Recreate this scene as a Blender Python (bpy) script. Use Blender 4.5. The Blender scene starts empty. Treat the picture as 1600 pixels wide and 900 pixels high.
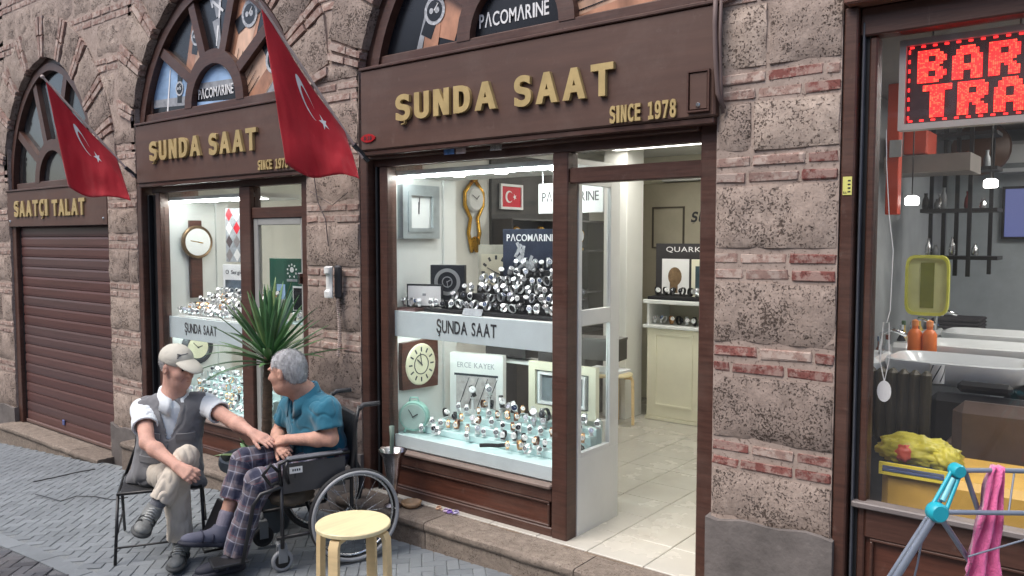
import bpy, bmesh, math, random
import numpy as np
from mathutils import Vector, Matrix, noise as mnoise
R = math.radians
rnd = random.Random(7)
SC = bpy.context.scene
COL = SC.collection
# ---------------------------------------------------------------- camera
# world: X along the shop fronts (right), Y into the shops, Z up
CAMH, YAW, PITCH, FPX = 1.8, R(38.2), R(3.52), 1253.0
cam = bpy.data.cameras.new('camera'); cam.sensor_width = 36; cam.lens = 36 * FPX / 1600
cam.clip_start = .05; cam.clip_end = 500
camo = bpy.data.objects.new('camera', cam); COL.objects.link(camo)
camo.location = (0, 0, CAMH); camo.rotation_euler = (math.pi / 2 - PITCH, 0, YAW)
SC.camera = camo
# ---------------------------------------------------------------- light
SUN_EL, SUN_AZ = R(58), R(205)          # azimuth clockwise from +Y
world = bpy.data.worlds.new('World'); SC.world = world; world.use_nodes = True
wn = world.node_tree.nodes; wl = world.node_tree.links
sky = wn.new('ShaderNodeTexSky'); sky.sky_type = 'NISHITA'; sky.sun_disc = False
sky.sun_elevation = SUN_EL; sky.sun_rotation = SUN_AZ; sky.dust_density = 3.0; sky.air_density = 1.0
wl.new(sky.outputs[0], wn['Background'].inputs[0]); wn['Background'].inputs[1].default_value = 0.13
sl = bpy.data.lights.new('sun', 'SUN'); sl.energy = 1.3; sl.angle = R(40); sl.color = (1, .96, .9)
so = bpy.data.objects.new('sun', sl); COL.objects.link(so)
sd = Vector((math.cos(SUN_EL) * math.sin(SUN_AZ), math.cos(SUN_EL) * math.cos(SUN_AZ), math.sin(SUN_EL)))
so.rotation_euler = (-sd).to_track_quat('-Z', 'Y').to_euler(); so.location = (0, -3, 12)
SC.view_settings.view_transform = 'Standard'; SC.view_settings.look = 'None'
SC.view_settings.exposure = .97; SC.view_settings.gamma = 1.0
SC.render.engine = 'CYCLES'
SC.cycles.use_denoising = True; SC.cycles.max_bounces = 8; SC.cycles.transparent_max_bounces = 16
SC.cycles.diffuse_bounces = 4; SC.cycles.glossy_bounces = 4
SC.cycles.sample_clamp_indirect = 6.0
SC.cycles.caustics_reflective = False; SC.cycles.caustics_refractive = False

# ---------------------------------------------------------------- measuring: a pixel of the photograph + a known plane -> a point of the place
_f = Vector((-math.sin(YAW) * math.cos(PITCH), math.cos(YAW) * math.cos(PITCH), -math.sin(PITCH)))
_r = Vector((math.cos(YAW), math.sin(YAW), 0)); _u = _r.cross(_f); CAM = Vector((0, 0, CAMH))
def ray(px, py): return _f + _r * ((px - 800) / FPX) - _u * ((py - 450) / FPX)
def atY(px, py, y): d = ray(px, py); return CAM + d * (y / d.y)
def atX(px, py, x): d = ray(px, py); return CAM + d * (x / d.x)
def atZ(px, py, z): d = ray(px, py); return CAM + d * ((z - CAMH) / d.z)
def atD(px, py, w): return CAM + ray(px, py) * w
def G(x):                                   # street level: falls away to the left
    return .02 * (x + 3.43) if x > -4.6 else -.0234 + .075 * (x + 4.6)

# ---------------------------------------------------------------- scene graph helpers
def wm(o):
    m = o.matrix_basis.copy()
    if o.parent: m = wm(o.parent) @ o.matrix_parent_inverse @ m
    return m
def thing(name, label, cat, loc=(0, 0, 0), rz=0, group=None):
    o = bpy.data.objects.new(name, None); COL.objects.link(o)
    o.location = loc; o.rotation_euler = (0, 0, rz); o.empty_display_size = .1
    return tag(o, label, cat, group)
def tag(o, label=None, cat=None, group=None, kind=None):
    for k, v in (('label', label), ('category', cat), ('group', group), ('kind', kind)):
        if v: o[k] = v
    return o
def link(name, me, parent=None, world=True):
    o = bpy.data.objects.new(name, me); COL.objects.link(o)
    if parent:
        o.parent = parent
        if world: o.matrix_parent_inverse = wm(parent).inverted()
    return o
def copy_tree(o, parent=None):
    c = o.copy(); COL.objects.link(c)
    if parent: c.parent = parent
    for ch in o.children: copy_tree(ch, c)
    return c

class MB:
    """collects shapes in world (or local) space; build() links them as one mesh object"""
    def __init__(s): s.v = []; s.f = []; s.T = None
    def add(s, vs, fs):
        n = len(s.v)
        if s.T is not None: vs = [s.T @ Vector(p) for p in vs]
        s.v += [tuple(p) for p in vs]; s.f += [tuple(i + n for i in f) for f in fs]; return s
    def box(s, x0, x1, y0, y1, z0, z1, b=0.0):
        if x0 > x1: x0, x1 = x1, x0
        if y0 > y1: y0, y1 = y1, y0
        if z0 > z1: z0, z1 = z1, z0
        lo, hi = (x0, y0, z0), (x1, y1, z1)
        b = min(b, .45 * min(x1 - x0, y1 - y0, z1 - z0))
        if b <= 0:
            vs = [(x, y, z) for x in (x0, x1) for y in (y0, y1) for z in (z0, z1)]
            return s.add(vs, [(0, 1, 3, 2), (4, 6, 7, 5), (0, 4, 5, 1), (2, 3, 7, 6), (0, 2, 6, 4), (1, 5, 7, 3)])
        vs = []; ix = {}
        for c in range(8):
            sg = [(c >> k) & 1 for k in range(3)]
            for a in range(3):
                p = [(hi[k] if sg[k] else lo[k]) if k == a else ((hi[k] - b) if sg[k] else (lo[k] + b)) for k in range(3)]
                ix[c, a] = len(vs); vs.append(p)
        fs = []
        for a in range(3):
            k1, k2 = [k for k in range(3) if k != a]
            for sgn in (0, 1):
                cs = [(sgn << a) | (i << k1) | (j << k2) for i, j in ((0, 0), (1, 0), (1, 1), (0, 1))]
                fs.append([ix[c, a] for c in cs])
            for i in (0, 1):
                for j in (0, 1):
                    c0 = (i << k1) | (j << k2); c1 = c0 | (1 << a)
                    fs.append([ix[c0, k1], ix[c0, k2], ix[c1, k2], ix[c1, k1]])
        for c in range(8): fs.append([ix[c, 0], ix[c, 1], ix[c, 2]])
        return s.add(vs, fs)
    def tube(s, pts, r, n=8, closed=False, caps=True, flat=1.0):
        pts = [Vector(p) for p in pts]; N = len(pts)
        rs = r if isinstance(r, (list, tuple)) else [r] * N
        vs, fs = [], []; prev = None
        for i, p in enumerate(pts):
            a = pts[(i - 1) % N] if (closed or i > 0) else p; b = pts[(i + 1) % N] if (closed or i < N - 1) else p
            t = (b - a).normalized()
            if prev is None:
                q = Vector((0, 0, 1)) if abs(t.z) < .9 else Vector((1, 0, 0)); e1 = (q - t * q.dot(t)).normalized()
            else:
                e1 = (prev - t * prev.dot(t)); e1 = e1.normalized() if e1.length > 1e-6 else t.orthogonal().normalized()
            prev = e1; e2 = t.cross(e1)
            for k in range(n):
                an = 2 * math.pi * k / n; vs.append(p + (e1 * math.cos(an) + e2 * math.sin(an) * flat) * rs[i])
        for i in range(N if closed else N - 1):
            j = (i + 1) % N
            for k in range(n): fs.append((i * n + k, i * n + (k + 1) % n, j * n + (k + 1) % n, j * n + k))
        if caps and not closed: fs.append(tuple(range(n))[::-1]); fs.append(tuple((N - 1) * n + k for k in range(n)))
        return s.add(vs, fs)
    def lathe(s, prof, c=(0, 0, 0), n=24, M=None):
        vs, fs = [], []
        for r_, z in prof:
            for k in range(n):
                a = 2 * math.pi * k / n; p = Vector((r_ * math.cos(a), r_ * math.sin(a), z))
                if M is not None: p = M @ p
                vs.append(p + Vector(c))
        for i in range(len(prof) - 1):
            for k in range(n): fs.append((i * n + k, i * n + (k + 1) % n, (i + 1) * n + (k + 1) % n, (i + 1) * n + k))
        if prof[0][0] > 1e-6: fs.append(tuple(range(n))[::-1])
        if prof[-1][0] > 1e-6: fs.append(tuple((len(prof) - 1) * n + k for k in range(n)))
        return s.add(vs, fs)
    def prism(s, poly, y0, y1):                 # poly in (x,z), extruded along Y
        n = len(poly); vs = [(x, y0, z) for x, z in poly] + [(x, y1, z) for x, z in poly]
        return s.add(vs, [tuple(range(n)), tuple(range(2 * n - 1, n - 1, -1))] + [(i, i + n, (i + 1) % n + n, (i + 1) % n) for i in range(n)])
    def ball(s, c, r, n=12, m=8):
        if not isinstance(r, (tuple, list)): r = (r, r, r)
        vs, fs = [], []
        for i in range(m + 1):
            th = math.pi * i / m
            for k in range(n):
                a = 2 * math.pi * k / n
                vs.append((c[0] + r[0] * math.sin(th) * math.cos(a), c[1] + r[1] * math.sin(th) * math.sin(a), c[2] + r[2] * math.cos(th)))
        for i in range(m):
            for k in range(n): fs.append((i * n + k, i * n + (k + 1) % n, (i + 1) * n + (k + 1) % n, (i + 1) * n + k))
        return s.add(vs, fs)
    def ring(s, inner, outer, y0, y1, closed=True):   # two matching (x,z) outlines -> a flat band with thickness
        n = len(inner); vs = []
        for y in (y0, y1): vs += [(x, y, z) for x, z in inner] + [(x, y, z) for x, z in outer]
        fs = []
        for i in range(n if closed else n - 1):
            j = (i + 1) % n
            fs += [(i, j, n + j, n + i), (2 * n + i, 3 * n + i, 3 * n + j, 2 * n + j), (i, 2 * n + i, 2 * n + j, j), (n + i, n + j, 3 * n + j, 3 * n + i)]
        if not closed:
            fs += [(0, n, 3 * n, 2 * n), (n - 1, 3 * n - 1, 4 * n - 1, 2 * n - 1)]
        return s.add(vs, fs)
    def mesh(s, name, m, smooth=False, recalc=True):
        me = bpy.data.meshes.new(name); me.from_pydata(s.v, [], s.f)
        if recalc:
            bm = bmesh.new(); bm.from_mesh(me)
            bmesh.ops.remove_doubles(bm, verts=bm.verts, dist=1e-5)
            bmesh.ops.recalc_face_normals(bm, faces=bm.faces); bm.to_mesh(me); bm.free()
        if m: me.materials.append(m)
        if smooth == 'auto':
            me.polygons.foreach_set('use_smooth', [True] * len(me.polygons)); me.set_sharp_from_angle(angle=R(40))
        elif smooth: me.polygons.foreach_set('use_smooth', [True] * len(me.polygons))
        me.update(); return me
    def build(s, name, m, parent=None, smooth=False, world=True, recalc=True):
        return link(name, s.mesh(name, m, smooth, recalc), parent, world)
def B(*a, **k): return MB().box(*a, **k)

# ---------------------------------------------------------------- materials
MATS = {}
def node_mat(name):
    m = bpy.data.materials.new(name); m.use_nodes = True; nt = m.node_tree
    return m, nt, nt.nodes['Principled BSDF']
def srgb(*c): return tuple((x / 255 / 12.92 if x < 10.3 else ((x / 255 + .055) / 1.055) ** 2.4) for x in c) + (1,)
def mat(name, col, rough=.55, metal=0., var=.18, scale=6., stretch=(1, 1, 1), bump=0., bscale=40., coat=0., emit=0., spec=.5, detail=4., sheen=0., coords='pos', sub=0., dust=0., dcol=(150, 136, 126), thin=0.):
    if name in MATS: return MATS[name]
    m, nt, p = node_mat(name); N, L = nt.nodes, nt.links
    if len(col) == 3: col = tuple(col) + (1,)
    if coords == 'pos': src = N.new('ShaderNodeNewGeometry').outputs['Position']
    else: src = N.new('ShaderNodeTexCoord').outputs['Object']
    mp = N.new('ShaderNodeMapping'); mp.inputs['Scale'].default_value = stretch; L.new(src, mp.inputs[0])
    if var > 0:
        t = N.new('ShaderNodeTexNoise'); t.inputs['Scale'].default_value = scale; t.inputs['Detail'].default_value = detail; t.inputs['Roughness'].default_value = .62
        L.new(mp.outputs[0], t.inputs['Vector'])
        rp = N.new('ShaderNodeMapRange'); rp.inputs[1].default_value = .3; rp.inputs[2].default_value = .7
        L.new(t.outputs[0], rp.inputs[0])
        mx = N.new('ShaderNodeMix'); mx.data_type = 'RGBA'
        mx.inputs[6].default_value = tuple(c * (1 - var) for c in col[:3]) + (1,); mx.inputs[7].default_value = tuple(min(1, c * (1 + var)) for c in col[:3]) + (1,)
        L.new(rp.outputs[0], mx.inputs[0]); L.new(mx.outputs[2], p.inputs['Base Color'])
        rr = N.new('ShaderNodeMapRange'); rr.inputs[3].default_value = max(0, rough - .08); rr.inputs[4].default_value = min(1, rough + .1)
        L.new(t.outputs[0], rr.inputs[0]); L.new(rr.outputs[0], p.inputs['Roughness'])
    else:
        p.inputs['Base Color'].default_value = col; p.inputs['Roughness'].default_value = rough
    if dust:                                  # old dust, scuffs and hand marks with shapes of their own
        g0 = N.new('ShaderNodeNewGeometry').outputs['Position']; msk = None
        for sc_, lo_, hi_, st_ in ((2.1, .50, .78, (1, 1, 1)), (14, .60, .74, (1, 1, 1)), (9, .66, .72, (6, 6, .5))):
            m3 = N.new('ShaderNodeMapping'); m3.inputs['Scale'].default_value = st_; L.new(g0, m3.inputs[0])
            t3 = N.new('ShaderNodeTexNoise'); t3.inputs['Scale'].default_value = sc_; t3.inputs['Detail'].default_value = 8; t3.inputs['Roughness'].default_value = .7; L.new(m3.outputs[0], t3.inputs['Vector'])
            r3 = N.new('ShaderNodeMapRange'); r3.inputs[1].default_value = lo_; r3.inputs[2].default_value = hi_; r3.inputs[4].default_value = dust; L.new(t3.outputs[0], r3.inputs[0])
            if msk is None: msk = r3.outputs[0]
            else: mm_ = N.new('ShaderNodeMath'); mm_.operation = 'MAXIMUM'; L.new(msk, mm_.inputs[0]); L.new(r3.outputs[0], mm_.inputs[1]); msk = mm_.outputs[0]
        x3 = N.new('ShaderNodeMix'); x3.data_type = 'RGBA'; L.new(msk, x3.inputs[0]); x3.inputs[7].default_value = srgb(*dcol)
        if var > 0: L.new(mx.outputs[2], x3.inputs[6])
        else: x3.inputs[6].default_value = col
        L.new(x3.outputs[2], p.inputs['Base Color'])
    if thin:                                  # cloth that lets some light through
        tb = N.new('ShaderNodeBsdfTranslucent'); tb.inputs[0].default_value = col; ms = N.new('ShaderNodeMixShader'); ms.inputs[0].default_value = thin
        L.new(p.outputs[0], ms.inputs[1]); L.new(tb.outputs[0], ms.inputs[2]); L.new(ms.outputs[0], N['Material Output'].inputs[0])
    p.inputs['Metallic'].default_value = metal; p.inputs['Specular IOR Level'].default_value = spec
    p.inputs['Coat Weight'].default_value = coat; p.inputs['Sheen Weight'].default_value = sheen
    if sub: p.inputs['Subsurface Weight'].default_value = sub; p.inputs['Subsurface Radius'].default_value = (.012, .005, .003)
    if bump > 0:
        t2 = N.new('ShaderNodeTexNoise'); t2.inputs['Scale'].default_value = bscale; t2.inputs['Detail'].default_value = 5
        L.new(mp.outputs[0], t2.inputs['Vector'])
        bp = N.new('ShaderNodeBump'); bp.inputs['Strength'].default_value = bump; bp.inputs['Distance'].default_value = .01
        L.new(t2.outputs[0], bp.inputs['Height']); L.new(bp.outputs[0], p.inputs['Normal'])
    if emit: p.inputs['Emission Color'].default_value = col; p.inputs['Emission Strength'].default_value = emit
    MATS[name] = m; return m
def glass(name='glass', tint=(1, 1, 1), ior=1.5, dirt=.02, dcol=(.7, .72, .72)):
    if name in MATS: return MATS[name]
    m, nt, p = node_mat(name); N, L = nt.nodes, nt.links; N.remove(p)
    tr = N.new('ShaderNodeBsdfTransparent'); tr.inputs[0].default_value = tint + (1,)
    gl = N.new('ShaderNodeBsdfGlossy'); gl.inputs['Roughness'].default_value = .03
    lw = N.new('ShaderNodeLayerWeight'); lw.inputs[0].default_value = .5
    pw = N.new('ShaderNodeMath'); pw.operation = 'POWER'; pw.inputs[1].default_value = 5; L.new(lw.outputs['Facing'], pw.inputs[0])
    f0 = ((ior - 1) / (ior + 1)) ** 2
    fr = N.new('ShaderNodeMapRange'); fr.inputs[3].default_value = f0; fr.inputs[4].default_value = 1; L.new(pw.outputs[0], fr.inputs[0])
    mx = N.new('ShaderNodeMixShader'); L.new(fr.outputs[0], mx.inputs[0]); L.new(tr.outputs[0], mx.inputs[1]); L.new(gl.outputs[0], mx.inputs[2])
    df = N.new('ShaderNodeBsdfDiffuse'); df.inputs[0].default_value = dcol + (1,)
    g = N.new('ShaderNodeNewGeometry'); t = N.new('ShaderNodeTexNoise'); t.inputs['Scale'].default_value = 2.2; t.inputs['Detail'].default_value = 6
    L.new(g.outputs['Position'], t.inputs['Vector'])
    mr = N.new('ShaderNodeMapRange'); mr.inputs[1].default_value = .45; mr.inputs[2].default_value = .8; mr.inputs[3].default_value = dirt * .4; mr.inputs[4].default_value = dirt * 2
    L.new(t.outputs[0], mr.inputs[0])
    m2 = N.new('ShaderNodeMixShader'); L.new(mr.outputs[0], m2.inputs[0]); L.new(mx.outputs[0], m2.inputs[1]); L.new(df.outputs[0], m2.inputs[2])
    L.new(m2.outputs[0], N['Material Output'].inputs[0]); MATS[name] = m; return m
def emis(name, col, s):
    if name in MATS: return MATS[name]
    m, nt, p = node_mat(name); p.inputs['Base Color'].default_value = tuple(col) + (1,); p.inputs['Emission Color'].default_value = tuple(col) + (1,); p.inputs['Emission Strength'].default_value = s
    MATS[name] = m; return m
def stone_mat(name, light, dark, pit=.55, scale=1.0, holes=.35, smear=None):
    m, nt, p = node_mat(name); N, L = nt.nodes, nt.links
    g = N.new('ShaderNodeNewGeometry').outputs['Position']
    def noi(sc, det, rough=.6):
        t = N.new('ShaderNodeTexNoise'); t.inputs['Scale'].default_value = sc * scale; t.inputs['Detail'].default_value = det; t.inputs['Roughness'].default_value = rough
        L.new(g, t.inputs['Vector']); return t.outputs[0]
    def rng(v, a, b, c=0, d=1):
        r = N.new('ShaderNodeMapRange'); r.inputs[1].default_value = a; r.inputs[2].default_value = b; r.inputs[3].default_value = c; r.inputs[4].default_value = d
        L.new(v, r.inputs[0]); return r.outputs[0]
    def mix(f, a, b, mode='MIX'):
        x = N.new('ShaderNodeMix'); x.data_type = 'RGBA'; x.blend_type = mode
        for s_, v in ((0, f), (6, a), (7, b)):
            if isinstance(v, (tuple, float, int)): x.inputs[s_].default_value = v
            else: L.new(v, x.inputs[s_])
        return x.outputs[2]
    def math_(op, x, y):
        n_ = N.new('ShaderNodeMath'); n_.operation = op
        for i_, v in enumerate((x, y)):
            if isinstance(v, (int, float)): n_.inputs[i_].default_value = v
            else: L.new(v, n_.inputs[i_])
        return n_.outputs[0]
    lp = noi(3.6, 5, .65); patch = rng(lp, .35, .65)
    # fine pits, crowding together in weathered patches; a few deep holes; smears of lime
    fine = math_('ADD', noi(95, 4, .7), math_('MULTIPLY', math_('SUBTRACT', noi(8, 4, .7), .5), -holes))
    pits = rng(fine, .44, .35); deep = rng(math_('ADD', noi(26, 5, .72), math_('MULTIPLY', math_('SUBTRACT', lp, .5), holes * .7)), .66, .74)
    mid = tuple(l * .62 + d * .38 for l, d in zip(light[:3], dark[:3])) + (1,)
    c = mix(patch, light, mid); c = mix(rng(noi(22, 6, .7), .4, .65), tuple(x * .86 for x in mid[:3]) + (1,), c)
    c = mix(pits, c, tuple(d * .62 for d in dark[:3]) + (1,)); c = mix(deep, c, tuple(d * .28 for d in dark[:3]) + (1,))
    if smear: c = mix(rng(noi(17, 5, .7), .46, .56), c, smear)
    oi = N.new('ShaderNodeObjectInfo').outputs['Random']; c = mix(1.0, c, mix(oi, (.80, .78, .77, 1), (1.10, 1.08, 1.05, 1)), 'MULTIPLY')
    L.new(c, p.inputs['Base Color']); p.inputs['Roughness'].default_value = .95; p.inputs['Specular IOR Level'].default_value = .15
    h = math_('ADD', math_('MULTIPLY', pits, -.6), math_('MULTIPLY', deep, -1.0)); h = math_('ADD', h, math_('MULTIPLY', noi(40, 5, .7), .5))
    bp = N.new('ShaderNodeBump'); bp.inputs['Strength'].default_value = pit; bp.inputs['Distance'].default_value = .012
    L.new(h, bp.inputs['Height']); L.new(bp.outputs[0], p.inputs['Normal'])
    MATS[name] = m; return m

WOOD = mat('stained_wood', srgb(77, 50, 41), .45, dust=.2, var=.28, scale=3, stretch=(1.5, 1.5, 22), bump=.08, bscale=9)
WOODH = mat('stained_wood_rail', srgb(77, 50, 41), .45, dust=.2, var=.28, scale=3, stretch=(1.5, 22, 22), bump=.08, bscale=9)
SIGNW = mat('sign_board_wood', srgb(87, 62, 52), .55, dust=.16, var=.14, scale=2.5, stretch=(.7, 7, 7), bump=.04, bscale=8)
PANELW = mat('panel_wood', srgb(86, 50, 38), .42, dust=.2, var=.3, scale=3, stretch=(1.2, 20, 20), bump=.08, bscale=8)
BLACK = mat('black_rail', (.012, .012, .014), .5, var=.1)
GLASS = glass('window_glass', dirt=.015)
GLASSD = glass('door_glass', dirt=.01)
WHITEP = mat('white_laminate', (.70, .71, .69), .45, var=.04, scale=3, dust=.10, dcol=(150, 146, 138))
WHITEW = mat('white_wall', (.72, .72, .68), .8, var=.04, scale=2)
GOLD = mat('gold_letter', srgb(192, 168, 116), .45, metal=.3, var=.14, scale=9, dust=.15, dcol=(130, 112, 90))
GOLDM = mat('gold_metal', srgb(220, 170, 70), .25, metal=1., var=.1)
STEEL = mat('steel', (.62, .63, .64), .25, metal=1., var=.08, scale=30)
CHROME = mat('chrome', (.75, .76, .78), .12, metal=1., var=.05)
DARK = mat('dark_print', (.02, .022, .028), .4, var=.15)
MORTAR = stone_mat('lime_mortar', srgb(182, 166, 157), srgb(140, 124, 115), .3, .6, .1)
STONE = stone_mat('pitted_stone', srgb(184, 168, 158), srgb(116, 102, 94), .9, 1.0, .55)
STONE2 = stone_mat('pale_pitted_stone', srgb(192, 176, 165), srgb(124, 109, 100), .9, .85, .4)
BRICKR = stone_mat('red_brick', srgb(146, 96, 90), srgb(116, 72, 68), .4, 1.0, .2, srgb(164, 138, 130))
BRICKD = stone_mat('dusty_brick', srgb(170, 144, 135), srgb(140, 113, 105), .4, 1.0, .2, srgb(182, 166, 157))
CEMENT = mat('grey_cement', srgb(112, 106, 103), .95, var=.25, scale=5, bump=.5, bscale=26, dust=.35, dcol=(158, 150, 144), spec=.15, detail=8)
STEPM = stone_mat('worn_step_stone', srgb(156, 145, 135), srgb(104, 93, 85), .6, 1.5, .3)

# ---------------------------------------------------------------- lettering
_tc = {}
def _font():
    try:
        import os
        return bpy.data.fonts.load(os.path.join(bpy.utils.system_resource('DATAFILES'), 'fonts', 'DejaVuSansMono.woff2'))
    except Exception: return None
FONT = _font()                               # a typeface that ships with Blender; built-in face as fallback
def glyph(s, off=.0, ext=.02, bev=0., res=3):
    key = (s, off, ext, bev)
    if key in _tc: return _tc[key]
    if s == 'I':                              # a plain stem
        hi, lo = caph(off); w = .075 + off; mb = MB().box(0, 2 * w, lo, hi, -ext, ext); _tc[key] = ([tuple(p) for p in mb.v], mb.f); return _tc[key]
    c = bpy.data.curves.new('t', 'FONT'); c.body = s; c.size = 1; c.font = FONT if (FONT and off >= .02 ) else c.font; c.offset = off; c.extrude = ext; c.bevel_depth = bev; c.resolution_u = res
    o = bpy.data.objects.new('t', c); COL.objects.link(o); bpy.context.view_layer.update()
    dg = bpy.context.evaluated_depsgraph_get(); me = bpy.data.meshes.new_from_object(o.evaluated_get(dg))
    v = [tuple(p.co) for p in me.vertices]; f = [tuple(p.vertices) for p in me.polygons]
    bpy.data.objects.remove(o); bpy.data.curves.remove(c); bpy.data.meshes.remove(me)
    _tc[key] = (v, f); return v, f
CAPH = None
def caph(off):
    v, _ = glyph('H', off); return max(p[1] for p in v), min(p[1] for p in v)
def letters(s, x0, x1, z0, h, y, m, parent, depth=.02, off=.03, gap=.10, space=.42, one=False, M=None, name='letter', shear=0.):
    """the word s between x0 and x1, capitals h tall standing on z0, front face depth in front of y; one object a letter (or one in all)"""
    hi, lo = caph(off); run = 0; items = []
    for ch in s:
        if ch == ' ': run += space; continue
        v, f = glyph(ch, off); a = min(p[0] for p in v); b = max(p[0] for p in v)
        items.append((run - a, v, f)); run += b - a + gap
    run -= gap; sx = (x1 - x0) / run; sz = h / (hi - lo); allmb = MB(); out = []
    for dx, v, f in items:
        mb = allmb if one else MB()
        vs = []
        for p in v:
            q = Vector((x0 + (p[0] + dx) * sx, y - (depth if p[2] > 0 else 0.0), z0 + (p[1] - lo) * sz))
            q.x += shear * (q.z - z0)
            vs.append(M @ q if M is not None else q)
        mb.add(vs, f)
        if not one: out.append(mb.build(name, m, parent, recalc=False))
    if one: out.append(allmb.build(name, m, parent, recalc=False))
    return out
# ================================================================ street
PAVE_J = stone_mat('paver_joint_sand', srgb(134, 139, 142), srgb(108, 113, 116), .2, .7, .1)
PAVE_D = stone_mat('dark_joint_sand', srgb(128, 130, 134), srgb(84, 86, 90), .2, .7, .1)
PAVE = [mat('slate_paver_%d' % i, srgb(*c), .8, var=.14, scale=3, bump=.25, bscale=70, dust=.34, dcol=(142, 148, 152), spec=.3, detail=8) for i, c in enumerate([(119, 124, 128), (124, 129, 133), (115, 120, 124)])]
PAVB = [mat('charcoal_paver_%d' % i, srgb(*c), .8, var=.2, scale=4, bump=.3, bscale=60, dust=.2, spec=.3, detail=8) for i, c in enumerate([(72, 73, 78), (82, 83, 88), (64, 65, 70)])]
def sheet(name, x0, x1, y0, y1, dz, m, nx=60):
    mb = MB(); xs = [x0 + (x1 - x0) * i / nx for i in range(nx + 1)]
    vs = [(x, y, G(x) + dz) for x in xs for y in (y0, y1)]
    mb.add(vs, [(2 * i, 2 * i + 2, 2 * i + 3, 2 * i + 1) for i in range(nx)])
    return mb.build(name, m)
BANDY = 1.90
ground = tag(sheet('ground', -40, 30, -30, 3.4, -.030, PAVE_J, 140), kind='structure')
pav = tag(sheet('pavement', -16, 8, BANDY, 3.36, -.0055, PAVE_J), kind='structure')
road = tag(sheet('road', -16, 8, -6, BANDY, -.007, PAVE_D), kind='structure')
# herringbone setts, laid at 45 degrees to the shop fronts
def setts(parent, ylo, yhi, xlo, xhi, mats, L=.136, W=.068, rot=R(45), near=300, gap=.0048, name='paver'):
    c, s = math.cos(rot), math.sin(rot); cells = []
    n = int(24 / W)
    for i in range(-n, n):
        for j in range(-n, n):
            k = (i - j) % 4
            if k == 0: cells.append((i * W, j * W, 2 * W, W))
            elif k == 3: cells.append((i * W, j * W, W, 2 * W))
    out = []
    for (u, v, lu, lv) in cells:
        cu, cv = u + lu / 2, v + lv / 2; x = cu * c - cv * s - 4; y = cu * s + cv * c + 2.2
        if not (xlo < x < xhi and ylo + .075 < y < yhi - .075): continue
        w = (Vector((x, y, G(x))) - CAM).dot(_f)
        if w < 1: continue
        q = Vector((x, y, G(x))) - CAM; px = 800 + FPX * q.dot(_r) / w; py = 450 - FPX * q.dot(_u) / w
        out.append((not (-40 < px < 1640 and py < 960), w, x, y, lu, lv))
    out.sort(); meshes = {}; stuff = [MB(), MB(), MB()]
    def one(mb, lu, lv, M):
        g = gap; mb.T = M; mb.box(-lu / 2 + g / 2, lu / 2 - g / 2, -lv / 2 + g / 2, lv / 2 - g / 2, -.02, .0, .003); mb.T = None
    cnt = 0
    for off, w, x, y, lu, lv in out:
        k = rnd.randrange(3); sl = .02 if x > -4.6 else .075
        M = Matrix.Translation((x, y, G(x) + rnd.uniform(-.0012, .0012))) @ Matrix.Rotation(-math.atan(sl), 4, 'Y') @ Matrix.Rotation(rot + rnd.gauss(0, .012), 4, 'Z') @ Matrix.Rotation(rnd.gauss(0, .004), 4, 'X')
        if not off and cnt < near:
            key = (round(lu, 3), k)
            if key not in meshes:
                mb = MB(); one(mb, lu, lv, Matrix.Identity(4)); meshes[key] = mb.mesh(name, mats[k])
            o = link(name, meshes[key], parent, False); o.matrix_basis = M; cnt += 1
        else: one(stuff[k], lu, lv, M)
    for k in range(3):
        if stuff[k].v: tag(stuff[k].build('far_pavers', mats[k], parent, recalc=False), kind='stuff')
setts(pav, BANDY, 3.36, -12, -.8, PAVE)
setts(road, -.5, BANDY, -9.5, -2.0, PAVB, rot=R(45))
for i in range(30):
    x0 = -13 + i * .45; kb = MB(); vs = []
    for x in (x0 + .004, x0 + .446):
        for y in (BANDY - .05, BANDY + .05):
            for z in (-.05, .002): vs.append((x, y, G(x) + z))
    kb.add(vs, [(0, 1, 3, 2), (4, 6, 7, 5), (0, 4, 5, 1), (2, 3, 7, 6), (0, 2, 6, 4), (1, 5, 7, 3)]); kb.build('border_stone', PAVE[i % 3], pav)
# dark crack lines of the pavement by the shutter, laid on as thin tubes
mb = MB(); pts = [atZ(px, py, G(atZ(px, py, -.15).x) + .006) for px, py in ((52, 753), (90, 745), (120, 738), (149, 733))]
mb.tube(pts, .005, 6); tag(mb.build('cable', BLACK), 'short dark crack line running across the paving before the closed shutter', 'cable')
mb = MB(); pts = [atZ(px, py, G(atZ(px, py, -.12).x) + .005) for px, py in ((55, 772), (75, 777), (95, 783), (120, 775), (150, 776), (175, 781), (200, 777))]
mb.tube(pts, .0035, 6); tag(mb.build('cable', BLACK), 'thin crooked dark crack line on the paving behind the folding chair', 'cable')

# ================================================================ stone building
BAY = [dict(x0=-3.98, x1=-1.55, c=-2.765, w=1.215, zs=2.63, zb=2.945), dict(x0=-6.86, x1=-4.53, c=-5.72, w=1.19, zs=2.55, zb=2.855), dict(x0=-9.63, x1=-7.40, c=-8.64, w=1.07, zs=2.31, zb=2.385)]
AH = 1.28
def arch(b, x, grow=0.):
    r_ = abs(x - b['c']) / (b['w'] + grow)
    return b['zs'] + (AH + grow) * max(0., 1 - r_ ** 1.8) ** .5
def arch_pts(b, grow=0., n=40, z0=None):
    pts = []
    for i in range(n + 1):
        t = -1 + 2 * i / n; x = math.sin(t * math.pi / 2)
        X = b['c'] + (b['w'] + grow) * x; pts.append((X, arch(b, X, grow)))
    if z0 is not None: pts = [(x, max(z, z0)) for x, z in pts]
    return pts
YS = 3.45
bld = thing('stone_building', 'old arcaded building of pitted stone blocks and thin brick courses', 'building', (-5, 3.6, 0))
core = MB()
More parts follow.
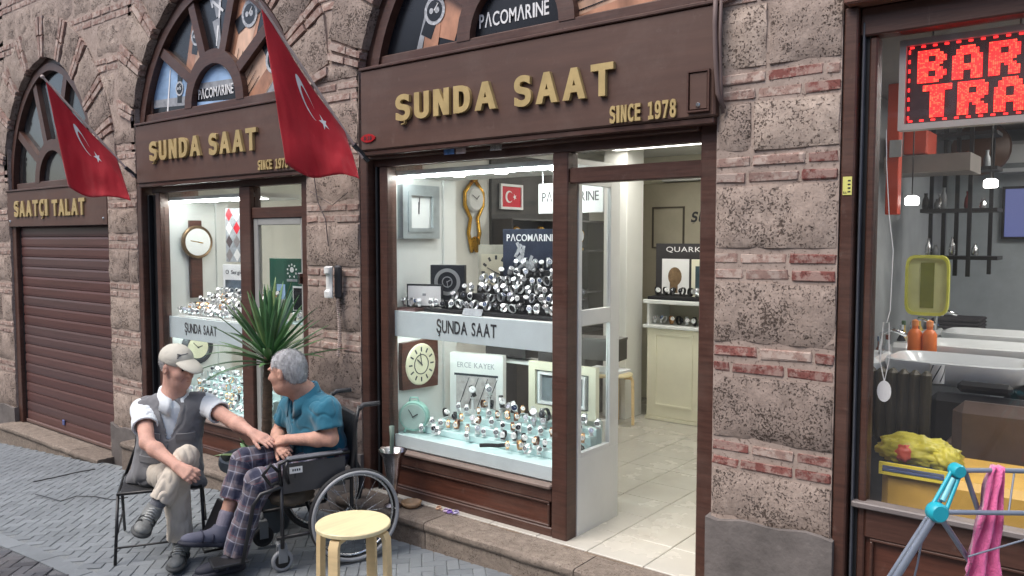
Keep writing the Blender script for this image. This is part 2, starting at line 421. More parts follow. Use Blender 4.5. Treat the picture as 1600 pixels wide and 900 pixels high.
PIERS = [(-1.55, -1.0), (-4.53, -3.98), (-7.40, -6.86), (-10.6, -9.63)]
for a, b in PIERS: core.box(a + .004, b - .004, YS + .022, YS + .6, G((a + b) / 2) - .1, 4.6)
for bay in BAY:
    x0, x1 = bay['x0'], bay['x1']; ap = arch_pts(bay, .02, 40)
    vs = []; fs = []
    ap = [(x0 - .0, bay['zs'])] + ap + [(x1, bay['zs'])]
    n = len(ap)
    for x, z in ap: vs += [(x, YS + .022, z), (x, YS + .022, 4.6), (x, YS + .3, z)]
    for i in range(n - 1): fs += [(3 * i, 3 * i + 3, 3 * i + 4, 3 * i + 1), (3 * i, 3 * i + 2, 3 * i + 5, 3 * i + 3)]
    core.add(vs, fs)
core.box(-1.0, 3.2, YS + .022, YS + .3, 2.98, 4.6)
core.build('mortar_core', MORTAR, bld)
core = MB().box(-10.7, 3.3, YS - .02, 8.2, 4.61, 6.5); core.build('upper_wall', STONE2, bld)
def rock(x0, x1, z0, z1, yf, m, seed, poly=None, amp=.010, name='stone_block'):
    """one rough block: front grid pushed in and out, edges worn back"""
    W, H = x1 - x0, z1 - z0; nx = max(3, int(W / .045)); nz = max(3, int(H / .045)); vs = []; fs = []
    for i in range(nx + 1):
        for j in range(nz + 1):
            u, v = i / nx, j / nz
            if poly: (ax, az), (bx, bz), (cx, cz), (dx, dz) = poly; x = (ax * (1 - u) + bx * u) * (1 - v) + (dx * (1 - u) + cx * u) * v; z = (az * (1 - u) + bz * u) * (1 - v) + (dz * (1 - u) + cz * u) * v
            else: x, z = x0 + W * u, z0 + H * v
            e = min(min(u, 1 - u) * W, min(v, 1 - v) * H)
            p = Vector((x * 3.1 + seed * 7.3, seed * 1.7, z * 3.1))
            d = mnoise.fractal(p * 2.2, 1, 2, 4) * amp + mnoise.noise(p * 7) * amp * .7
            edge = .014 * max(0, 1 - e / .03) ** 2
            if i in (0, nx) or j in (0, nz):
                x += mnoise.noise(p * 3 + Vector((9, 0, 0))) * .006; z += mnoise.noise(p * 3 + Vector((0, 9, 0))) * .006
            vs.append((x, yf + .004 + d + edge, z))
    k = lambda i, j: i * (nz + 1) + j
    for i in range(nx):
        for j in range(nz): fs.append((k(i, j), k(i + 1, j), k(i + 1, j + 1), k(i, j + 1)))
    bd = [k(i, 0) for i in range(nx)] + [k(nx, j) for j in range(nz)] + [k(i, nz) for i in range(nx, 0, -1)] + [k(0, j) for j in range(nz, 0, -1)]
    n0 = len(vs)
    for b in bd: vs.append((vs[b][0], yf + .09, vs[b][2]))
    nb = len(bd)
    for i in range(nb): fs.append((bd[i], n0 + i, n0 + (i + 1) % nb, bd[(i + 1) % nb]))
    mb = MB(); mb.add(vs, fs)
    return mb.build(name, m, bld, smooth='auto', recalc=False)
def brick(x0, x1, z0, z1, yf, m, tilt=0.):
    mb = MB(); j = lambda s=.004: rnd.uniform(-s, s)
    mb.box(x0, x1, yf + rnd.uniform(0, .007), yf + .08, z0, z1, .004)
    cx, cz = (x0 + x1) / 2, (z0 + z1) / 2; a = rnd.gauss(tilt, .012); ca, sa = math.cos(a), math.sin(a)
    mb.v = [(cx + (x - cx) * ca - (z - cz) * sa + j(.004), y + j(.002), cz + (x - cx) * sa + (z - cz) * ca + j(.004)) for x, y, z in mb.v]
    mb.build('brick', m, bld)
sd_ = 0
def pier(a, b, shift, ztop, base, red=()):
    global sd_
    bands = [z + shift for z in (.75, 1.19, 1.615, 2.045, 2.41, 2.83, 3.25, 3.67, 4.09)]
    zc = base
    # cement skirt
    mb = MB(); nx = 10; vs = []; fs = []
    gz = G((a + b) / 2)
    for i in range(nx + 1):
        x = a - .012 + (b - a + .024) * i / nx; zt = base + .05 * mnoise.noise(Vector((x * 5, 3, shift)))
        vs += [(x, YS - .004, gz - .08), (x, YS - .008, zt), (x, YS + .05, zt + .004)]
    for i in range(nx): fs += [(3 * i, 3 * i + 3, 3 * i + 4, 3 * i + 1), (3 * i + 1, 3 * i + 4, 3 * i + 5, 3 * i + 2)]
    vs += [(a - .012, YS + .5, gz - .08), (a - .012, YS + .5, base), (b + .012, YS + .5, gz - .08), (b + .012, YS + .5, base)]
    q = len(vs) - 4; fs += [(0, 1, q + 1, q), (3 * nx, q + 2, q + 3, 3 * nx + 1)]
    mb.add(vs, fs); mb.build('cement_skirt', CEMENT, bld)
    for zb in bands + [99]:
        z1 = min(zb - .012, ztop)
        if z1 - zc > .06:
            cut = [a] + ([a + (b - a) * rnd.uniform(.3, .7)] if rnd.random() < .3 else []) + [b]
            for p0, p1 in zip(cut[:-1], cut[1:]):
                sd_ += 1; rock(p0 + .008, p1 - .008, zc, z1, YS, STONE if rnd.random() < .7 else STONE2, sd_)
        if zb > ztop - .1: break
        for r_ in range(2):
            z0 = zb + r_ * .072; x = a + .01 - (rnd.uniform(0, .12))
            while x < b - .02:
                w_ = rnd.uniform(.16, .25); p0, p1 = max(x, a + .008), min(x + w_, b - .008)
                if p1 - p0 > .035:
                    isred = (zb - shift) in red and rnd.random() < .6 or (p1 > b - .1 and rnd.random() < .5 and red)
                    brick(p0, p1, z0 + .006, z0 + .048, YS + (.012 if isred else .013), BRICKR if isred else BRICKD)
                x += w_ + .016
        zc = zb + .145
pier(-1.55, -1.0, 0., 4.55, .52, red=(.75, 1.19))
pier(-4.53, -3.98, -.14, 2.95, .38); pier(-7.40, -6.86, -.34, 2.75, .10); pier(-10.55, -9.63, -.42, 2.6, -.05)
# arches: wedge stones with pairs of bricks standing between them
for bi, b in enumerate(BAY):
    pts = arch_pts(b, .0, 160); L = [0]
    for p, q in zip(pts[:-1], pts[1:]): L.append(L[-1] + math.hypot(q[0] - p[0], q[1] - p[1]))
    def along(s, off):
        i = min(range(len(L) - 1), key=lambda k: abs(L[k] - s)); i = max(1, min(len(pts) - 2, i))
        tx, tz = pts[i + 1][0] - pts[i - 1][0], pts[i + 1][1] - pts[i - 1][1]; l = math.hypot(tx, tz); nx, nz = -tz / l, tx / l
        f = (s - L[i]) / max(1e-6, L[i + 1] - L[i]); f = max(-1, min(1, f))
        return pts[i][0] + (pts[i + 1][0] - pts[i][0]) * f + nx * off, pts[i][1] + (pts[i + 1][1] - pts[i][1]) * f + nz * off
    s = .02; tot = L[-1]; turn = 0
    lo = -1e9 if bi == 2 else None
    mid0 = {0: -4.255, 1: -7.13, 2: -10.4}[bi]; mid1 = {0: -1.28, 1: -4.255, 2: -7.13}[bi]
    while s < tot - .03:
        ln = (.24 + rnd.uniform(-.03, .05)) if turn % 3 == 0 else .052
        e = min(s + ln, tot - .005)
        q = [along(s + .007, .004), along(e - .007, .004), along(e - .007, .40), along(s + .007, .40)]
        q = [(min(max(x, mid0 + .01), mid1 - .01), z) for x, z in q]
        cz = sum(p[1] for p in q) / 4; turn += 1
        wq = math.hypot(q[1][0] - q[0][0], q[1][1] - q[0][1]); hq = math.hypot(q[3][0] - q[0][0], q[3][1] - q[0][1])
        if hq > .12 and cz < 4.5 and cz > b['zs'] + .25:
            sd_ += 1
            if ln > .1: rock(0, wq, 0, hq, YS - .012, STONE2 if rnd.random() < .6 else STONE, sd_, poly=q, name='arch_stone')
            else:
                h2 = .5 + rnd.uniform(-.08, .08)
                for a0, a1 in ((0, h2 - .02), (h2 + .02, 1)):
                    pp = [tuple(q[0][k] + (q[3][k] - q[0][k]) * a0 for k in (0, 1)), tuple(q[1][k] + (q[2][k] - q[1][k]) * a0 for k in (0, 1)), tuple(q[1][k] + (q[2][k] - q[1][k]) * a1 for k in (0, 1)), tuple(q[0][k] + (q[3][k] - q[0][k]) * a1 for k in (0, 1))]
                    MB().prism(pp, YS - .008 + rnd.uniform(0, .006), YS + .06).build('brick', BRICKD, bld)
        s = e + .004
# spandrels between the arches
def inside(x, z, grow):
    for b in BAY:
        if abs(x - b['c']) < b['w'] + grow and z < arch(b, x, grow): return True
    return False
z = 2.55; row = 0
while z < 4.55:
    h = .30 if row % 2 == 0 else .0
    if h:
        x = -10.6 + rnd.uniform(0, .2)
        while x < -1.6:
            w_ = rnd.uniform(.3, .55); cs = [(x, z), (x + w_, z), (x, z + h), (x + w_, z + h), (x + w_ / 2, z), (x + w_ / 2, z + h)]
            ring_ok = not all(inside(p, q, .36) for p, q in cs); open_ok = not any(inside(p, q, .10) for p, q in cs)
            inpier = any(a - .02 < x + w_ * k < b + .02 and z < zt for (a, b), zt in zip(PIERS, (4.6, 2.95, 2.75, 2.6)) for k in (0, .5, 1))
            if ring_ok and open_ok and not inpier:
                sd_ += 1; rock(x + .007, x + w_ - .007, z + .006, z + h - .006, YS + .008, STONE if rnd.random() < .6 else STONE2, sd_)
            x += w_
        z += h
    else:
        for r_ in range(2):
            x = -10.6 + rnd.uniform(0, .2)
            while x < -1.6:
                w_ = rnd.uniform(.17, .26); zz = z + r_ * .066
                ok = all(not inside(p, zz + .02, .10) for p in (x, x + w_)) and not all(inside(p, zz + .02, .36) for p in (x, x + w_))
                inpier = any(a - .02 < x + w_ * k < b + .02 and zz < zt for (a, b), zt in zip(PIERS, (4.6, 2.95, 2.75, 2.6)) for k in (0, .5, 1))
                if ok and not inpier: brick(x + .008, x + w_ - .008, zz + .008, zz + .056, YS + .012, BRICKD)
                x += w_
        z += .135
    row += 1
# ---------------------------------------------------------------- door steps
def step(x0, x1, zt, yf, label, nos=.03):
    t = thing('door_step', label, 'step', ((x0 + x1) / 2, yf, G((x0 + x1) / 2)))
    cut = [x0]
    while cut[-1] < x1 - .8: cut.append(cut[-1] + rnd.uniform(.7, 1.1))
    cut.append(x1)
    for a, b in zip(cut[:-1], cut[1:]):
        n = 24; prof = [(yf + .012, -.30), (yf + .012, -.055), (yf + .002, -.048), (yf - .004, -.03), (yf, -.010), (yf + .012, -.001), (yf + .03, .0), (YS + .2, .0)]
        vs = []; fs = []
        for i in range(n + 1):
            x = a + .003 + (b - a - .006) * i / n
            for y, z in prof:
                d = mnoise.fractal(Vector((x * 5, y * 9, z * 9 + x0)), 1, 2, 3) * .006
                vs.append((x, y + d, zt + z + (d * .5 if z > -.02 else 0)))
        m = len(prof)
        for i in range(n):
            for j in range(m - 1): fs.append((i * m + j, (i + 1) * m + j, (i + 1) * m + j + 1, i * m + j + 1))
        fs += [tuple(range(m)), tuple(n * m + j for j in range(m))[::-1]]
        MB().add(vs, fs).build('step_stone', STEPM, t, smooth='auto', recalc=True)
step(-3.99, -1.54, .16, 3.25, 'worn grey stone step under the open watch shop door')
step(-6.88, -4.52, .05, 3.27, 'worn stone step behind the plant pot and seated men')
step(-9.66, -7.36, -.20, 3.29, 'pale stone step below the closed brown shutter')
step(-.99, 3.0, .2, 3.40, 'low stone step under the barber window')
# ================================================================ shop fronts
SKIN_AD = mat('printed_skin', srgb(206, 168, 142), .3, var=.45, scale=4.5, stretch=(1, 1, .5))
SKIN_AD2 = mat('printed_warm_skin', srgb(176, 128, 102), .3, var=.55, scale=5, stretch=(1, 1, .6))
NIGHT = mat('printed_black', (.012, .013, .017), .25, var=.2, scale=3)
BLUEG = mat('printed_pale_blue', srgb(150, 180, 215), .3, var=.5, scale=2.2, stretch=(.6, 1, 1.6))
PRW = mat('print_white', (.8, .8, .8), .5, var=.02)
PRG = mat('print_grey', (.3, .31, .33), .4, var=.3, scale=20)
PRINTD = mat('print_dark_lettering', (.03, .03, .035), .5, var=0)
PWATCH = mat('printed_watch_silver', (.45, .46, .48), .3, var=.5, scale=60)
def disc(mb, cx, cz, r, y, n=24, rx=1., d=.0015):
    pts = [(cx + r * rx * math.cos(2 * math.pi * k / n), cz + r * math.sin(2 * math.pi * k / n)) for k in range(n)]
    return mb.prism(pts, y, y + d)
def poly_in(pts, ok):                         # keep a printed outline inside its pane
    return [p for p in pts if ok(*p)]
def clip(poly, pane):                         # Sutherland-Hodgman against a convex pane
    def area(p): return sum(p[i][0] * p[(i + 1) % len(p)][1] - p[(i + 1) % len(p)][0] * p[i][1] for i in range(len(p)))
    if area(pane) < 0: pane = pane[::-1]
    out = list(poly)
    for i in range(len(pane)):
        a, b = pane[i], pane[(i + 1) % len(pane)]; inp, out = out, []
        if not inp: return []
        f = lambda p: (b[0] - a[0]) * (p[1] - a[1]) - (b[1] - a[1]) * (p[0] - a[0])
        for k in range(len(inp)):
            p, q = inp[k - 1], inp[k]; fp, fq = f(p), f(q)
            if fq >= 0:
                if fp < 0: t = fp / (fp - fq); out.append((p[0] + (q[0] - p[0]) * t, p[1] + (q[1] - p[1]) * t))
                out.append(q)
            elif fp >= 0: t = fp / (fp - fq); out.append((p[0] + (q[0] - p[0]) * t, p[1] + (q[1] - p[1]) * t))
    return out
def fanlight(t, b, ads, y=3.55, cxo=0.):
    zb, c = b['zb'], b['c'] + cxo
    lo = arch_pts(b, -.12, 48); hi = arch_pts(b, .015, 48)
    fr = MB().ring([(x, max(z, b['zs'])) for x, z in lo], [(x, max(z, b['zs'])) for x, z in hi], y - .03, y + .05, closed=False).build('arch_frame', WOOD, t)
    b2 = arch_pts(b, -.05, 48); MB().ring([(x, z) for x, z in lo], [(x, z) for x, z in b2], y - .045, y - .028, closed=False).build('arch_bead', WOOD, t)
    B(b['x0'] + .1, b['x1'] - .1, y - .032, y + .05, zb - .12, zb, b=.006).build('fanlight_rail', WOODH, t)
    # small inner arch
    ir = [(c + .31 * math.cos(math.pi * k / 20), zb - .01 + .31 * math.sin(math.pi * k / 20)) for k in range(21)]
    orr = [(c + .41 * math.cos(math.pi * k / 20), zb - .01 + .42 * math.sin(math.pi * k / 20)) for k in range(21)]
    MB().ring(ir, orr, y - .036, y + .05, closed=False).build('inner_arch', WOOD, t)
    def hit(an):                               # from the inner arch out to the arch frame
        for k in range(400):
            r_ = .41 + k * .005; x, z = c + r_ * math.cos(an), zb + r_ * math.sin(an)
            if abs(x - b['c']) > b['w'] - .12 or z > arch(b, x, -.12): return x, z
        return x, z
    angs = [R(0), R(33), R(70), R(110), R(147), R(180)]
    for an in angs[1:-1]:
        x1, z1 = hit(an); x0, z0 = c + .39 * math.cos(an), zb + .40 * math.sin(an); nx, nz = -math.sin(an) * .042, math.cos(an) * .042
        e = .03; x1 += math.cos(an) * e; z1 += math.sin(an) * e
        MB().prism([(x0 - nx, z0 - nz), (x1 - nx, z1 - nz), (x1 + nx, z1 + nz), (x0 + nx, z0 + nz)], y - .033, y + .05).build('glazing_bar', WOOD, t)
    panes = [[(c + .34 * math.cos(math.pi * k / 16), zb - .005 + .34 * math.sin(math.pi * k / 16)) for k in range(17)]]
    for a0, a1 in zip(angs[:-1], angs[1:]):
        inner = [(c + .38 * math.cos(a0 + (a1 - a0) * k / 6), zb + .38 * math.sin(a0 + (a1 - a0) * k / 6)) for k in range(7)]
        outer = [hit(a0 + (a1 - a0) * k / 8) for k in range(9)]
        outer = [(x + .02 * math.cos(math.atan2(z - zb, x - c)), z + .02 * math.sin(math.atan2(z - zb, x - c))) for x, z in outer]
        panes.append(inner + outer[::-1])
    for i, pl in enumerate(panes):
        if not ads: MB().prism(pl, y + .012, y + .018).build('fanlight_pane', GLASSF, t); continue
        kind = ads[i]
        po = MB().prism(pl, y + .014, y + .020).build('fanlight_pane', {'n': NIGHT, 'b': BLUEG, 's': SKIN_AD, 'g': PRG}[kind[0]], t)
        cx = sum(p[0] for p in pl) / len(pl); cz = sum(p[1] for p in pl) / len(pl); q = y + .0135
        convex = pl if i == 0 else None
        for sh in kind[1]:
            m, pts = sh; pts = [(cx + dx, cz + dz) for dx, dz in pts]
            hull = pl if i == 0 else [pl[0], pl[6]] + pl[7:]
            ang = lambda p: math.atan2(p[1] - cz, p[0] - cx)
            cp = clip(pts, hull)
            if len(cp) > 2: q -= .0012; MB().prism(cp, q, q + .001).build('printed_shape', m, po)
        if 't' in kind[2:]:
            letters('PΛCOMΛRINE', c - .275, c + .215, zb + .055, .078, q - .001, PRW, po, depth=.002, off=.012, gap=.09, one=True, name='lettering')
def circ(x, z, r, n=20, rx=1.): return [(x + r * rx * math.cos(2 * math.pi * k / n), z + r * math.sin(2 * math.pi * k / n)) for k in range(n)]
def band(x0, z0, x1, z1, w0, w1):
    l = math.hypot(x1 - x0, z1 - z0); nx, nz = -(z1 - z0) / l, (x1 - x0) / l
    return [(x0 - nx * w0, z0 - nz * w0), (x1 - nx * w1, z1 - nz * w1), (x1 + nx * w1, z1 + nz * w1), (x0 + nx * w0, z0 + nz * w0)]
def wprint(x, z, r, ang=0):                   # a printed wrist watch: strap, case, dial, ticks
    c, s = math.cos(ang), math.sin(ang)
    return [(NIGHT, band(x - c * r * 1.9, z - s * r * 1.9, x + c * r * 1.9, z + s * r * 1.9, r * .55, r * .55)), (PWATCH, circ(x, z, r)), (NIGHT, circ(x, z, r * .74)), (PWATCH, circ(x + r * .25, z, r * .22)), (PWATCH, circ(x - r * .28, z, r * .2)), (PRW, band(x, z, x + .4 * r, z + .45 * r, r * .05, r * .03))]
GLASSF = glass('fanlight_glass', tint=(.5, .52, .55), ior=1.7, dirt=.10, dcol=(.35, .36, .38))
# pane order: inner, right low, right middle, top, left middle, left low
def fingers(x, z, ang, L_=.2, sp=.03, n=3):
    c, s = math.cos(ang), math.sin(ang); return [(NIGHT, band(x - s * sp * k, z + c * sp * k, x - s * sp * k * 1.25 + c * L_, z + c * sp * k * 1.25 + s * L_, .0035, .0015)) for k in range(n)]
ADS1 = [('n', [(PRG, band(-.12, .25, .05, .29, .006, .004))], 't'),
        ('g', [(SKIN_AD, band(-.45, -.12, .25, .0, .20, .16)), (SKIN_AD2, band(-.4, -.25, .3, -.14, .05, .05)), (BLUEG, band(.3, -.3, .5, .2, .09, .09))] + fingers(-.3, -.16, .15, .32, .05)),
        ('s', [(NIGHT, band(-.3, .3, .3, .2, .1, .1))]), ('n', [(PRG, band(-.1, .3, .1, -.3, .08, .03))]),
        ('n', [(SKIN_AD2, band(-.1, -.3, .2, .3, .12, .1))] + wprint(0, 0, .12, .5)),
        ('n', [(SKIN_AD2, band(.12, -.15, .28, .34, .10, .13)), (SKIN_AD, band(.28, .12, .36, .24, .03, .02)), (PRG, band(-.14, -.40, .02, .1, .03, .012)), (SKIN_AD2, band(-.02, -.4, .05, -.05, .06, .06))] + wprint(.06, .02, .085, 1.1))]
ADS2 = [('b', [(NIGHT, band(-.4, -.10, .4, -.14, .05, .06)), (PRG, band(-.4, -.03, .4, -.07, .02, .03)), (PRW, circ(.12, .1, .05))], 't'),
        ('g', [(SKIN_AD, band(-.45, -.32, .30, .30, .17, .12)), (SKIN_AD2, band(-.45, -.40, .20, .10, .07, .05)), (NIGHT, band(.18, -.3, .5, .3, .12, .2))] + fingers(-.28, -.18, .7, .2, .045) + wprint(.06, .04, .10, 2.2)),
        ('n', [(SKIN_AD2, band(-.28, -.55, .15, .5, .16, .19)), (SKIN_AD, band(-.22, -.5, .2, .45, .08, .11))] + fingers(-.10, -.36, 1.1, .2, .045) + wprint(.04, .1, .10, .4)),
        ('n', [(PRW, band(-.12, .3, -.05, .1, .02, .01)), (PRG, band(-.03, .3, .03, .02, .05, .03)), (PRW, band(.08, .3, .04, 0, .02, .01)), (PRG, band(.0, .0, .04, -.25, .05, .02)), (PRW, band(-.05, .15, .1, .05, .012, .01)), (PRW, band(.03, -.05, .0, -.2, .012, .006))]),
        ('n', [(SKIN_AD2, band(.05, -.4, .25, .45, .16, .10)), (SKIN_AD, band(.1, -.3, .22, .1, .06, .05))] + wprint(.12, .05, .075, 1.3)),
        ('b', [(NIGHT, band(-.4, -.22, .5, -.26, .08, .1)), (PRG, band(-.4, -.1, .5, -.14, .03, .04)), (PRW, band(-.1, -.3, -.02, .15, .012, .006))] + wprint(.12, -.02, .06, 1.5))]
def panel_under(t, x0, x1, z0, z1, y=3.52):
    """wooden stall riser: rails, a recessed board and its bead"""
    h = z1 - z0
    B(x0, x1, y - .004, y + .06, z1 - h * .27, z1, b=.006).build('rail', WOODH, t)
    B(x0, x1, y - .004, y + .06, z0, z0 + h * .2, b=.006).build('rail', WOODH, t)
    B(x0, x1, y + .022, y + .05, z0 + h * .2, z1 - h * .27).build('riser_board', PANELW, t)
    a, b = z0 + h * .2, z1 - h * .27
    for zz in (a, b - .014): B(x0 + .02, x1 - .02, y - .001, y + .024, zz, zz + .014, b=.004).build('bead', WOODH, t)
    for xx in (x0 + .02, x1 - .034): B(xx, xx + .014, y - .001, y + .024, a + .014, b - .014, b=.004).build('bead', WOOD, t)
def post(t, x0, x1, z0, z1, y0=3.52, y1=3.60, m=None, name='post', b=.006): return B(x0, x1, y0, y1, z0, z1, b=b).build(name, m or WOOD, t)
def sunda_front(S, lab):
    t = thing('storefront', lab, 'shop front', (S['c'], 3.52, S['z0']))
    x0, x1, wl, wr, ml, dr = S['x0'], S['x1'], S['wl'], S['wr'], S['ml'], S['dr']; zt, zb, z0 = S['zt'], S['zb'], S['z0']; zh = S['sb']
    post(t, x0 + .005, x0 + .075, z0, zh, 3.47, 3.60); post(t, x0 + .077, wl - .075, z0, zh - .09, 3.55, 3.60, BLACK, 'shutter_rail', 0); post(t, x0 + .10, x0 + .118, z0, zh - .09, 3.51, 3.55, BLACK, 'shutter_rail')
    post(t, wl - .073, wl, z0, zt, 3.515, 3.60)
    post(t, wr, ml, z0, zt, 3.51, 3.61); post(t, dr, x1 - .003, z0, zh, 3.505, 3.61)
    B(wl - .15, dr, 3.525, 3.60, zt, zh + .02, b=.004).build('head_rail', WOODH, t)
    B(wl - .16, dr + .0, 3.48, 3.524, zt + .045, zh - .002, b=.006).build('shutter_slot', WOODH, t)
    B(ml, dr, 3.525, 3.60, S['tr'] - .08, S['tr'], b=.005).build('transom_rail', WOODH, t)
    B(wl, wr, 3.548, 3.556, zb, zt).build('window_pane', GLASS, t)
    B(ml, dr, 3.548, 3.556, S['tr'], zt).build('transom_pane', GLASS, t)
    B(wl - .07, wr, 3.495, 3.56, zb - .022, zb, b=.006).build('sill', mat('worn_sill', srgb(120, 104, 96), .6, var=.2), t)
    panel_under(t, wl, wr, z0, zb - .022)
    # sign board
    sb = MB().box(S['sx0'], S['sx1'], 3.42, 3.54, zh, S['st'], b=.008).build('sign_board', SIGNW, t)
    B(S['sx0'] + .01, S['sx1'] - .01, 3.432, 3.50, zh - .03, zh - .001, b=.004).build('bottom_lip', WOODH, sb)
    B(S['sx0'] - .006, S['sx1'] + .006, 3.41, 3.55, S['st'], S['st'] + .018, b=.004).build('top_lip', WOODH, sb)
    for w_, a, b, z, h in S['words']: letters(w_, a, b, z, h, 3.419, GOLD, sb, depth=S.get('ld', .022), off=.033, gap=.11, name='letter')
    for a_, b_ in ((x0 + .002, x0 + .16), (x1 - .16, x1 - .002)): B(a_, b_, 3.545, 3.60, zh + .022, S['bay']['zs'] + .45, b=.004).build('side_board', WOOD, t)
    B(x0 - .005, x1 + .005, 3.606, 3.625, zh + .022, 3.95).build('back_board', WOODH, t)
    fanlight(t, S['bay'], S['ads'])
    return t, sb
S1 = dict(x0=-3.98, x1=-1.55, wl=-3.77, wr=-2.49, ml=-2.39, dr=-1.64, zt=2.255, zb=.455, z0=.162, sb=2.35, st=2.845, sx0=-3.905, sx1=-1.535, tr=2.17, c=-2.77, bay=BAY[0], ads=ADS1,
          words=[('ŞUNDA', -3.565, -2.785, 2.505, .152), ('SAAT', -2.66, -2.05, 2.498, .158)])
S2 = dict(x0=-6.86, x1=-4.53, wl=-6.56, wr=-5.39, ml=-5.25, dr=-4.63, zt=2.19, zb=.335, z0=.052, sb=2.265, st=2.75, sx0=-6.755, sx1=-4.455, tr=2.03, c=-5.7, bay=BAY[1], ads=ADS2,
          words=[('ŞUNDA', -6.49, -5.72, 2.44, .155), ('SAAT', -5.60, -4.99, 2.432, .160)])
front1, board1 = sunda_front(S1, 'middle shop front with open glass door, gold letters and brown wooden frame')
front2, board2 = sunda_front(S2, 'brown wooden watch shop front behind the two seated men')
letters('SINCE 1978', -2.075, -1.72, 2.362, .082, 3.419, GOLD, board1, depth=.012, off=.03, gap=.09, name='letter')
letters('SINCE 1978', -4.99, -4.64, 2.288, .068, 3.419, GOLD, board2, depth=.012, off=.03, gap=.09, name='letter')
# small hatch with a lock at the right end of the sign
hatch = B(-1.655, -1.568, 3.411, 3.4195, 2.385, 2.55, b=.003).build('lock_hatch', SIGNW, board1)
MB().ring([(-1.658, 2.382), (-1.565, 2.382), (-1.565, 2.553), (-1.658, 2.553)], [(-1.666, 2.374), (-1.557, 2.374), (-1.557, 2.561), (-1.666, 2.561)], 3.405, 3.4195).build('hatch_frame', WOOD, hatch)
MB().lathe([(0, .008), (.008, .008), (.011, .004), (.012, 0)], (-1.612, 3.411, 2.405), 14, Matrix.Rotation(R(90), 4, 'X')).build('lock', STEEL, hatch)
# cable down the edge of the sign
mb = MB(); mb.tube([(-1.530, 3.405, 2.93), (-1.532, 3.40, 2.75), (-1.526, 3.40, 2.6), (-1.522, 3.42, 2.45), (-1.50, 3.44, 2.38)], .011, 8)
mb.tube([(-1.512, 3.42, 2.93), (-1.511, 3.41, 2.7), (-1.508, 3.42, 2.5), (-1.505, 3.44, 2.36)], .008, 8)
mb.build('cable', mat('sign_cable', srgb(110, 92, 88), .6, var=.1), board1, smooth=True)
# house-number plate and stickers
np_ = MB().prism([(-3.885 + .055 + .06 * math.cos(a) * (1 if abs(math.cos(a)) < .9 else 1.1), 2.425 + .026 * math.sin(a)) for a in [k * math.pi / 12 for k in range(24)]], 3.412, 3.4185).build('number_plate', mat('red_enamel', srgb(168, 30, 34), .3, var=.1), board1)
letters('8-10', -3.865, -3.795, 2.413, .024, 3.4115, PRINTD, np_, depth=.001, off=.02, one=True, name='lettering')
for (a, b, c, d, m) in ((-3.245, -3.165, 2.290, 2.325, mat('blue_sticker', srgb(90, 140, 200), .4, var=.4, scale=30)), (-3.15, -3.075, 2.289, 2.327, mat('pale_sticker', srgb(190, 176, 172), .5, var=.25, scale=30)), (-2.89, -2.81, 2.290, 2.328, mat('grey_sticker', srgb(160, 156, 150), .5, var=.5, scale=60))):
    B(a, b, 3.4775, 3.4795, c, d).build('sticker', m, front1)
# closed glass door of the left shop
dt = S2['tr'] - .08
for a, b, c, d in ((-5.245, -5.19, .06, dt), (-4.68, -4.635, .06, dt), (-5.19, -4.68, dt - .05, dt), (-5.19, -4.68, .06, .34)):
    B(a, b, 3.535, 3.57, c, d, b=.004).build('door_frame', mat('pale_metal', srgb(176, 176, 172), .4, metal=.3, var=.05), front2)
B(-5.19, -4.68, 3.549, 3.556, .34, dt - .05).build('door_pane', GLASSD, front2)
hd = MB(); hd.box(-4.665, -4.645, 3.49, 3.535, 1.48, 1.56, b=.004); hd.build('door_handle', STEEL, front2)
# ---------------------------------------------------------------- far shop with the roller shutter
ft = thing('storefront', 'closed far left shop front with lowered brown roller shutter', 'shop front', (-8.5, 3.52, -.2))
post(ft, -9.625, -9.53, -.2, 1.93, 3.49, 3.60); post(ft, -9.528, -9.50, -.2, 1.93, 3.53, 3.60, BLACK, 'shutter_rail', 0); post(ft, -7.47, -7.405, -.2, 1.93, 3.50, 3.60)
sb3 = B(-9.665, -7.40, 3.465, 3.56, 1.925, 2.30, b=.006).build('sign_board', SIGNW, ft)
B(-9.67, -7.395, 3.455, 3.57, 2.30, 2.318, b=.003).build('top_lip', WOODH, sb3)
for xx in (-9.60, -7.47): MB().lathe([(0, .008), (.012, .006), (.014, 0)], (xx, 3.465, 1.985), 12, Matrix.Rotation(R(90), 4, 'X')).build('bolt', STEEL, sb3)
letters('SAATÇI', -9.45, -8.62, 2.03, .165, 3.464, GOLD, sb3, depth=.014, off=.035, gap=.10, name='letter'); letters('TALAT', -8.52, -7.81, 2.025, .160, 3.464, GOLD, sb3, depth=.014, off=.035, gap=.08, name='letter')
fanlight(ft, BAY[2], None)
for a_, b_ in ((-9.628, -9.50), (-7.52, -7.402)): B(a_, b_, 3.565, 3.60, 2.302, 2.75, b=.004).build('side_board', WOOD, ft)
B(-9.6, -7.45, 3.62, 3.63, 2.3, 3.7).build('dark_room_board', mat('dim_room', srgb(96, 90, 88), .8, var=.35, scale=1.5), ft)
SHUT = [mat('shutter_brown_%d' % i, srgb(*c), .42, metal=.1, var=.14, scale=2, stretch=(.6, 4, 9)) for i, c in enumerate([(98, 68, 64), (92, 60, 56), (90, 66, 64)])]
n = 20; zt, zb = 1.925, -.165; h = (zt - zb) / n; sm = {}
prof = [(0, .0), (-.010, .006), (-.014, .25), (-.014, .75), (-.010, .93), (0, .97), (.004, 1.0)]
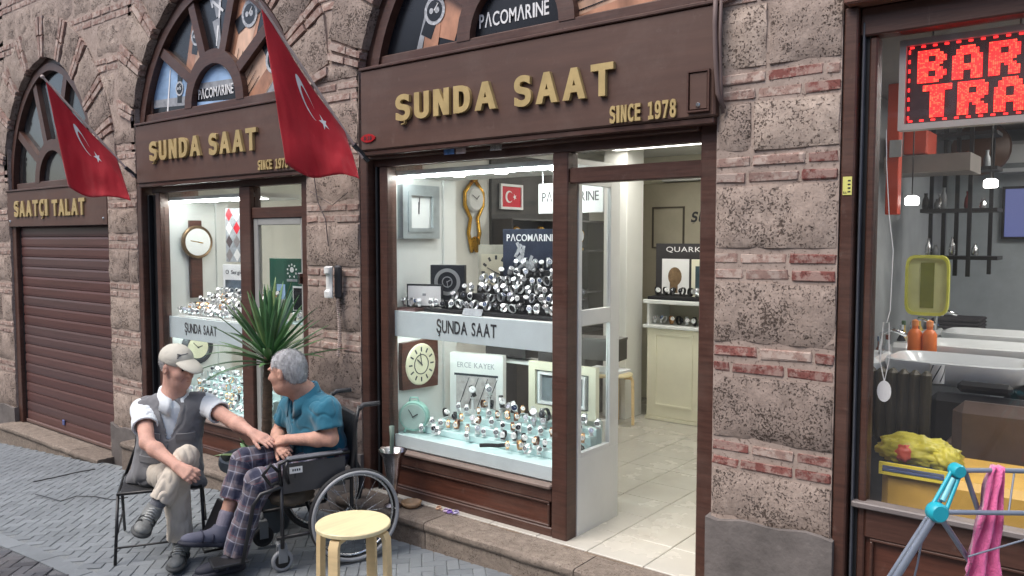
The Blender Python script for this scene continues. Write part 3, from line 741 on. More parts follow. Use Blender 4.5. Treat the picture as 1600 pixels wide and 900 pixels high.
for i in range(n):
    z0 = zb + i * h; k = rnd.randrange(3); vs = []; fs = []
    for x in (-9.50, -7.47):
        for dy, f in prof: vs.append((x, 3.545 + dy, z0 + f * h))
        vs += [(x, 3.565, z0 + h), (x, 3.565, z0)]
    m = len(prof) + 2
    for j in range(m): fs.append((j, (j + 1) % m, m + (j + 1) % m, m + j))
    MB().add(vs, fs).build('shutter_slat', SHUT[k], ft)
B(-9.50, -7.50, 3.515, 3.56, zb - .022, zb + .01, b=.004).build('bottom_bar', mat('shutter_foot', srgb(118, 96, 90), .5, metal=.2, var=.15), ft)
B(-8.62, -8.57, 3.518, 3.529, -.10, -.045, b=.004).build('shutter_lock', mat('lock_blue', srgb(90, 100, 150), .4, var=.2), ft)
B(-7.56, -7.50, 3.505, 3.53, -.16, -.10, b=.01).build('corner_guard', mat('pale_guard', srgb(190, 165, 150), .6, var=.2), ft)
# ---------------------------------------------------------------- barber front (runs on to the right)
bf = thing('storefront', 'brown framed barber shop window with red lit sign', 'shop front', (.6, 3.52, .2))
post(bf, -.998, -.945, .2, 2.74, 3.47, 3.60); post(bf, -.943, -.912, .2, 2.68, 3.53, 3.60, BLACK, 'shutter_rail', 0); post(bf, -.934, -.926, .2, 2.68, 3.50, 3.53, mat('rail_grey', (.10, .105, .12), .4), 'shutter_rail')
post(bf, -.910, -.880, .2, 2.62, 3.52, 3.60); post(bf, 2.2, 2.3, .2, 2.62, 3.50, 3.60)
B(-.945, 3.0, 3.505, 3.60, 2.625, 2.74, b=.006).build('head_rail', WOODH, bf)
sbB = B(-.99, 3.0, 3.42, 3.56, 2.742, 3.25, b=.008).build('sign_board', mat('barber_board', srgb(112, 76, 62), .5, var=.2, scale=2, stretch=(.7, 8, 8)), bf)
B(-.85, -.75, 3.414, 3.42, 2.77, 2.86).build('sticker', mat('red_print', srgb(200, 50, 60), .4, var=.2), sbB); B(-.66, 2.0, 3.414, 3.42, 2.775, 2.9).build('sign_print', mat('yellow_print', srgb(210, 180, 120), .4, var=.2), sbB)
B(-.880, 2.2, 3.548, 3.556, .70, 2.625).build('window_pane', GLASS, bf)
B(-.93, 2.2, 3.49, 3.56, .672, .698, b=.005).build('sill', mat('barber_sill', srgb(120, 112, 110), .5, var=.2), bf)
panel_under(bf, -.880, 2.2, .2, .672)
stk = B(-.988, -.952, 3.4665, 3.4695, 1.98, 2.055).build('sticker', mat('yellow_label', srgb(214, 210, 120), .5, var=.1), bf)
letters('8-A', -.985, -.972, 1.985, .010, 3.466, PRINTD, stk, depth=.0006, off=.01, one=True, name='lettering')
for k in range(4): B(-.968, -.957, 3.4657, 3.4664, 1.99 + k * .015, 1.996 + k * .015).build('print_line', PRINTD, stk)
# ================================================================ inside the shops
LAMP = emis('lamp_white', (1, .97, .9), 5.4)
LAMPC = emis('led_cool', (.90, 1., .97), 30.0)
SPOT = emis('spot_white', (1, .98, .94), 26.0)
TILE = mat('glazed_floor_tile', srgb(190, 186, 176), .25, var=.08, scale=2.5, dust=.3, dcol=(150, 138, 120))
GROUT = mat('tile_grout', srgb(120, 104, 88), .8, var=.2)
CREAM = mat('cream_paint', srgb(222, 218, 196), .5, var=.04)
BEIGE = mat('beige_panel', srgb(176, 168, 148), .5, var=.06)
CEIL = mat('ceiling_paint', (.7, .7, .66), .8, var=.03)
FASC = mat('frosted_fascia', srgb(212, 226, 228), .35, var=.05)
AQUA = mat('frosted_glass_edge', srgb(196, 222, 222), .3, var=.05)
def struct(mb, name, m): return tag(mb.build(name, m), kind='structure')
# --- shop 1
fl = struct(B(-4.3, -1.2, 3.46, 7.3, .02, .160), 'shop_floor', GROUT)
tm = MB().box(-.164, .164, -.157, .157, -.006, .008, b=.003).mesh('floor_tile', TILE)
for i in range(-6, 3):
    for j in range(12):
        x, y = -2.067 + i * .332, 3.632 + j * .316
        if -4.2 < x < -1.3: o = link('floor_tile', tm, fl, False); o.location = (x, y, .160 + rnd.uniform(-.0006, .0006))
struct(B(-4.34, -4.24, 3.62, 7.3, .0, 2.75), 'shop_side_wall', WHITEW)
struct(B(-1.54, -1.44, 3.62, 7.3, .0, 2.75), 'shop_side_wall', WHITEW)
struct(B(-4.24, -1.54, 7.3, 7.4, .0, 2.75), 'shop_back_wall', CREAM)
struct(B(-4.24, -1.54, 3.62, 7.3, 2.62, 2.72), 'shop_ceiling', CEIL)
def lamp_panel(x0, x1, y0, y1, z, label, m=LAMP):
    t = thing('ceiling_lamp', label, 'lamp', ((x0 + x1) / 2, (y0 + y1) / 2, z), group='panel lamps in the shop ceilings')
    B(x0, x1, y0, y1, z, z + .02).build('lit_panel', m, t); MB().ring([(x0, y0), (x1, y0), (x1, y1), (x0, y1)], [(x0 - .02, y0 - .02), (x1 + .02, y0 - .02), (x1 + .02, y1 + .02), (x0 - .02, y1 + .02)], z - .006, z + .024)
    f = MB(); f.box(x0 - .025, x0, y0 - .025, y1 + .025, z - .006, z + .03); f.box(x1, x1 + .025, y0 - .025, y1 + .025, z - .006, z + .03); f.box(x0, x1, y0 - .025, y0, z - .006, z + .03); f.box(x0, x1, y1, y1 + .025, z - .006, z + .03)
    f.build('lamp_frame', WHITEP, t)
lamp_panel(-2.7, -1.75, 4.15, 4.75, 2.58, 'bright white ceiling panel lamp seen through the glass above the open door')
lamp_panel(-3.7, -2.7, 5.6, 6.2, 2.58, 'white ceiling panel lamp deep inside the open middle shop')
# --- display case, shop 1
def display_case(x0, x1, z0, zs, zs0, zt, zbase, lab, yb=4.05):
    t = thing('display_case', lab, 'display case', ((x0 + x1) / 2, 3.8, z0))
    B(x0 - .06, x0, 3.605, yb, z0, zt, b=.003).build('side_panel', WHITEP, t)
    B(x0 - .06, x0 + .015, yb + .002, yb + .13, z0, zt, b=.003).build('corner_post', WHITEP, t)
    B(x0, x1, 3.605, yb, z0, zbase - .012).build('base_box', WHITEP, t)
    B(x0, x1, 3.58, yb, zbase - .010, zbase, b=.002).build('glass_shelf', AQUA, t)
    B(x0, x1, 3.566, 3.579, zbase - .075, zbase + .002).build('lower_fascia', FASC, t)
    B(x0, x1, 3.60, yb, zs - .02, zs, b=.002).build('shelf', WHITEP, t)
    fa = B(x0, x1, 3.572, 3.588, zs0, zs + .004, b=.002).build('fascia', FASC, t)
    B(x0, x1, 3.60, yb + .1, zt, zt + .03).build('case_top', WHITEP, t)
    for k, f in enumerate((.25, .5, .8)):
        MB().lathe([(0, 0), (.035, 0), (.042, .004)], (x0 + (x1 - x0) * f, 3.84, zt - .004), 16).build('spot_lamp', SPOT, t)
    B(x0 + .03, x1 - .03, 3.612, 3.63, zt - .018, zt - .001).build('led_strip', LAMPC, t)
    B(x0 + .03, x1 - .03, 3.602, 3.62, zs - .036, zs - .021).build('led_strip', LAMPC, t)
    return t, fa
case1, fas1 = display_case(-3.80, -2.415, .17, 1.335, 1.175, 2.20, .535, 'white glass fronted display case in the middle shop window')
letters('ŞUNDA SAAT', -3.40, -2.925, 1.225, .078, 3.571, PRINTD, fas1, depth=.002, off=.012, gap=.09, name='letter')
# the case's end towards the door: solid below, two panes above
dn = MB(); X0, X1 = -2.413, -2.385
B(X0, X1, 3.61, 4.04, .166, .60, b=.002).build('end_panel', WHITEP, case1)
for a, b, c, d in ((3.61, 3.645, .60, 2.14), (3.94, 4.04, .60, 2.14), (3.645, 3.94, 1.325, 1.41), (3.645, 3.94, 2.09, 2.14), (3.645, 3.94, .60, .625)): B(X0, X1, a, b, c, d, b=.002).build('end_frame', WHITEP, case1)
for c, d in ((.625, 1.325), (1.41, 2.09)): B(X0 + .011, X0 + .016, 3.645, 3.94, c, d).build('end_pane', GLASSD, case1)
# --- wrist watches
WSIL = mat('watch_steel', (.74, .75, .76), .36, metal=.85, var=.06); WBLK = mat('watch_leather', (.02, .02, .022), .5, var=.1); WBRN = mat('watch_brown_leather', srgb(96, 60, 42), .5, var=.1)
WROS = mat('watch_rose_gold', srgb(224, 176, 130), .25, metal=1., var=.05)
DW = mat('dial_white', (.75, .76, .75), .3, var=.03); DB = mat('dial_black', (.02, .022, .03), .25, var=.1); DN = mat('dial_navy', (.03, .05, .12), .25, var=.1)
def watch_proto(bandm, casem, dialm, cuffm):
    n = 14; ib = []; ob = []
    for k in range(n):
        a = 2 * math.pi * k / n; ib.append((.023 * math.cos(a), .030 * math.sin(a))); ob.append((.0268 * math.cos(a), .0338 * math.sin(a)))
    band_ = MB(); band_.T = Matrix.Rotation(R(90), 4, 'Z'); band_.ring(ib, ob, -.0100, .0100); bm_ = band_.mesh('strap', bandm, 'auto')
    RX = Matrix.Rotation(R(90), 4, 'X')
    cm = MB().lathe([(0, .0), (.0175, .0), (.0195, .003), (.0195, .007), (.0165, .0094), (.0155, .0086), (0, .0086)], (0, -.024, 0), 16, RX).mesh('case', casem, 'auto')
    dm = MB().lathe([(.0152, .0), (.0152, .0008), (0, .0008)], (0, -.0325, 0), 16, RX); dmm = dm.mesh('dial', dialm)
    hm = MB(); hm.box(-.0008, .0008, -.0345, -.0338, 0, .012); hm.box(0, .008, -.0347, -.0340, -.0008, .0008); hmm = hm.mesh('hands', WSIL if dialm is not DW else DB)
    cu = MB().lathe([(.0, -.034), (.02, -.034), (.02, -.030), (.010, -.028), (.0, -.028)], (0, 0, 0), 10).mesh('stand', cuffm)
    return [('strap', bm_), ('case', cm), ('dial', dmm), ('hands', hmm), ('stand', cu)]
WH = mat('clear_stand', (.75, .78, .78), .2, var=.03)
DS = mat('dial_silver', (.55, .56, .58), .2, metal=.7, var=.1)
PROTO = [watch_proto(WSIL, WSIL, DS, WH), watch_proto(WSIL, WSIL, DB, WH), watch_proto(WBLK, WSIL, DW, WH), watch_proto(WBLK, WBLK, DB, WH), watch_proto(WROS, WROS, DW, WH), watch_proto(WBRN, WROS, DW, WH), watch_proto(WSIL, WSIL, DN, WH)]
LOOK = ['steel watch with pale dial', 'steel watch with black dial', 'black strapped watch with white dial', 'all black watch', 'rose gold watch', 'brown strapped watch', 'steel watch with navy dial']
ORD = ['first', 'second', 'third', 'fourth', 'fifth', 'sixth', 'seventh', 'eighth', 'ninth', 'tenth', 'eleventh', 'twelfth', '13th', '14th', '15th', '16th', '17th', '18th'] + ['%dth' % k if k % 10 not in (1, 2, 3) else '%d%s' % (k, {1: 'st', 2: 'nd', 3: 'rd'}[k % 10]) for k in range(19, 40)]
_wn = {}
def watch(x, y, z, label, group, rz=None, tilt=None, pick=None, s=1.0, row=None):
    r_ = rnd.choice(pick or [0, 0, 0, 1, 1, 2, 3, 4, 6]); key = (label, row); n_ = _wn[key] = _wn.get(key, -1) + 1
    label = LOOK[r_] + ', ' + ORD[n_] + ' from left ' + ('in ' + ORD[row] + ' row ' if row is not None else '') + label; t = thing('wrist_watch', label, 'watch', (x, y, z + .034 * s), group=group)
    t.rotation_euler = (rnd.uniform(-.75, -.1) if tilt is None else tilt, rnd.gauss(0, .22 if rz is None else .06), rnd.gauss(R(32), .5) if rz is None else rz); t.scale = (s * .9,) * 3
    for n_, me in PROTO[r_]: (link(n_, me, t, False) if n_ != 'stand' or (rz is not None) else None)
    return t
STAND = mat('black_velvet', (.012, .012, .014), .9, var=.1)
def stand_tiers(tiers, label, m):
    t = thing('watch_stand', label, 'display stand', (tiers[0][0], tiers[0][2], tiers[0][4]))
    for a, b, y0, y1, z0, z1 in tiers: B(a, b, y0, y1, z0, z1, b=.003).build('tier', m, t)
tiers = []
for k in range(6):
    a = -3.60 + [0, .10, .19, .30, .40, .48][k]; b = -2.46 - [0, 0, 0, .10, .18, .3][k]
    tiers.append((a, b, 3.66 + k * .058, 3.716 + k * .058, 1.336, 1.358 + k * .050))
    n = int((b - a) / .060)
    for i in range(n):
        if rnd.random() < .94: watch(a + .04 + (b - a - .06) * i / max(1, n - 1) + rnd.uniform(-.01, .01), 3.686 + k * .058 + rnd.uniform(-.01, .01), 1.358 + k * .050 + rnd.uniform(0, .012), 'of middle upper shelf', 'watches on the upper shelf of the middle window', row=k, s=rnd.uniform(.85, 1.05), pick=[0, 0, 0, 0, 1, 3, 2, 0, 6])
stand_tiers(tiers, 'stepped black stand carrying watches on the upper shelf of the middle window', STAND)
tr = thing('watch_tray', 'flat dark tray with watches at the left end of the upper shelf', 'tray', (-3.68, 3.63, 1.336)); B(-3.79, -3.62, 3.60, 3.72, 1.336, 1.356, b=.003).build('tray_body', mat('dark_red_tray', srgb(70, 40, 42), .6), tr)
for i in range(3): watch(-3.76 + i * .06, 3.66, 1.357, 'on the flat tray', 'watches on the flat tray')
cd = thing('price_card', 'small white card lying before the heap of watches', 'card', (-3.2, 3.62, 1.337)); cm_ = MB(); cm_.T = Matrix.Translation((-3.16, 3.622, 1.337)) @ Matrix.Rotation(R(-25), 4, 'X'); cm_.box(-.075, .075, -.003, .003, 0, .045); cm_.build('card_face', PRG, cd)
tiers = []
for k in range(5):
    a = -3.66 + [0, .02, .08, .16, .3][k]; b = -2.44
    z1 = .548 + [0, .03, .075, .115, .15][k]
    if k: tiers.append((a, b, 3.64 + k * .062, 3.70 + k * .062, .537, z1))
    n = int((b - a) / .072)
    for i in range(n):
        if k == 0 and rnd.random() < .4: continue
        watch(a + .04 + (b - a - .06) * i / (n - 1) + rnd.uniform(-.015, .015), 3.665 + k * .062 + rnd.uniform(-.012, .012), z1 + rnd.uniform(0, .01), 'of middle lower shelf', 'watches on the lower shelf of the middle window', row=k, rz=rnd.gauss(R(36), .3), tilt=rnd.uniform(-.5, -.1), s=rnd.uniform(.9, 1.1), pick=[0, 0, 0, 0, 0, 1, 2, 4, 3, 5])
stand_tiers(tiers, 'low pale steps carrying watches on the lower shelf of the middle window', AQUA)
for (x, y, z) in ((-3.36, 3.86, .78), (-3.24, 3.88, .80), (-3.13, 3.87, .74), (-3.05, 3.9, .71), (-2.86, 3.85, .70), (-2.78, 3.86, .705), (-2.7, 3.87, .70)): 
    _pn = globals().get('_pn', -1) + 1; p = thing('watch_pedestal', 'clear pedestal, ' + ORD[_pn] + ' from left among the lower shelf watches', 'pedestal', (x, y, .537), group='tall watch pedestals on the lower shelf'); MB().lathe([(.02, 0), (.02, .006), (.008, .012), (.008, z - .545), (.018, z - .54)], (x, y, .537), 10).build('pedestal_body', WH, p)
    watch(x, y, z - .003, 'on the pedestals', 'watches on pedestals on the lower shelf', s=1.3)
# --- clocks and cards in case 1
def wall_frame(M, w, h, fr, dep, fm, face, name, label, cat, loc):
    t = thing(name, label, cat, loc); mb = MB(); mb.T = M
    o = [(-w / 2, -h / 2), (w / 2, -h / 2), (w / 2, h / 2), (-w / 2, h / 2)]; i_ = [(-w / 2 + fr, -h / 2 + fr), (w / 2 - fr, -h / 2 + fr), (w / 2 - fr, h / 2 - fr), (-w / 2 + fr, h / 2 - fr)]
    mb.ring(i_, o, -dep, 0).build('frame', fm, t)
    f2 = MB(); f2.T = M; f2.box(-w / 2 + fr * .9, w / 2 - fr * .9, -dep * .45, -.001, -h / 2 + fr * .9, h / 2 - fr * .9); f = f2.build('face', face, t)
    return t, f
def hands(M, parent, r_, y, hrs, m=None):
    for a, l, w_ in ((hrs[0], .55 * r_, .02 * r_ + .002), (hrs[1], .8 * r_, .014 * r_ + .0015)):
        mb = MB(); mb.T = M @ Matrix.Rotation(a, 4, 'Y'); mb.box(-w_, w_, y - .002, y, -l * .15, l); mb.build('hand', m or PRINTD, parent)
LW = Matrix.Rotation(R(90), 4, 'Z')            # local -Y becomes world +X: hangs on a left-hand wall
M = Matrix.Translation((-3.797, 3.80, 1.975)) @ LW
SILV = mat('silver_frame', srgb(172, 180, 184), .35, metal=.6, var=.15, scale=8)
t, f = wall_frame(M, .34, .35, .045, .05, SILV, DW, 'wall_clock', 'square silver framed clock with blank white face in the middle window', 'clock', (-3.78, 3.80, 1.8)); hands(M, f, .12, -.024, (0, R(4)))
b2 = MB(); b2.T = M; b2.ring([(-.10, -.105), (.10, -.105), (.10, .105), (-.10, .105)], [(-.125, -.13), (.125, -.13), (.125, .13), (-.125, .13)], -.058, -.04); b2.build('inner_frame', SILV, t)
# brown lower clock
M = Matrix.Translation((-3.797, 3.795, .965)) @ LW; t = thing('wall_clock', 'brown wooden clock with round cream dial above the green alarm clock', 'clock', (-3.78, 3.795, .8))
mb = MB(); mb.T = M; mb.prism([(-.165, -.155), (.165, -.165), (.172, 0), (.165, .165), (-.165, .155), (-.172, 0)], -.035, 0); mb.build('case', mat('walnut', srgb(78, 44, 34), .35, var=.3, stretch=(1, 1, 12)), t)
RX = Matrix.Rotation(R(90), 4, 'X')
d_ = MB().lathe([(.0, .006), (.13, .006), (.14, 0)], (0, 0, 0), 28, M @ Matrix.Translation((0, -.036, 0)) @ RX); dl = d_.build('dial', mat('cream_dial', srgb(226, 220, 190), .4, var=.05), t)
for k in range(12):
    a = R(30 * k); q = MB(); q.T = M @ Matrix.Rotation(a, 4, 'Y'); q.box(-.005, .005, -.0445, -.0425, .085, .115); q.build('numeral_mark', PRINTD, dl)
q = MB(); q.T = M; q.ring(circ(0, 0, .062, 24), circ(0, 0, .068, 24), -.0445, -.0425); q.build('dial_ring', PRINTD, dl); hands(M, dl, .10, -.046, (R(-50), R(-10)))
# green alarm clock
c0 = Vector((-3.695, 3.665, .648)); M = Matrix.Translation(c0) @ Matrix.Rotation(R(30), 4, 'Z'); AG = mat('mint_enamel', srgb(150, 196, 184), .35, var=.1)
t = thing('alarm_clock', 'mint green round alarm clock at the left of the lower shelf', 'clock', (c0.x, c0.y, .537))
MB().lathe([(0, .03), (.092, .03), (.098, .02), (.098, -.03), (.09, -.04), (0, -.04)], (0, 0, 0), 24, M @ RX).build('case', AG, t, smooth='auto')
dl = MB().lathe([(0, .004), (.08, .004), (.082, 0)], (0, 0, 0), 24, M @ Matrix.Translation((0, -.03, 0)) @ RX).build('dial', mat('grey_dial', srgb(170, 196, 188), .4, var=.1), t); hands(M, dl, .07, -.036, (R(60), R(-30)))
for s_ in (-1, 1): q = MB(); q.T = M; q.tube([(s_ * .05, 0, -.08), (s_ * .07, 0, -.109)], .008, 8); q.build('foot', AG, t)
q = MB(); q.T = M; q.tube([(-.03, 0, .095), (-.025, 0, .12), (.025, 0, .12), (.03, 0, .095)], .006, 8); q.build('handle', AG, t)
# card, dial box, poster boxes
def stand_card(x, y, z, w, h, d, m, rz, label, cat='card', name='display_card', tilt=0.):
    M = Matrix.Translation((x, y, z)) @ Matrix.Rotation(rz, 4, 'Z') @ Matrix.Rotation(tilt, 4, 'X'); t = thing(name, label, cat, (x, y, z))
    mb = MB(); mb.T = M; mb.box(-w / 2, w / 2, 0, d, 0, h, b=.002); o = mb.build('board', m, t); return t, o, M
def sub(M, parent, name, m, *bx): mb = MB(); mb.T = M; mb.box(*bx); return mb.build(name, m, parent)
t, o, M = stand_card(-3.63, 3.70, 1.358, .25, .15, .02, DARK, R(20), 'white certificate card in thin black frame by the dial box'); sub(M, o, 'print', PRW, -.115, .115, -.002, 0, .012, .138); sub(M, o, 'emblem', PRG, -.012, .012, -.0035, -.002, .075, .09)
t, o, M = stand_card(-3.54, 3.82, 1.40, .23, .23, .05, DARK, R(25), 'black box with one big round dial on the upper shelf', 'box', 'dial_box')
mb = MB(); mb.T = M; mb.ring(circ(0, .12, .065, 28), circ(0, .12, .088, 28), -.004, 0); mb.build('dial_ring', WSIL, o); mb = MB(); mb.T = M; mb.ring(circ(0, .12, .03, 20), circ(0, .12, .036, 20), -.004, 0); mb.build('dial_ring', WSIL, o); hands(M @ Matrix.Translation((0, 0, .12)), o, .05, -.004, (R(60), R(170)), WSIL)
NAVY = mat('navy_poster', srgb(44, 50, 66), .35, var=.35, scale=6)
t, o, M = stand_card(-2.99, 3.985, 1.36, .40, .50, .03, NAVY, R(8), 'navy poster board behind the heap of watches', 'poster', 'poster_board')
letters('PΛCOMΛRINE', -.17, .17, .425, .042, -.001, PRW, o, depth=.0015, off=.01, one=True, M=M, name='lettering')
for k in range(7): sub(M @ Matrix.Translation((rnd.uniform(-.15, 0), 0, rnd.uniform(.2, .34))) @ Matrix.Rotation(rnd.uniform(-1, 1), 4, 'Y'), o, 'printed_glint', PWATCH, -.01, .01, -.002, 0, 0, .09)
mb = MB(); mb.T = M; mb.prism(band(.02, .1, .0, .3, .09, .025), -.0025, -.001); mb.build('printed_glint', PWATCH, o)
t, o, M = stand_card(-3.30, 4.03, 1.40, .28, .36, .04, mat('pewter_clock', srgb(150, 146, 134), .5, var=.2), R(8), 'large square pewter clock behind the left side of the heap', 'clock', 'mantel_clock')
sub(M, o, 'dial', BEIGE, -.115, .115, -.004, 0, .06, .30)
for k in range(12): sub(M @ Matrix.Translation((0, 0, .18)) @ Matrix.Rotation(R(30 * k), 4, 'Y'), o, 'numeral_mark', PRINTD, -.008, .008, -.006, -.004, .085, .112)
hands(M @ Matrix.Translation((0, 0, .18)), o, .09, -.006, (R(110), R(-65)))
t, o, M = stand_card(-2.66, 3.93, 1.95, .46, .18, .012, PRW, 0, 'white hanging board behind the top of the middle window', 'sign', 'hanging_sign'); letters('PΛCOMΛRINE', -.20, .20, .07, .055, -.001, PRINTD, o, depth=.0015, off=.0, one=True, M=M, name='lettering')
for s_ in (-1, 1): sub(M, t, 'hanger', STEEL, s_ * .2 - .002, s_ * .2 + .002, .004, .008, .18, .25)
t, o, M = stand_card(-3.44, 3.985, .60, .40, .44, .05, mat('white_box_card', (.78, .79, .77), .4, var=.03), R(12), 'white display stand with a silver photo of watches on the lower shelf', 'display stand', 'brand_stand'); sub(M, o, 'print', mat('silver_photo', srgb(176, 170, 168), .3, var=.35, scale=14), -.15, .15, -.002, 0, .07, .29); sub(M, o, 'print_edge', DARK, -.165, .165, -.001, 0, .29, .305)
letters('ERCE KAYEK', -.14, .14, .345, .035, -.001, PRG, o, depth=.001, off=.0, one=True, M=M, name='lettering')
for k in range(4): mb = MB(); mb.T = M; mb.prism(band(-.13 + k * .07, .08, -.05 + k * .07, .28, .003, .002), -.0035, -.002); mb.build('printed_line', DARK, o)
t, f = wall_frame(Matrix.Translation((-2.78, 4.06, .87)), .50, .32, .05, .04, CREAM, mat('grey_screen', srgb(112, 120, 124), .3, var=.1), 'picture_frame', 'cream picture frame with grey panel at the right of the lower shelf', 'frame', (-2.78, 4.06, .71))
b2 = MB(); b2.T = Matrix.Translation((-2.78, 4.06, .87)); b2.ring([(-.16, -.085), (.16, -.085), (.16, .085), (-.16, .085)], [(-.175, -.1), (.175, -.1), (.175, .1), (-.175, .1)], -.045, -.015); b2.build('inner_frame', PRW, t)
t, o, M = stand_card(-2.78, 4.10, .54, .5, .16, .06, WHITEP, 0, 'white block carrying the cream picture frame', 'block', 'riser_block')
mb = MB(); mb.T = Matrix.Translation((-3.02, 3.66, .555)) @ Matrix.Rotation(R(20), 4, 'Z'); mb.tube([(-.09, 0, 0), (-.03, 0, .006), (.03, 0, .008), (.09, 0, .02)], .012, 8, flat=.5); tag(mb.build('bracelet', STAND), 'dark strap lying flat at the front of the lower shelf', 'bracelet')
# dark boxes under the upper shelf at the back
for i, (x, z) in enumerate(((-3.3, 1.02), (-2.85, 1.0), (-2.62, 1.06))):
    t, o, M = stand_card(x, 4.12, z, .34, .12, .15, mat('dark_leather_box', (.03, .025, .024), .4, var=.3), R(5 * i), ('long dark box behind the white stand', 'second dark box behind the lower shelf', 'dark box nearest the door behind the lower shelf')[i], 'box', 'storage_box'); sub(M, t, 'lid', mat('box_lid', (.05, .045, .04), .4), -.172, .172, -.004, .154, .12, .135)
B(-3.5, -2.45, 4.10, 4.3, .985, .999).build('back_ledge', WHITEP, case1)
# --- deeper in shop 1, on the left wall and at the back
def pend_clock(x, y, z, lab, s=1.0):
    t = thing('pendulum_clock', lab, 'clock', (x, y, z)); M = Matrix.Translation((x, y, z)) @ LW @ Matrix.Scale(s, 4)
    for nm, pr, zz in (('dial', [(0, .02), (.10, .02), (.12, .0)], .16), ('pendulum', [(0, .015), (.06, .015), (.07, 0)], -.26)): MB().lathe(pr, (0, 0, 0), 20, M @ Matrix.Translation((0, -.03, zz)) @ RX).build(nm, GOLDM if nm == 'pendulum' else DW, t)
    mb = MB(); mb.T = M
    for s_ in (-1, 1): mb.tube([(s_ * .03, -.02, .32), (s_ * .13, -.02, .22), (s_ * .13, -.02, .1), (s_ * .05, -.02, -.02), (s_ * .08, -.02, -.16), (s_ * .03, -.02, -.34)], .018, 8)
    mb.ball((0, -.02, .35), .04); mb.build('lyre_case', GOLDM, t, smooth=True); hands(M @ Matrix.Translation((0, 0, .16)), t, .09, -.054, (R(50), R(-60)))
pend_clock(-4.235, 4.87, 1.98, 'gold lyre shaped pendulum clock on the wall behind the window', .85)
t, f = wall_frame(Matrix.Translation((-4.203, 5.32, 2.15)) @ LW, .30, .21, .02, .02, PRW, mat('flag_red', srgb(196, 34, 52), .5, var=.05), 'framed_flag', 'small framed red flag with white crescent and star inside the middle shop', 'picture', (-4.2, 5.32, 2.05))
def moon_pts(cx, cz, r_, n=22):
    out = [(cx + r_ * math.cos(a), cz + r_ * math.sin(a)) for a in [R(38) + (2 * math.pi - R(76)) * k / n for k in range(n + 1)]]
    c2, r2 = cx + r_ * .25, r_ * .8; a0 = math.atan2(out[0][1] - cz, out[0][0] - c2)
    inn = [(c2 + r2 * math.cos(a), cz + r2 * math.sin(a)) for a in [a0 + (2 * math.pi - 2 * a0) * k / n for k in range(n + 1)]]
    return out, inn
def star_pts(cx, cz, r_, rot=0.): return [(cx + (r_ if k % 2 == 0 else r_ * .382) * math.cos(math.pi + rot + k * math.pi / 5), cz + (r_ if k % 2 == 0 else r_ * .382) * math.sin(math.pi + rot + k * math.pi / 5)) for k in range(10)]
M = Matrix.Translation((-4.203, 5.32, 2.15)) @ LW; o_, i_ = moon_pts(-.03, 0, .05); mb = MB(); mb.T = M; mb.ring(i_, o_, -.012, -.0095, closed=False); mb.build('crescent', PRW, f); mb = MB(); mb.T = M; mb.prism(star_pts(.045, 0, .026), -.012, -.0095); mb.build('star', PRW, f)
BK0 = 5.08
cab = thing('wall_cabinet', 'dark glass cabinet with gilt clocks along the shop side wall', 'cabinet', (-4.05, 6.2, .17))
B(-4.235, -3.95, BK0, 6.55, .17, .95, b=.004).build('cabinet_base', mat('dark_cabinet', (.035, .03, .028), .4, var=.2), cab); B(-4.235, -4.21, BK0, 6.55, .95, 2.5).build('back_board', mat('dark_back', (.05, .048, .045), .6, var=.3), cab)
for z in (1.3, 1.68, 1.95): B(-4.205, -4.0, BK0 + .01, 6.54, z, z + .015).build('shelf', mat('smoked_shelf', (.12, .12, .12), .2), cab)
for y in (BK0, 5.8, 6.53): B(-4.205, -4.0, y, y + .02, .95, 1.96).build('upright', mat('dark_cabinet', (.035, .03, .028), .4), cab)
for i, (y, z) in enumerate(((5.25, 1.70), (5.6, 1.70), (6.2, 1.695), (5.3, 1.315), (6.1, 1.315))):
    t = thing('mantel_clock', 'small gilt clock, ' + ('first', 'second', 'third', 'first', 'second', 'first', 'second', 'third')[i] + ' on the ' + ('middle', 'middle', 'middle', 'lowest', 'lowest', 'top', 'top', 'top')[i] + ' shelf of the dark cabinet', 'clock', (-4.10, y, z), group='gilt clocks in the dark cabinet')
    MB().lathe([(.05, 0), (.05, .02), (.03, .03), (.03, .05), (.045, .06)], (-4.10, y, z), 14).build('base', GOLDM, t, smooth='auto'); MB().lathe([(0, .02), (.07, .02), (.08, 0), (0, -.02)], (-4.10, y, z + .13), 18, Matrix.Rotation(R(90), 4, 'Y')).build('body', GOLDM, t, smooth='auto'); MB().lathe([(.055, .0), (.055, .003), (0, .003)], (-4.078, y, z + .13), 16, Matrix.Rotation(R(90), 4, 'Y')).build('dial', DW, t)
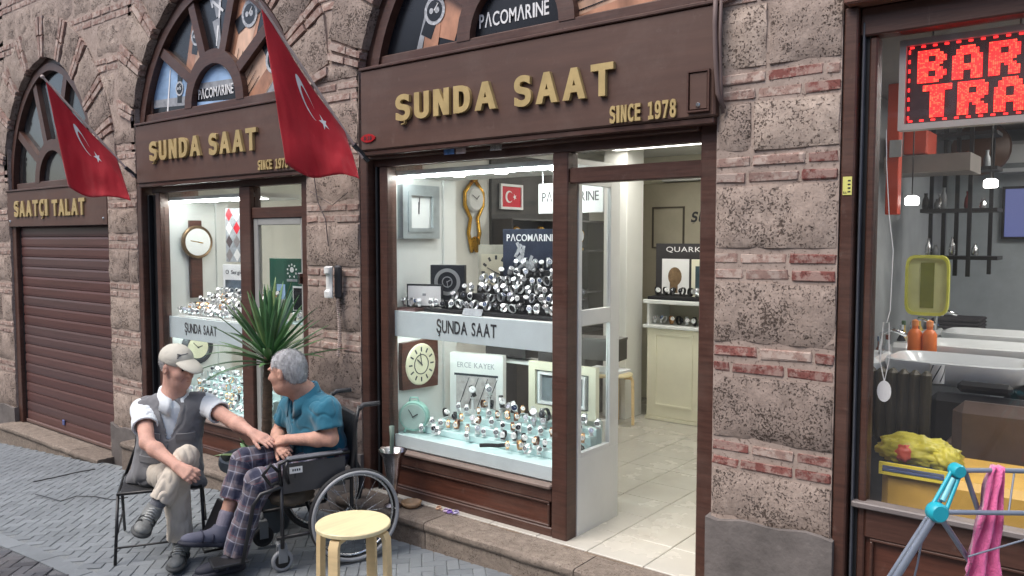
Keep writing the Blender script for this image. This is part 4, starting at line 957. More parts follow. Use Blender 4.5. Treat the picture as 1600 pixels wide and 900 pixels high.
# partition, pillar, counter, stool and wall board beyond the door
tag(B(-3.86, -3.62, 6.25, 6.55, .17, 2.62, b=.004).build('pillar', WHITEW), kind='structure')
dr_ = thing('dark_curtain', 'narrow dark strip of clothes hanging left of the white pillar', 'curtain', (-3.95, 6.5, .17))
for k in range(5): mb = MB(); mb.tube([(-3.99 + k * .035, 6.62 + .02 * (k % 2), .5 + .1 * (k % 3)), (-3.985 + k * .035, 6.6, 1.2), (-3.99 + k * .035, 6.62, 2.3)], .03, 8); mb.build('fold', mat('dark_cloth', (.02, .018, .02), .8) if k % 2 else mat('tan_cloth', srgb(150, 110, 60), .8), dr_)
ct = thing('shop_counter', 'white panelled counter with glass shelf of watches inside the door', 'counter', (-3.1, 6.5, .17)); cx0, cx1, cy = -3.50, -2.55, 6.42
B(cx0, cx1, cy, cy + .45, .20, 1.0, b=.006).build('counter_body', CREAM, ct); B(cx0 - .01, cx1, cy - .012, cy + .45, .172, .20).build('plinth', CREAM, ct); B(cx0 - .03, cx1, cy - .03, cy + .47, 1.0, 1.03, b=.005).build('lower_top', WHITEP, ct); B(cx0 - .03, cx1, cy - .03, cy + .47, 1.22, 1.255, b=.005).build('upper_top', WHITEP, ct)
B(cx0, cx1, cy + .40, cy + .42, 1.03, 1.22).build('shelf_back', BEIGE, ct)
for x in (cx0, cx1 - .02): B(x, x + .02, cy, cy + .4, 1.03, 1.22).build('shelf_end', WHITEP, ct)
for a, b in ((-3.42, -3.05), (-2.98, -2.6)): MB().ring([(a + .02, .32), (b - .02, .32), (b - .02, .94), (a + .02, .94)], [(a, .30), (b, .30), (b, .96), (a, .96)], cy - .010, cy - .0005).build('moulding', CREAM, ct)
for i in range(9): watch(-3.45 + i * .075, 6.5, 1.03, 'under the counter top', 'watches on the inner counter shelf', s=1.3)
for i in range(8): watch(-3.45 + i * .08, 6.48 + rnd.uniform(0, .06), 1.285, 'on top of the counter', 'watches on top of the inner counter', pick=[3, 3, 1, 2], s=1.3)
t = thing('watch_tray', 'dark tray of watches on top of the counter inside', 'tray', (-3.1, 6.5, 1.256)); B(-3.50, -2.75, 6.42, 6.6, 1.256, 1.284, b=.004).build('tray_body', STAND, t)
t, o, M = stand_card(-3.27, 6.66, 1.256, .55, .50, .03, mat('charcoal_poster', srgb(52, 50, 52), .5, var=.2), 0, 'charcoal poster board standing on the counter inside', 'poster', 'poster_board'); letters('QUARK', -.17, .17, .425, .045, -.001, PRW, o, depth=.001, off=.0, gap=.12, one=True, M=M, name='lettering')
sub(M, o, 'print', PRW, -.21, .06, -.002, 0, .04, .36); mb = MB(); mb.T = M; mb.prism(circ(-.08, .2, .085, 18, .8) , -.0035, -.002); mb.build('printed_portrait', mat('print_brown', srgb(120, 96, 70), .5, var=.4, scale=20), o); sub(M, o, 'printed_bust', mat('print_brown', srgb(120, 96, 70), .5), -.13, -.05, -.003, -.002, .05, .14)
t, o, M = stand_card(-3.02, 6.60, 1.256, .28, .36, .03, CREAM, 0, 'cream framed box beside the charcoal poster on the counter', 'box', 'display_box'); sub(M, o, 'print', mat('print_teal', srgb(60, 76, 84), .5, var=.5, scale=9), -.10, .10, -.003, 0, .04, .30)
bb = thing('wall_board', 'beige wall panel with dark letters and a framed print behind the counter', 'sign', (-3.0, 7.2, 1.2)); B(-4.0, -2.0, 7.22, 7.295, 1.2, 2.35, b=.004).build('panel', BEIGE, bb); letters('ŞUNDA SAAT', -3.47, -2.66, 1.96, .10, 7.219, PRINTD, bb, depth=.003, off=.03, one=True, name='lettering', shear=.2)
MB().ring([(-3.87, 1.72), (-3.55, 1.72), (-3.55, 2.10), (-3.87, 2.10)], [(-3.885, 1.705), (-3.535, 1.705), (-3.535, 2.115), (-3.885, 2.115)], 7.205, 7.2195).build('print_frame', mat('thin_dark_frame', srgb(84, 76, 66), .5), bb)
B(-3.75, -2.0, 7.15, 7.29, 2.36, 2.40).build('cornice', WHITEP, bb)
def stool(name, lab, c, h, r_, m, mt, rot=0.):
    t = thing(name, lab, 'stool', c); x, y, z = c
    MB().lathe([(0, h - .022), (r_ - .006, h - .022), (r_, h - .018), (r_, h - .004), (r_ - .004, h), (0, h)], c, 40).build('seat', mt, t, smooth='auto')
    for k in range(4):
        a = rot + k * math.pi / 2; d = Vector((math.cos(a), math.sin(a), 0)); tg = Vector((-d.y, d.x, 0)); cc = Vector(c)
        path = [(.55, h - .036), (.80, h - .036), (.93, h - .040), (.99, h - .062), (1.0, h - .10), (1.02, h * .4), (1.03, 0)]
        vs = []; fs = []; w_ = .024; th = .011
        for i, (rr, hh) in enumerate(path):
            a0 = path[max(0, i - 1)]; a1 = path[min(len(path) - 1, i + 1)]; tr_, tz = (a1[0] - a0[0]) * r_, a1[1] - a0[1]; l = math.hypot(tr_, tz); nr, nz = -tz / l, tr_ / l
            for sg, tt in ((-1, -1), (1, -1), (1, 1), (-1, 1)): vs.append(cc + d * (rr * r_ + nr * th * tt) + tg * (w_ * sg) + Vector((0, 0, hh + nz * th * tt)))
        n = len(path)
        for i in range(n - 1):
            for j in range(4): fs.append((i * 4 + j, i * 4 + (j + 1) % 4, i * 4 + 4 + (j + 1) % 4, i * 4 + 4 + j))
        fs += [(0, 1, 2, 3), tuple(4 * n - 4 + j for j in range(4))]
        MB().add(vs, fs).build('leg', m, t, smooth='auto')
    return t
BIRCH = mat('birch', srgb(222, 196, 150), .4, var=.10, scale=4, stretch=(1, 1, 6)); BIRCHT = mat('birch_top', srgb(222, 208, 166), .4, var=.12, scale=5, stretch=(9, 1, 1), detail=8, dust=.12, dcol=(190, 168, 130))
stool('round_stool', 'small birch stool inside the shop by the white pillar', (-3.62, 6.05, .17), .45, .165, BIRCH, BIRCHT, .4)
bk = thing('backpack', 'black bag hanging at the right edge of the open door', 'bag', (-1.72, 3.95, .45)); mb = MB(); mb.ball((-1.66, 4.0, .62), (.09, .1, .2)); mb.build('bag_body', STAND, bk, smooth=True); mb = MB(); mb.tube([(-1.74, 3.98, .80), (-1.79, 3.96, .62), (-1.80, 3.95, .46), (-1.74, 3.97, .40)], .014, 8); mb.build('strap', STAND, bk, smooth=True)
# ---------------------------------------------------------------- shop 2 interior
struct(B(-6.9, -4.5, 3.46, 6.3, -.05, .046), 'shop_floor', TILE); struct(B(-7.0, -6.9, 3.62, 6.3, 0, 2.6), 'shop_side_wall', WHITEW); struct(B(-4.52, -4.44, 3.62, 6.3, 0, 2.6), 'shop_side_wall', WHITEW); struct(B(-6.9, -4.52, 6.3, 6.4, 0, 2.6), 'shop_back_wall', CREAM); struct(B(-6.9, -4.52, 3.62, 6.3, 2.5, 2.6), 'shop_ceiling', CEIL)
lamp_panel(-5.9, -4.9, 4.5, 5.1, 2.47, 'white ceiling panel lamp inside the left watch shop')
case2, fas2 = display_case(-6.60, -5.30, .06, 1.135, .955, 2.12, .41, 'white glass fronted display case in the left watch shop window')
letters('ŞUNDA SAAT', -6.31, -5.83, 1.015, .078, 3.571, PRINTD, fas2, depth=.002, off=.012, gap=.09, name='letter')
M = Matrix.Translation((-6.597, 3.84, 1.70)) @ LW; t = thing('pendulum_clock', 'long brown wall clock with round white dial in the left window', 'clock', (-6.59, 3.84, 1.3)); mb = MB(); mb.T = M; mb.box(-.055, .055, -.04, 0, -.42, .26, b=.004); mb.build('case', mat('walnut', srgb(78, 44, 34), .35), t)
MB().lathe([(0, .02), (.125, .02), (.135, .03), (.145, .02), (.145, 0)], (0, 0, 0), 28, M @ Matrix.Translation((0, -.04, .07)) @ RX).build('rim', mat('bronze', srgb(120, 96, 70), .35, metal=.6), t, smooth='auto'); dl = MB().lathe([(0, .004), (.118, .004), (.118, 0)], (0, 0, 0), 28, M @ Matrix.Translation((0, -.062, .07)) @ RX).build('dial', DW, t); hands(M @ Matrix.Translation((0, 0, .07)), dl, .09, -.067, (R(100), R(-80)), GOLDM)
M = Matrix.Translation((-6.597, 3.84, .835)) @ LW; t = thing('wall_clock', 'dark rimmed round clock behind the white cap in the left window', 'clock', (-6.59, 3.84, .7)); MB().lathe([(0, .02), (.10, .02), (.11, .035), (.15, .02), (.15, 0)], (0, 0, 0), 28, M @ RX).build('rim', DARK, t, smooth='auto'); dl = MB().lathe([(0, .004), (.098, .004), (.098, 0)], (0, 0, 0), 28, M @ Matrix.Translation((0, -.021, 0)) @ RX).build('dial', mat('cream_dial', srgb(226, 220, 190), .4), t); hands(M, dl, .08, -.026, (R(75), R(-45)))
t, o, M = stand_card(-6.05, 3.95, 1.60, .36, .46, .02, PRG, R(10), 'grey and red diamond patterned poster in the left window', 'poster', 'poster_board'); ARG = [mat('diamond_red', srgb(190, 36, 48), .4), mat('diamond_grey', srgb(120, 112, 112), .4), mat('diamond_dark', srgb(72, 60, 62), .4), mat('diamond_white', srgb(210, 206, 204), .4)]
for i in range(4):
    for j in range(4):
        mb = MB(); mb.T = M; cx, cz = -.135 + i * .09, .06 + j * .115; mb.prism([(cx - .04, cz), (cx, cz - .055), (cx + .04, cz), (cx, cz + .055)], -.002, 0); mb.build('diamond', ARG[0 if (i + j) == 3 or (i == 2 and j == 1) else 1 + (i * 2 + j) % 3], o)
t, o, M = stand_card(-6.0, 3.90, 1.14, .40, .44, .03, PRW, R(10), 'white and grey photo stand behind the watches in the left window', 'display stand', 'brand_stand'); sub(M, o, 'print', mat('blue_grey_photo', srgb(96, 108, 120), .35, var=.5, scale=9), -.17, .17, -.002, 0, .03, .31); letters('Sergio Tacc', -.10, .17, .36, .032, -.001, PRINTD, o, depth=.001, off=.0, gap=.07, one=True, M=M, name='lettering'); mb = MB(); mb.T = M; mb.ring(circ(-.145, .377, .014), circ(-.145, .377, .019), -.002, 0); mb.build('emblem', PRINTD, o)
GRN = mat('bottle_green_poster', srgb(28, 78, 62), .4, var=.15)
t, o, M = stand_card(-5.42, 3.97, 1.20, .46, .44, .03, GRN, R(5), 'green poster board with white emblem behind the left shop door', 'poster', 'poster_board')
for k in range(9): a = R(-60 + 300 * k / 8); mb = MB(); mb.T = M; mb.prism(band(.04 + .045 * math.cos(a), .34 + .045 * math.sin(a), .04 + .06 * math.cos(a), .34 + .06 * math.sin(a), .008, .004), -.002, 0); mb.build('emblem', PRW, o)
mb = MB(); mb.T = M; mb.prism(circ(.04, .35, .022), -.002, 0); mb.build('emblem', PRW, o); sub(M, o, 'emblem', PRG, -.02, .10, -.002, 0, .255, .275)
sub(M, o, 'print', PRW, .05, .19, -.004, -.001, .02, .22); sub(M, o, 'print', NIGHT, .06, .18, -.006, -.004, .03, .205); sub(M, o, 'print', BLUEG, -.14, -.04, -.004, -.001, .02, .23)
sub(M, t, 'post', WHITEP, .25, .28, -.02, .02, -.8, .9); sub(M, t, 'post', WHITEP, -.28, -.25, -.02, .02, -1.0, .05)
for k in range(5):
    z1 = 1.15 + k * .042; a, b = -6.52 + k * .06, -5.35
    for i in range(int((b - a) / .066)):
        watch(a + .03 + i * .066 + rnd.uniform(-.01, .01), 3.64 + k * .055, z1 + rnd.uniform(0, .01), 'of left upper shelf', 'watches on the upper shelf of the left window', row=k, s=rnd.uniform(.9, 1.1), pick=[0, 0, 0, 0, 4, 1, 2])
stand_tiers([(-6.5 + k * .06, -5.35, 3.615 + k * .055, 3.668 + k * .055, 1.136, 1.15 + k * .042) for k in range(5)], 'pale stepped stand carrying watches in the left window', WHITEP)
for k in range(5):
    z1 = .414 + k * .05; a, b = -6.5, -5.34
    for i in range(int((b - a) / .078)):
        watch(a + .03 + i * .078 + rnd.uniform(-.01, .01), 3.64 + k * .07, z1, 'of left lower shelf', 'watches on the lower shelf of the left window', row=k, rz=rnd.gauss(R(48), .4), tilt=rnd.uniform(-.6, -.1), s=rnd.uniform(.9, 1.15), pick=[0, 0, 0, 0, 4, 1, 2])
stand_tiers([(-6.52, -5.34, 3.61 + k * .07, 3.677 + k * .07, .411, .414 + k * .05) for k in range(1, 5)], 'low glass steps carrying watches low in the left window', AQUA)
for k, (x, z) in enumerate(((-5.1, .45), (-5.1, .8), (-5.1, 1.15))): t = thing('glass_shelf', 'glass shelf of watches behind the left shop door, ' + ('lowest', 'middle', 'highest')[k], 'shelf', (x, 3.9, z)); B(-5.28, -4.72, 3.8, 4.0, z - .012, z, b=.002).build('plate', AQUA, t); [watch(-5.22 + i * .08, 3.88, z, 'behind the door glass', 'watches behind the left shop door', row=k, s=1.25, pick=[0, 0, 4, 2]) for i in range(6)]
# ================================================================ barber shop inside
struct(B(-1.42, 3.0, 3.62, 8.0, .05, .20), 'shop_floor', mat('barber_floor', srgb(96, 92, 90), .4, var=.15)); struct(B(-1.44, -1.38, 3.62, 8.0, .2, 2.9), 'shop_side_wall', mat('barber_wall', srgb(158, 162, 166), .6, var=.10)); struct(B(-1.4, 3.0, 8.0, 8.1, .2, 2.9), 'shop_back_wall', mat('barber_back', srgb(168, 176, 182), .6, var=.1)); struct(B(3.0, 3.1, 3.62, 8.0, .2, 2.9), 'shop_side_wall', mat('barber_wall', srgb(150, 152, 154), .6)); struct(B(-1.4, 3.0, 3.62, 8.0, 2.72, 2.8), 'shop_ceiling', mat('barber_ceiling', srgb(140, 138, 138), .7, var=.08))
# LED moving-message board
LEDX, LEDZ = -.808, 2.25; led = thing('led_sign', 'red lit dot matrix sign hanging inside the barber window', 'sign', (-.5, 3.64, 2.24))
MB().ring([(-.790, 2.268), (-.33, 2.268), (-.33, 2.582), (-.790, 2.582)], [(-.815, 2.243), (-.305, 2.243), (-.305, 2.607), (-.815, 2.607)], 3.60, 3.66).build('sign_frame', mat('pale_alu', srgb(176, 170, 166), .4, metal=.2, var=.05), led)
B(-.790, -.33, 3.625, 3.655, 2.268, 2.582).build('dot_board', mat('led_board', (.03, .006, .01), .5, var=.1), led)
REDL = emis('led_red', (1.0, .02, .02), 1.5); REDO = emis('led_orange_red', (1.0, .07, .035), 1.6)
FONTLED = {'B': ['11111100', '11111110', '11100111', '11100111', '11111110', '11111100', '11111110', '11100111', '11100111', '11111110', '11111100'], 'A': ['00111100', '01111110', '01111110', '11100111', '11100111', '11100111', '11111111', '11111111', '11100111', '11100111', '11100111'],
           'R': ['11111110', '11111111', '11100111', '11100111', '11111111', '11111110', '11111100', '11101110', '11100111', '11100111', '11100111'], 'T': ['11111111', '11111111', '00111100', '00111100', '00111100', '00111100', '00111100', '00111100', '00111100', '00111100', '00111100']}
mb = MB(); mo = MB(); dz = .0118
def dots(word, x0, zt, dx, dz, shift):
    for wi, ch in enumerate(word):
        for r_, line in enumerate(FONTLED[ch]):
            for c_, v in enumerate(line):
                if v == '1':
                    for sub_ in (0, 1):
                        x = x0 + wi * dx * 19 + (c_ * 2 + sub_) * dx; z = zt - r_ * dz
                        for zz in (z, z - dz / 2): (mo if rnd.random() < .35 else mb).box(x, x + dx * .74, 3.619, 3.6235, zz - dz * .37, zz)
dots('BAR', -.750, 2.558, .0066, dz, 0); dots('TRA', -.728, 2.418, .0066, dz, 0)
for k in range(11):
    for z in (2.572, 2.276): mb.box(-.78 + k * .042, -.765 + k * .042, 3.619, 3.6235, z, z + .007)
for k in range(8): mb.box(-.784, -.778, 3.619, 3.6235, 2.285 + k * .038, 2.30 + k * .038)
tag(mb.build('lit_dots', REDL, led, recalc=False), kind='stuff'); tag(mo.build('lit_dots', REDO, led, recalc=False), kind='stuff')
mb = MB(); mb.tube([(-.7, 3.64, 2.607), (-.7, 3.64, 2.72)], .004, 6); mb.tube([(-.4, 3.64, 2.607), (-.4, 3.64, 2.72)], .004, 6); mb.build('hanging_wire', STEEL, led)
lamp_panel(-.4, .8, 5.6, 6.6, 2.69, 'white ceiling panel lamp inside the barber shop'); lamp_panel(.2, 1.2, 4.3, 5.0, 2.69, 'added unseen panel lamp brightening the barber shop, right of the red sign')  # second panel is an added fill lamp that brightens the barber room
for i, (px, py, y) in enumerate(((1568, 202, 5.0),)):
    p = atY(px, py, y); t = thing('down_light', 'round white down light in the barber ceiling', 'lamp', p); MB().lathe([(0, 0), (.075, 0), (.085, .006), (.085, .012)], (p.x, p.y, 2.70), 20).build('lit_disc', SPOT, t)
for i, (px, py, y, lab) in enumerate(((1425, 315, 5.5, 'small lit pendant lamp beside the red pole in the barber shop'), (1548, 288, 6.0, 'lit white pendant lamp before the back wall of the barber shop'))):
    p = atY(px, py, y); t = thing('pendant_lamp', lab, 'lamp', p, group='pendant lamps in the barber shop'); MB().lathe([(0, -.022), (.036, -.022), (.042, -.014), (.042, .022), (.025, .036), (0, .036)], p, 16).build('lit_shade', emis('pendant_white', (1, .98, .92), 4.), t, smooth='auto'); mb = MB(); mb.tube([p + Vector((0, 0, .045)), (p.x, p.y, 2.72)], .004, 6); mb.build('cord', BLACK, t)
# counter with three basins along the left wall
BWH = mat('basin_white', (.72, .74, .75), .15, var=.03, coat=.3); BLKL = mat('black_leather', (.018, .018, .02), .4, var=.2)
bc = thing('barber_counter', 'long dark barber counter along the left wall', 'counter', (-1.1, 6, .2)); B(-1.375, -.95, 4.75, 7.6, .2, .98, b=.01).build('counter_body', mat('counter_dark', (.03, .03, .035), .35, var=.2), bc); B(-1.378, -.93, 4.73, 7.6, .98, 1.02, b=.006).build('counter_top', mat('counter_pale', srgb(150, 156, 160), .25, var=.1), bc)
for i, (y, lab) in enumerate(((5.05, 'nearest of the three white basins'), (5.85, 'middle of the three white basins'), (6.65, 'farthest of the three white basins'))):
    t = thing('wash_basin', lab + ' on the barber counter', 'basin', (-.8, y, .95), group='white basins on the barber counter')
    sq2 = lambda r_, n=32: [(math.copysign(abs(math.cos(q)) ** .45, math.cos(q)) * r_, math.copysign(abs(math.sin(q)) ** .45, math.sin(q)) * r_) for q in [2 * math.pi * k / n for k in range(n)]]
    vs = []; prof_ = [(.78, .0), (.95, .04), (1.0, .10), (.985, .125), (.93, .13), (.86, .11), (.72, .05), (.1, .035)]
    for r_, z_ in prof_: vs += [(-.79 + a_ * .36, y + b_ * .25, 1.0 + z_) for a_, b_ in sq2(r_)]
    fs = [(i * 32 + k, i * 32 + (k + 1) % 32, i * 32 + 32 + (k + 1) % 32, i * 32 + 32 + k) for i in range(len(prof_) - 1) for k in range(32)] + [tuple(range(32)), tuple((len(prof_) - 1) * 32 + k for k in range(32))]
    MB().add(vs, fs).build('bowl', BWH, t, smooth='auto')
    B(-1.3, -1.16, y - .2, y + .2, 1.021, 1.12, b=.03).build('deck', BWH, t); mb = MB(); mb.tube([(-1.2, y, 1.12), (-1.2, y, 1.24), (-1.14, y, 1.27), (-1.06, y, 1.24)], .012, 8); mb.build('tap', CHROME, t, smooth=True)
for i, (y, s_) in enumerate(((5.0, 1.0), (6.1, 1.0))):
    t = thing('barber_chair', ('near', 'far')[i] + ' black leather barber chair turned towards the basins', 'chair', (-.45 + i * .1, y - .2, .2), group='black barber chairs'); x = -.62 + i * .25; yy = y - .28
    B(x - .25, x + .27, yy - .05, yy + .05, .62, .99, b=.04).build('backrest', BLKL, t); B(x - .25, x + .27, yy + .05, yy + .5, .58, .70, b=.04).build('seat', BLKL, t)
    for s2 in (-.29, .27): B(x + s2, x + s2 + .05, yy, yy + .42, .74, .82, b=.02).build('armrest', BLKL, t)
    MB().lathe([(.25, 0), (.25, .03), (.06, .06), (.05, .38)], (x, yy + .25, .2), 20).build('base', CHROME, t, smooth='auto'); B(x - .12, x + .13, yy - .03, yy + .03, 1.0, 1.06, b=.02).build('headrest', BLKL, t)
t = thing('leather_panel', 'quilted olive brown leather panel under the basin', 'leather_panel', (-1.0, 4.6, .6))  # quilted leather panel built of upright pads
for k in range(6): B(-1.18 + k * .055, -1.128 + k * .055, 4.62, 4.70, .70, 1.10, b=.02).build('pad', mat('olive_leather', srgb(74, 66, 48), .45, var=.2), t)
# bottles, barber pole cup, mirror, shelving, poles
OR = mat('orange_plastic', srgb(232, 120, 52), .35, var=.06)
for i, px in enumerate((1430, 1453)):
    p = atY(px, 512, 5.45); t = thing('spray_bottle', ('left', 'right')[i] + ' of the two orange bottles behind the near basin', 'bottle', (p.x, p.y, 1.10), group='orange bottles'); zb = 1.022
    MB().lathe([(.035, 0), (.042, .01), (.042, .19), (.03, .21), (.018, .22), (.018, .24)], (p.x, p.y, zb), 16).build('bottle_body', OR, t, smooth='auto'); MB().lathe([(.02, .24), (.02, .27), (0, .28)], (p.x, p.y, zb), 12).build('cap', mat('orange_cap', srgb(240, 150, 90), .4), t)
p = atY(1461, 550, 4.72); t = thing('pole_cup', 'small cup striped in black and white like a barber pole', 'cup', (p.x, p.y, 1.02)); zc = 1.022; MB().lathe([(.036, 0), (.036, .10), (.034, .10), (.034, .004)], (p.x, 4.80, zc), 20).build('cup_body', PRW, t, smooth='auto')
for k in range(6):
    mb = MB(); vs = []
    for s_ in range(9):
        a = R(k * 60 + s_ * 9); z = zc + .002 + s_ * .012
        for w_ in (0, .014): vs.append((p.x + .0368 * math.cos(a), 4.80 + .0368 * math.sin(a), min(z + w_, zc + .1)))
    mb.add(vs, [(2 * i, 2 * i + 2, 2 * i + 3, 2 * i + 1) for i in range(8)]); mb.build('stripe', DARK, t)
YM = 5.75
a, b = atY(1416, 398, YM), atY(1482, 495, YM); t = thing('wall_mirror', 'rounded yellow framed mirror on the barber wall', 'mirror', ((a.x + b.x) / 2, YM, b.z)); w_, h_ = (b.x - a.x) / 2, (a.z - b.z) / 2
sq = lambda r_, k=24: [((a.x + b.x) / 2 + (abs(math.cos(q)) ** .35) * math.copysign(w_ * r_, math.cos(q)), (a.z + b.z) / 2 + (abs(math.sin(q)) ** .35) * math.copysign(h_ * r_, math.sin(q))) for q in [2 * math.pi * i / k for i in range(k)]]
MB().ring(sq(.9), sq(1.0), YM - .02, YM + .02).build('frame', mat('yellow_frame', srgb(206, 206, 90), .4), t); MB().prism(sq(.91), YM + .005, YM + .015).build('mirror_glass', mat('mirror_glass', srgb(206, 208, 150), .3, metal=.1, var=.1), t); mb = MB(); mb.box((a.x + b.x) / 2 - .04, (a.x + b.x) / 2 + .04, YM, YM + .0045, b.z + .05, a.z - .05); mb.build('reflection_band', mat('olive_reflect', srgb(120, 124, 50), .3), t)
mb = MB(); t = thing('shelf_rack', 'black metal rack of towels and tools rising to the barber ceiling', 'rack', (-1.0, 6.0, 1.0))
for px in (1452, 1472, 1492, 1512, 1545):
    a = atY(px, 420, 6.0 + (px % 7) * .1); B(a.x - .012, a.x + .012, a.y - .012, a.y + .012, 1.55, 2.72).build('upright', BLACK, t)
for py in (215, 268, 330, 402):
    a, b = atY(1440, py, 6.05), atY(1560, py, 6.05); B(a.x, b.x, 6.0, 6.25, a.z - .012, a.z + .012).build('shelf', BLACK, t)
for i in range(16):
    px = rnd.uniform(1442, 1555); py = rnd.choice((268, 330, 402)); p = atY(px, py, 6.1); h_ = rnd.uniform(.06, .16); q = thing('tool', 'small dark barber tool on the black rack, ' + ORD[i] + ' of many', 'tool', (p.x, 6.1, p.z + .013), group='tools on the black rack'); MB().lathe([(.02, 0), (.024, .02), (.02, h_ * .6), (.01, h_ * .8), (.012, h_)], (p.x, 6.1, p.z + .013), 10).build('tool_body', rnd.choice([BLACK, STEEL, mat('dark_red', srgb(110, 40, 40), .4), mat('grey_plastic', srgb(130, 134, 138), .4)]), q, smooth='auto')
a, b = atY(1386, 205, 5.2), atY(1402, 335, 5.2); t = thing('red_banner', 'tall narrow orange red pillar at the left of the barber shop', 'pillar', (a.x, 5.2, b.z)); B(a.x, b.x + .0, 5.2, 5.28, b.z, 2.72, b=.004).build('pillar_body', mat('orange_red', srgb(196, 70, 44), .4, var=.1), t); B(a.x + .02, b.x + .015, 5.185, 5.20, b.z + .34, b.z + .44).build('plate', mat('steel_plate', (.6, .62, .64), .3, metal=.6), t)
a, b = atY(1412, 205, 5.6), atY(1448, 240, 5.6); t = thing('wall_box', 'orange box under the lit red sign', 'box', (a.x, 5.6, b.z)); B(a.x, b.x, 5.6, 5.9, b.z, a.z, b=.006).build('box_body', mat('orange_red', srgb(196, 70, 44), .4), t); B(a.x - .1, b.x + .25, 5.55, 5.95, b.z - .12, b.z - .01).build('shelf', mat('grey_shelf', srgb(110, 104, 100), .5), t)
a, b = atY(1556, 222, 7.7), atY(1640, 266, 7.7); t = thing('air_conditioner', 'white split air conditioner on the barber back wall', 'air conditioner', (a.x, 7.8, b.z)); B(a.x, b.x + .3, 7.68, 7.99, b.z, a.z, b=.03).build('unit_body', BWH, t); B(a.x + .02, b.x + .28, 7.672, 7.68, b.z + .03, b.z + .07).build('louvre', mat('louvre_grey', srgb(120, 126, 130), .4), t)
p = atY(1532, 232, 7.2); t = thing('wall_fan', 'brown round fan hanging left of the air conditioner', 'fan', p); MB().lathe([(0, .06), (.10, .05), (.20, .01), (.21, -.02), (.19, -.05), (0, -.08)], (0, 0, 0), 24, Matrix.Translation(p) @ Matrix.Rotation(R(70), 4, 'Y') @ RX).build('fan_body', mat('fan_brown', srgb(84, 58, 46), .4, var=.2), t, smooth='auto'); mb = MB(); mb.tube([p, (p.x, p.y, 2.72)], .012, 8); mb.build('fan_stem', BLACK, t)
a, b = atY(1570, 295, 7.9), atY(1640, 370, 7.9); t = thing('screen', 'dark blue lit screen on the barber back wall', 'screen', (a.x, 7.9, b.z)); B(a.x, b.x + .2, 7.95, 7.99, b.z, a.z, b=.005).build('screen_panel', emis('screen_blue', (.06, .07, .16), .8), t); MB().ring([(a.x, b.z), (b.x + .2, b.z), (b.x + .2, a.z), (a.x, a.z)], [(a.x - .02, b.z - .02), (b.x + .22, b.z - .02), (b.x + .22, a.z + .02), (a.x - .02, a.z + .02)], 7.93, 7.995).build('bezel', BLACK, t)
# window bench with yellow bag, brown jacket, hanging tag
bn = thing('window_bench', 'yellow upholstered bench behind the barber window', 'bench', (.3, 3.9, .2)); B(-.86, 2.1, 3.68, 4.15, .62, .80, b=.03).build('bench_cushion', mat('yellow_vinyl', srgb(206, 164, 74), .4, var=.1), bn); B(-.86, 2.1, 3.70, 4.12, .2, .615).build('bench_base', mat('bench_base', srgb(110, 84, 44), .5), bn)
t = thing('tray', 'flat yellow and blue tray on the left end of the bench', 'tray', (-.75, 3.7, .80)); B(-.86, -.60, 3.66, 3.80, .801, .815, b=.003).build('tray_base', mat('tray_blue', srgb(66, 84, 130), .4, var=.3), t); MB().ring([(-.85, .80), (-.61, .80), (-.61, .83), (-.85, .83)], [(-.862, .79), (-.598, .79), (-.598, .842), (-.862, .842)], 3.652, 3.664).build('tray_rim', mat('tray_yellow', srgb(226, 206, 70), .4), t)
def blob(c, r_, amp, sc, seed, m, name, parent, n=28, mm=18):
    mb = MB(); mb.ball((0, 0, 0), 1.0, n, mm); vs = []
    for v in mb.v:
        p = Vector(v); d = 1 + amp * mnoise.fractal(p * sc + Vector((seed, 0, 0)), 1, 2, 4) + amp * .5 * abs(mnoise.noise(p * sc * 2.5 + Vector((0, seed, 0))))
        z = max(p.z, -.75); vs.append((c[0] + p.x * d * r_[0], c[1] + p.y * d * r_[1], c[2] + z * d * r_[2]))
    mb.v = vs; return mb.build(name, m, parent, smooth=True)
YB = mat('thin_yellow_plastic', srgb(224, 214, 84), .28, var=.22, scale=14, bump=1.0, bscale=22, thin=.25)
t = thing('plastic_bag', 'crumpled yellow plastic bag lying on the barber bench', 'bag', (-.68, 3.9, .8)); blob((-.755, 3.86, .858), (.155, .10, .066), .24, 2.6, 3, YB, 'bag_body', t, 64, 40); blob((-.79, 3.775, .86), (.035, .025, .04), .3, 2, 5, mat('red_packet', srgb(206, 90, 70), .4), 'packet', t); blob((-.63, 3.81, .85), (.06, .05, .055), .25, 3, 8, YB, 'bag_handle', t, 40, 24)
t = thing('leather_armchair', 'low brown leather armchair beyond the yellow bag', 'armchair', (-.45, 4.4, .2)); BL_ = mat('brown_leather', srgb(92, 76, 68), .35, var=.25, bump=.2, bscale=12); B(-.70, -.28, 4.30, 4.42, .55, 1.02, b=.05).build('backrest', BL_, t); B(-.70, -.28, 4.42, 4.85, .45, .62, b=.05).build('seat', BL_, t)
for x_ in (-.76, -.28): B(x_, x_ + .09, 4.34, 4.85, .3, .80, b=.035).build('armrest', BL_, t)
p = Vector((-.835, 3.59, 1.17)); t = thing('hanging_tag', 'white oval tag on a loop of string inside the barber window', 'tag', p); mb = MB(); mb.tube([p + Vector((0, 0, .03)), p + Vector((-.02, 0, .12)), p + Vector((-.01, 0, .28)), p + Vector((.012, 0, .28)), p + Vector((.016, 0, .12)), p + Vector((0, 0, .03))], .002, 6); mb.build('string', PRW, t); MB().prism(circ(p.x, p.z - .01, .045, 18, .62), 3.588, 3.592).build('tag_disc', PRW, t)
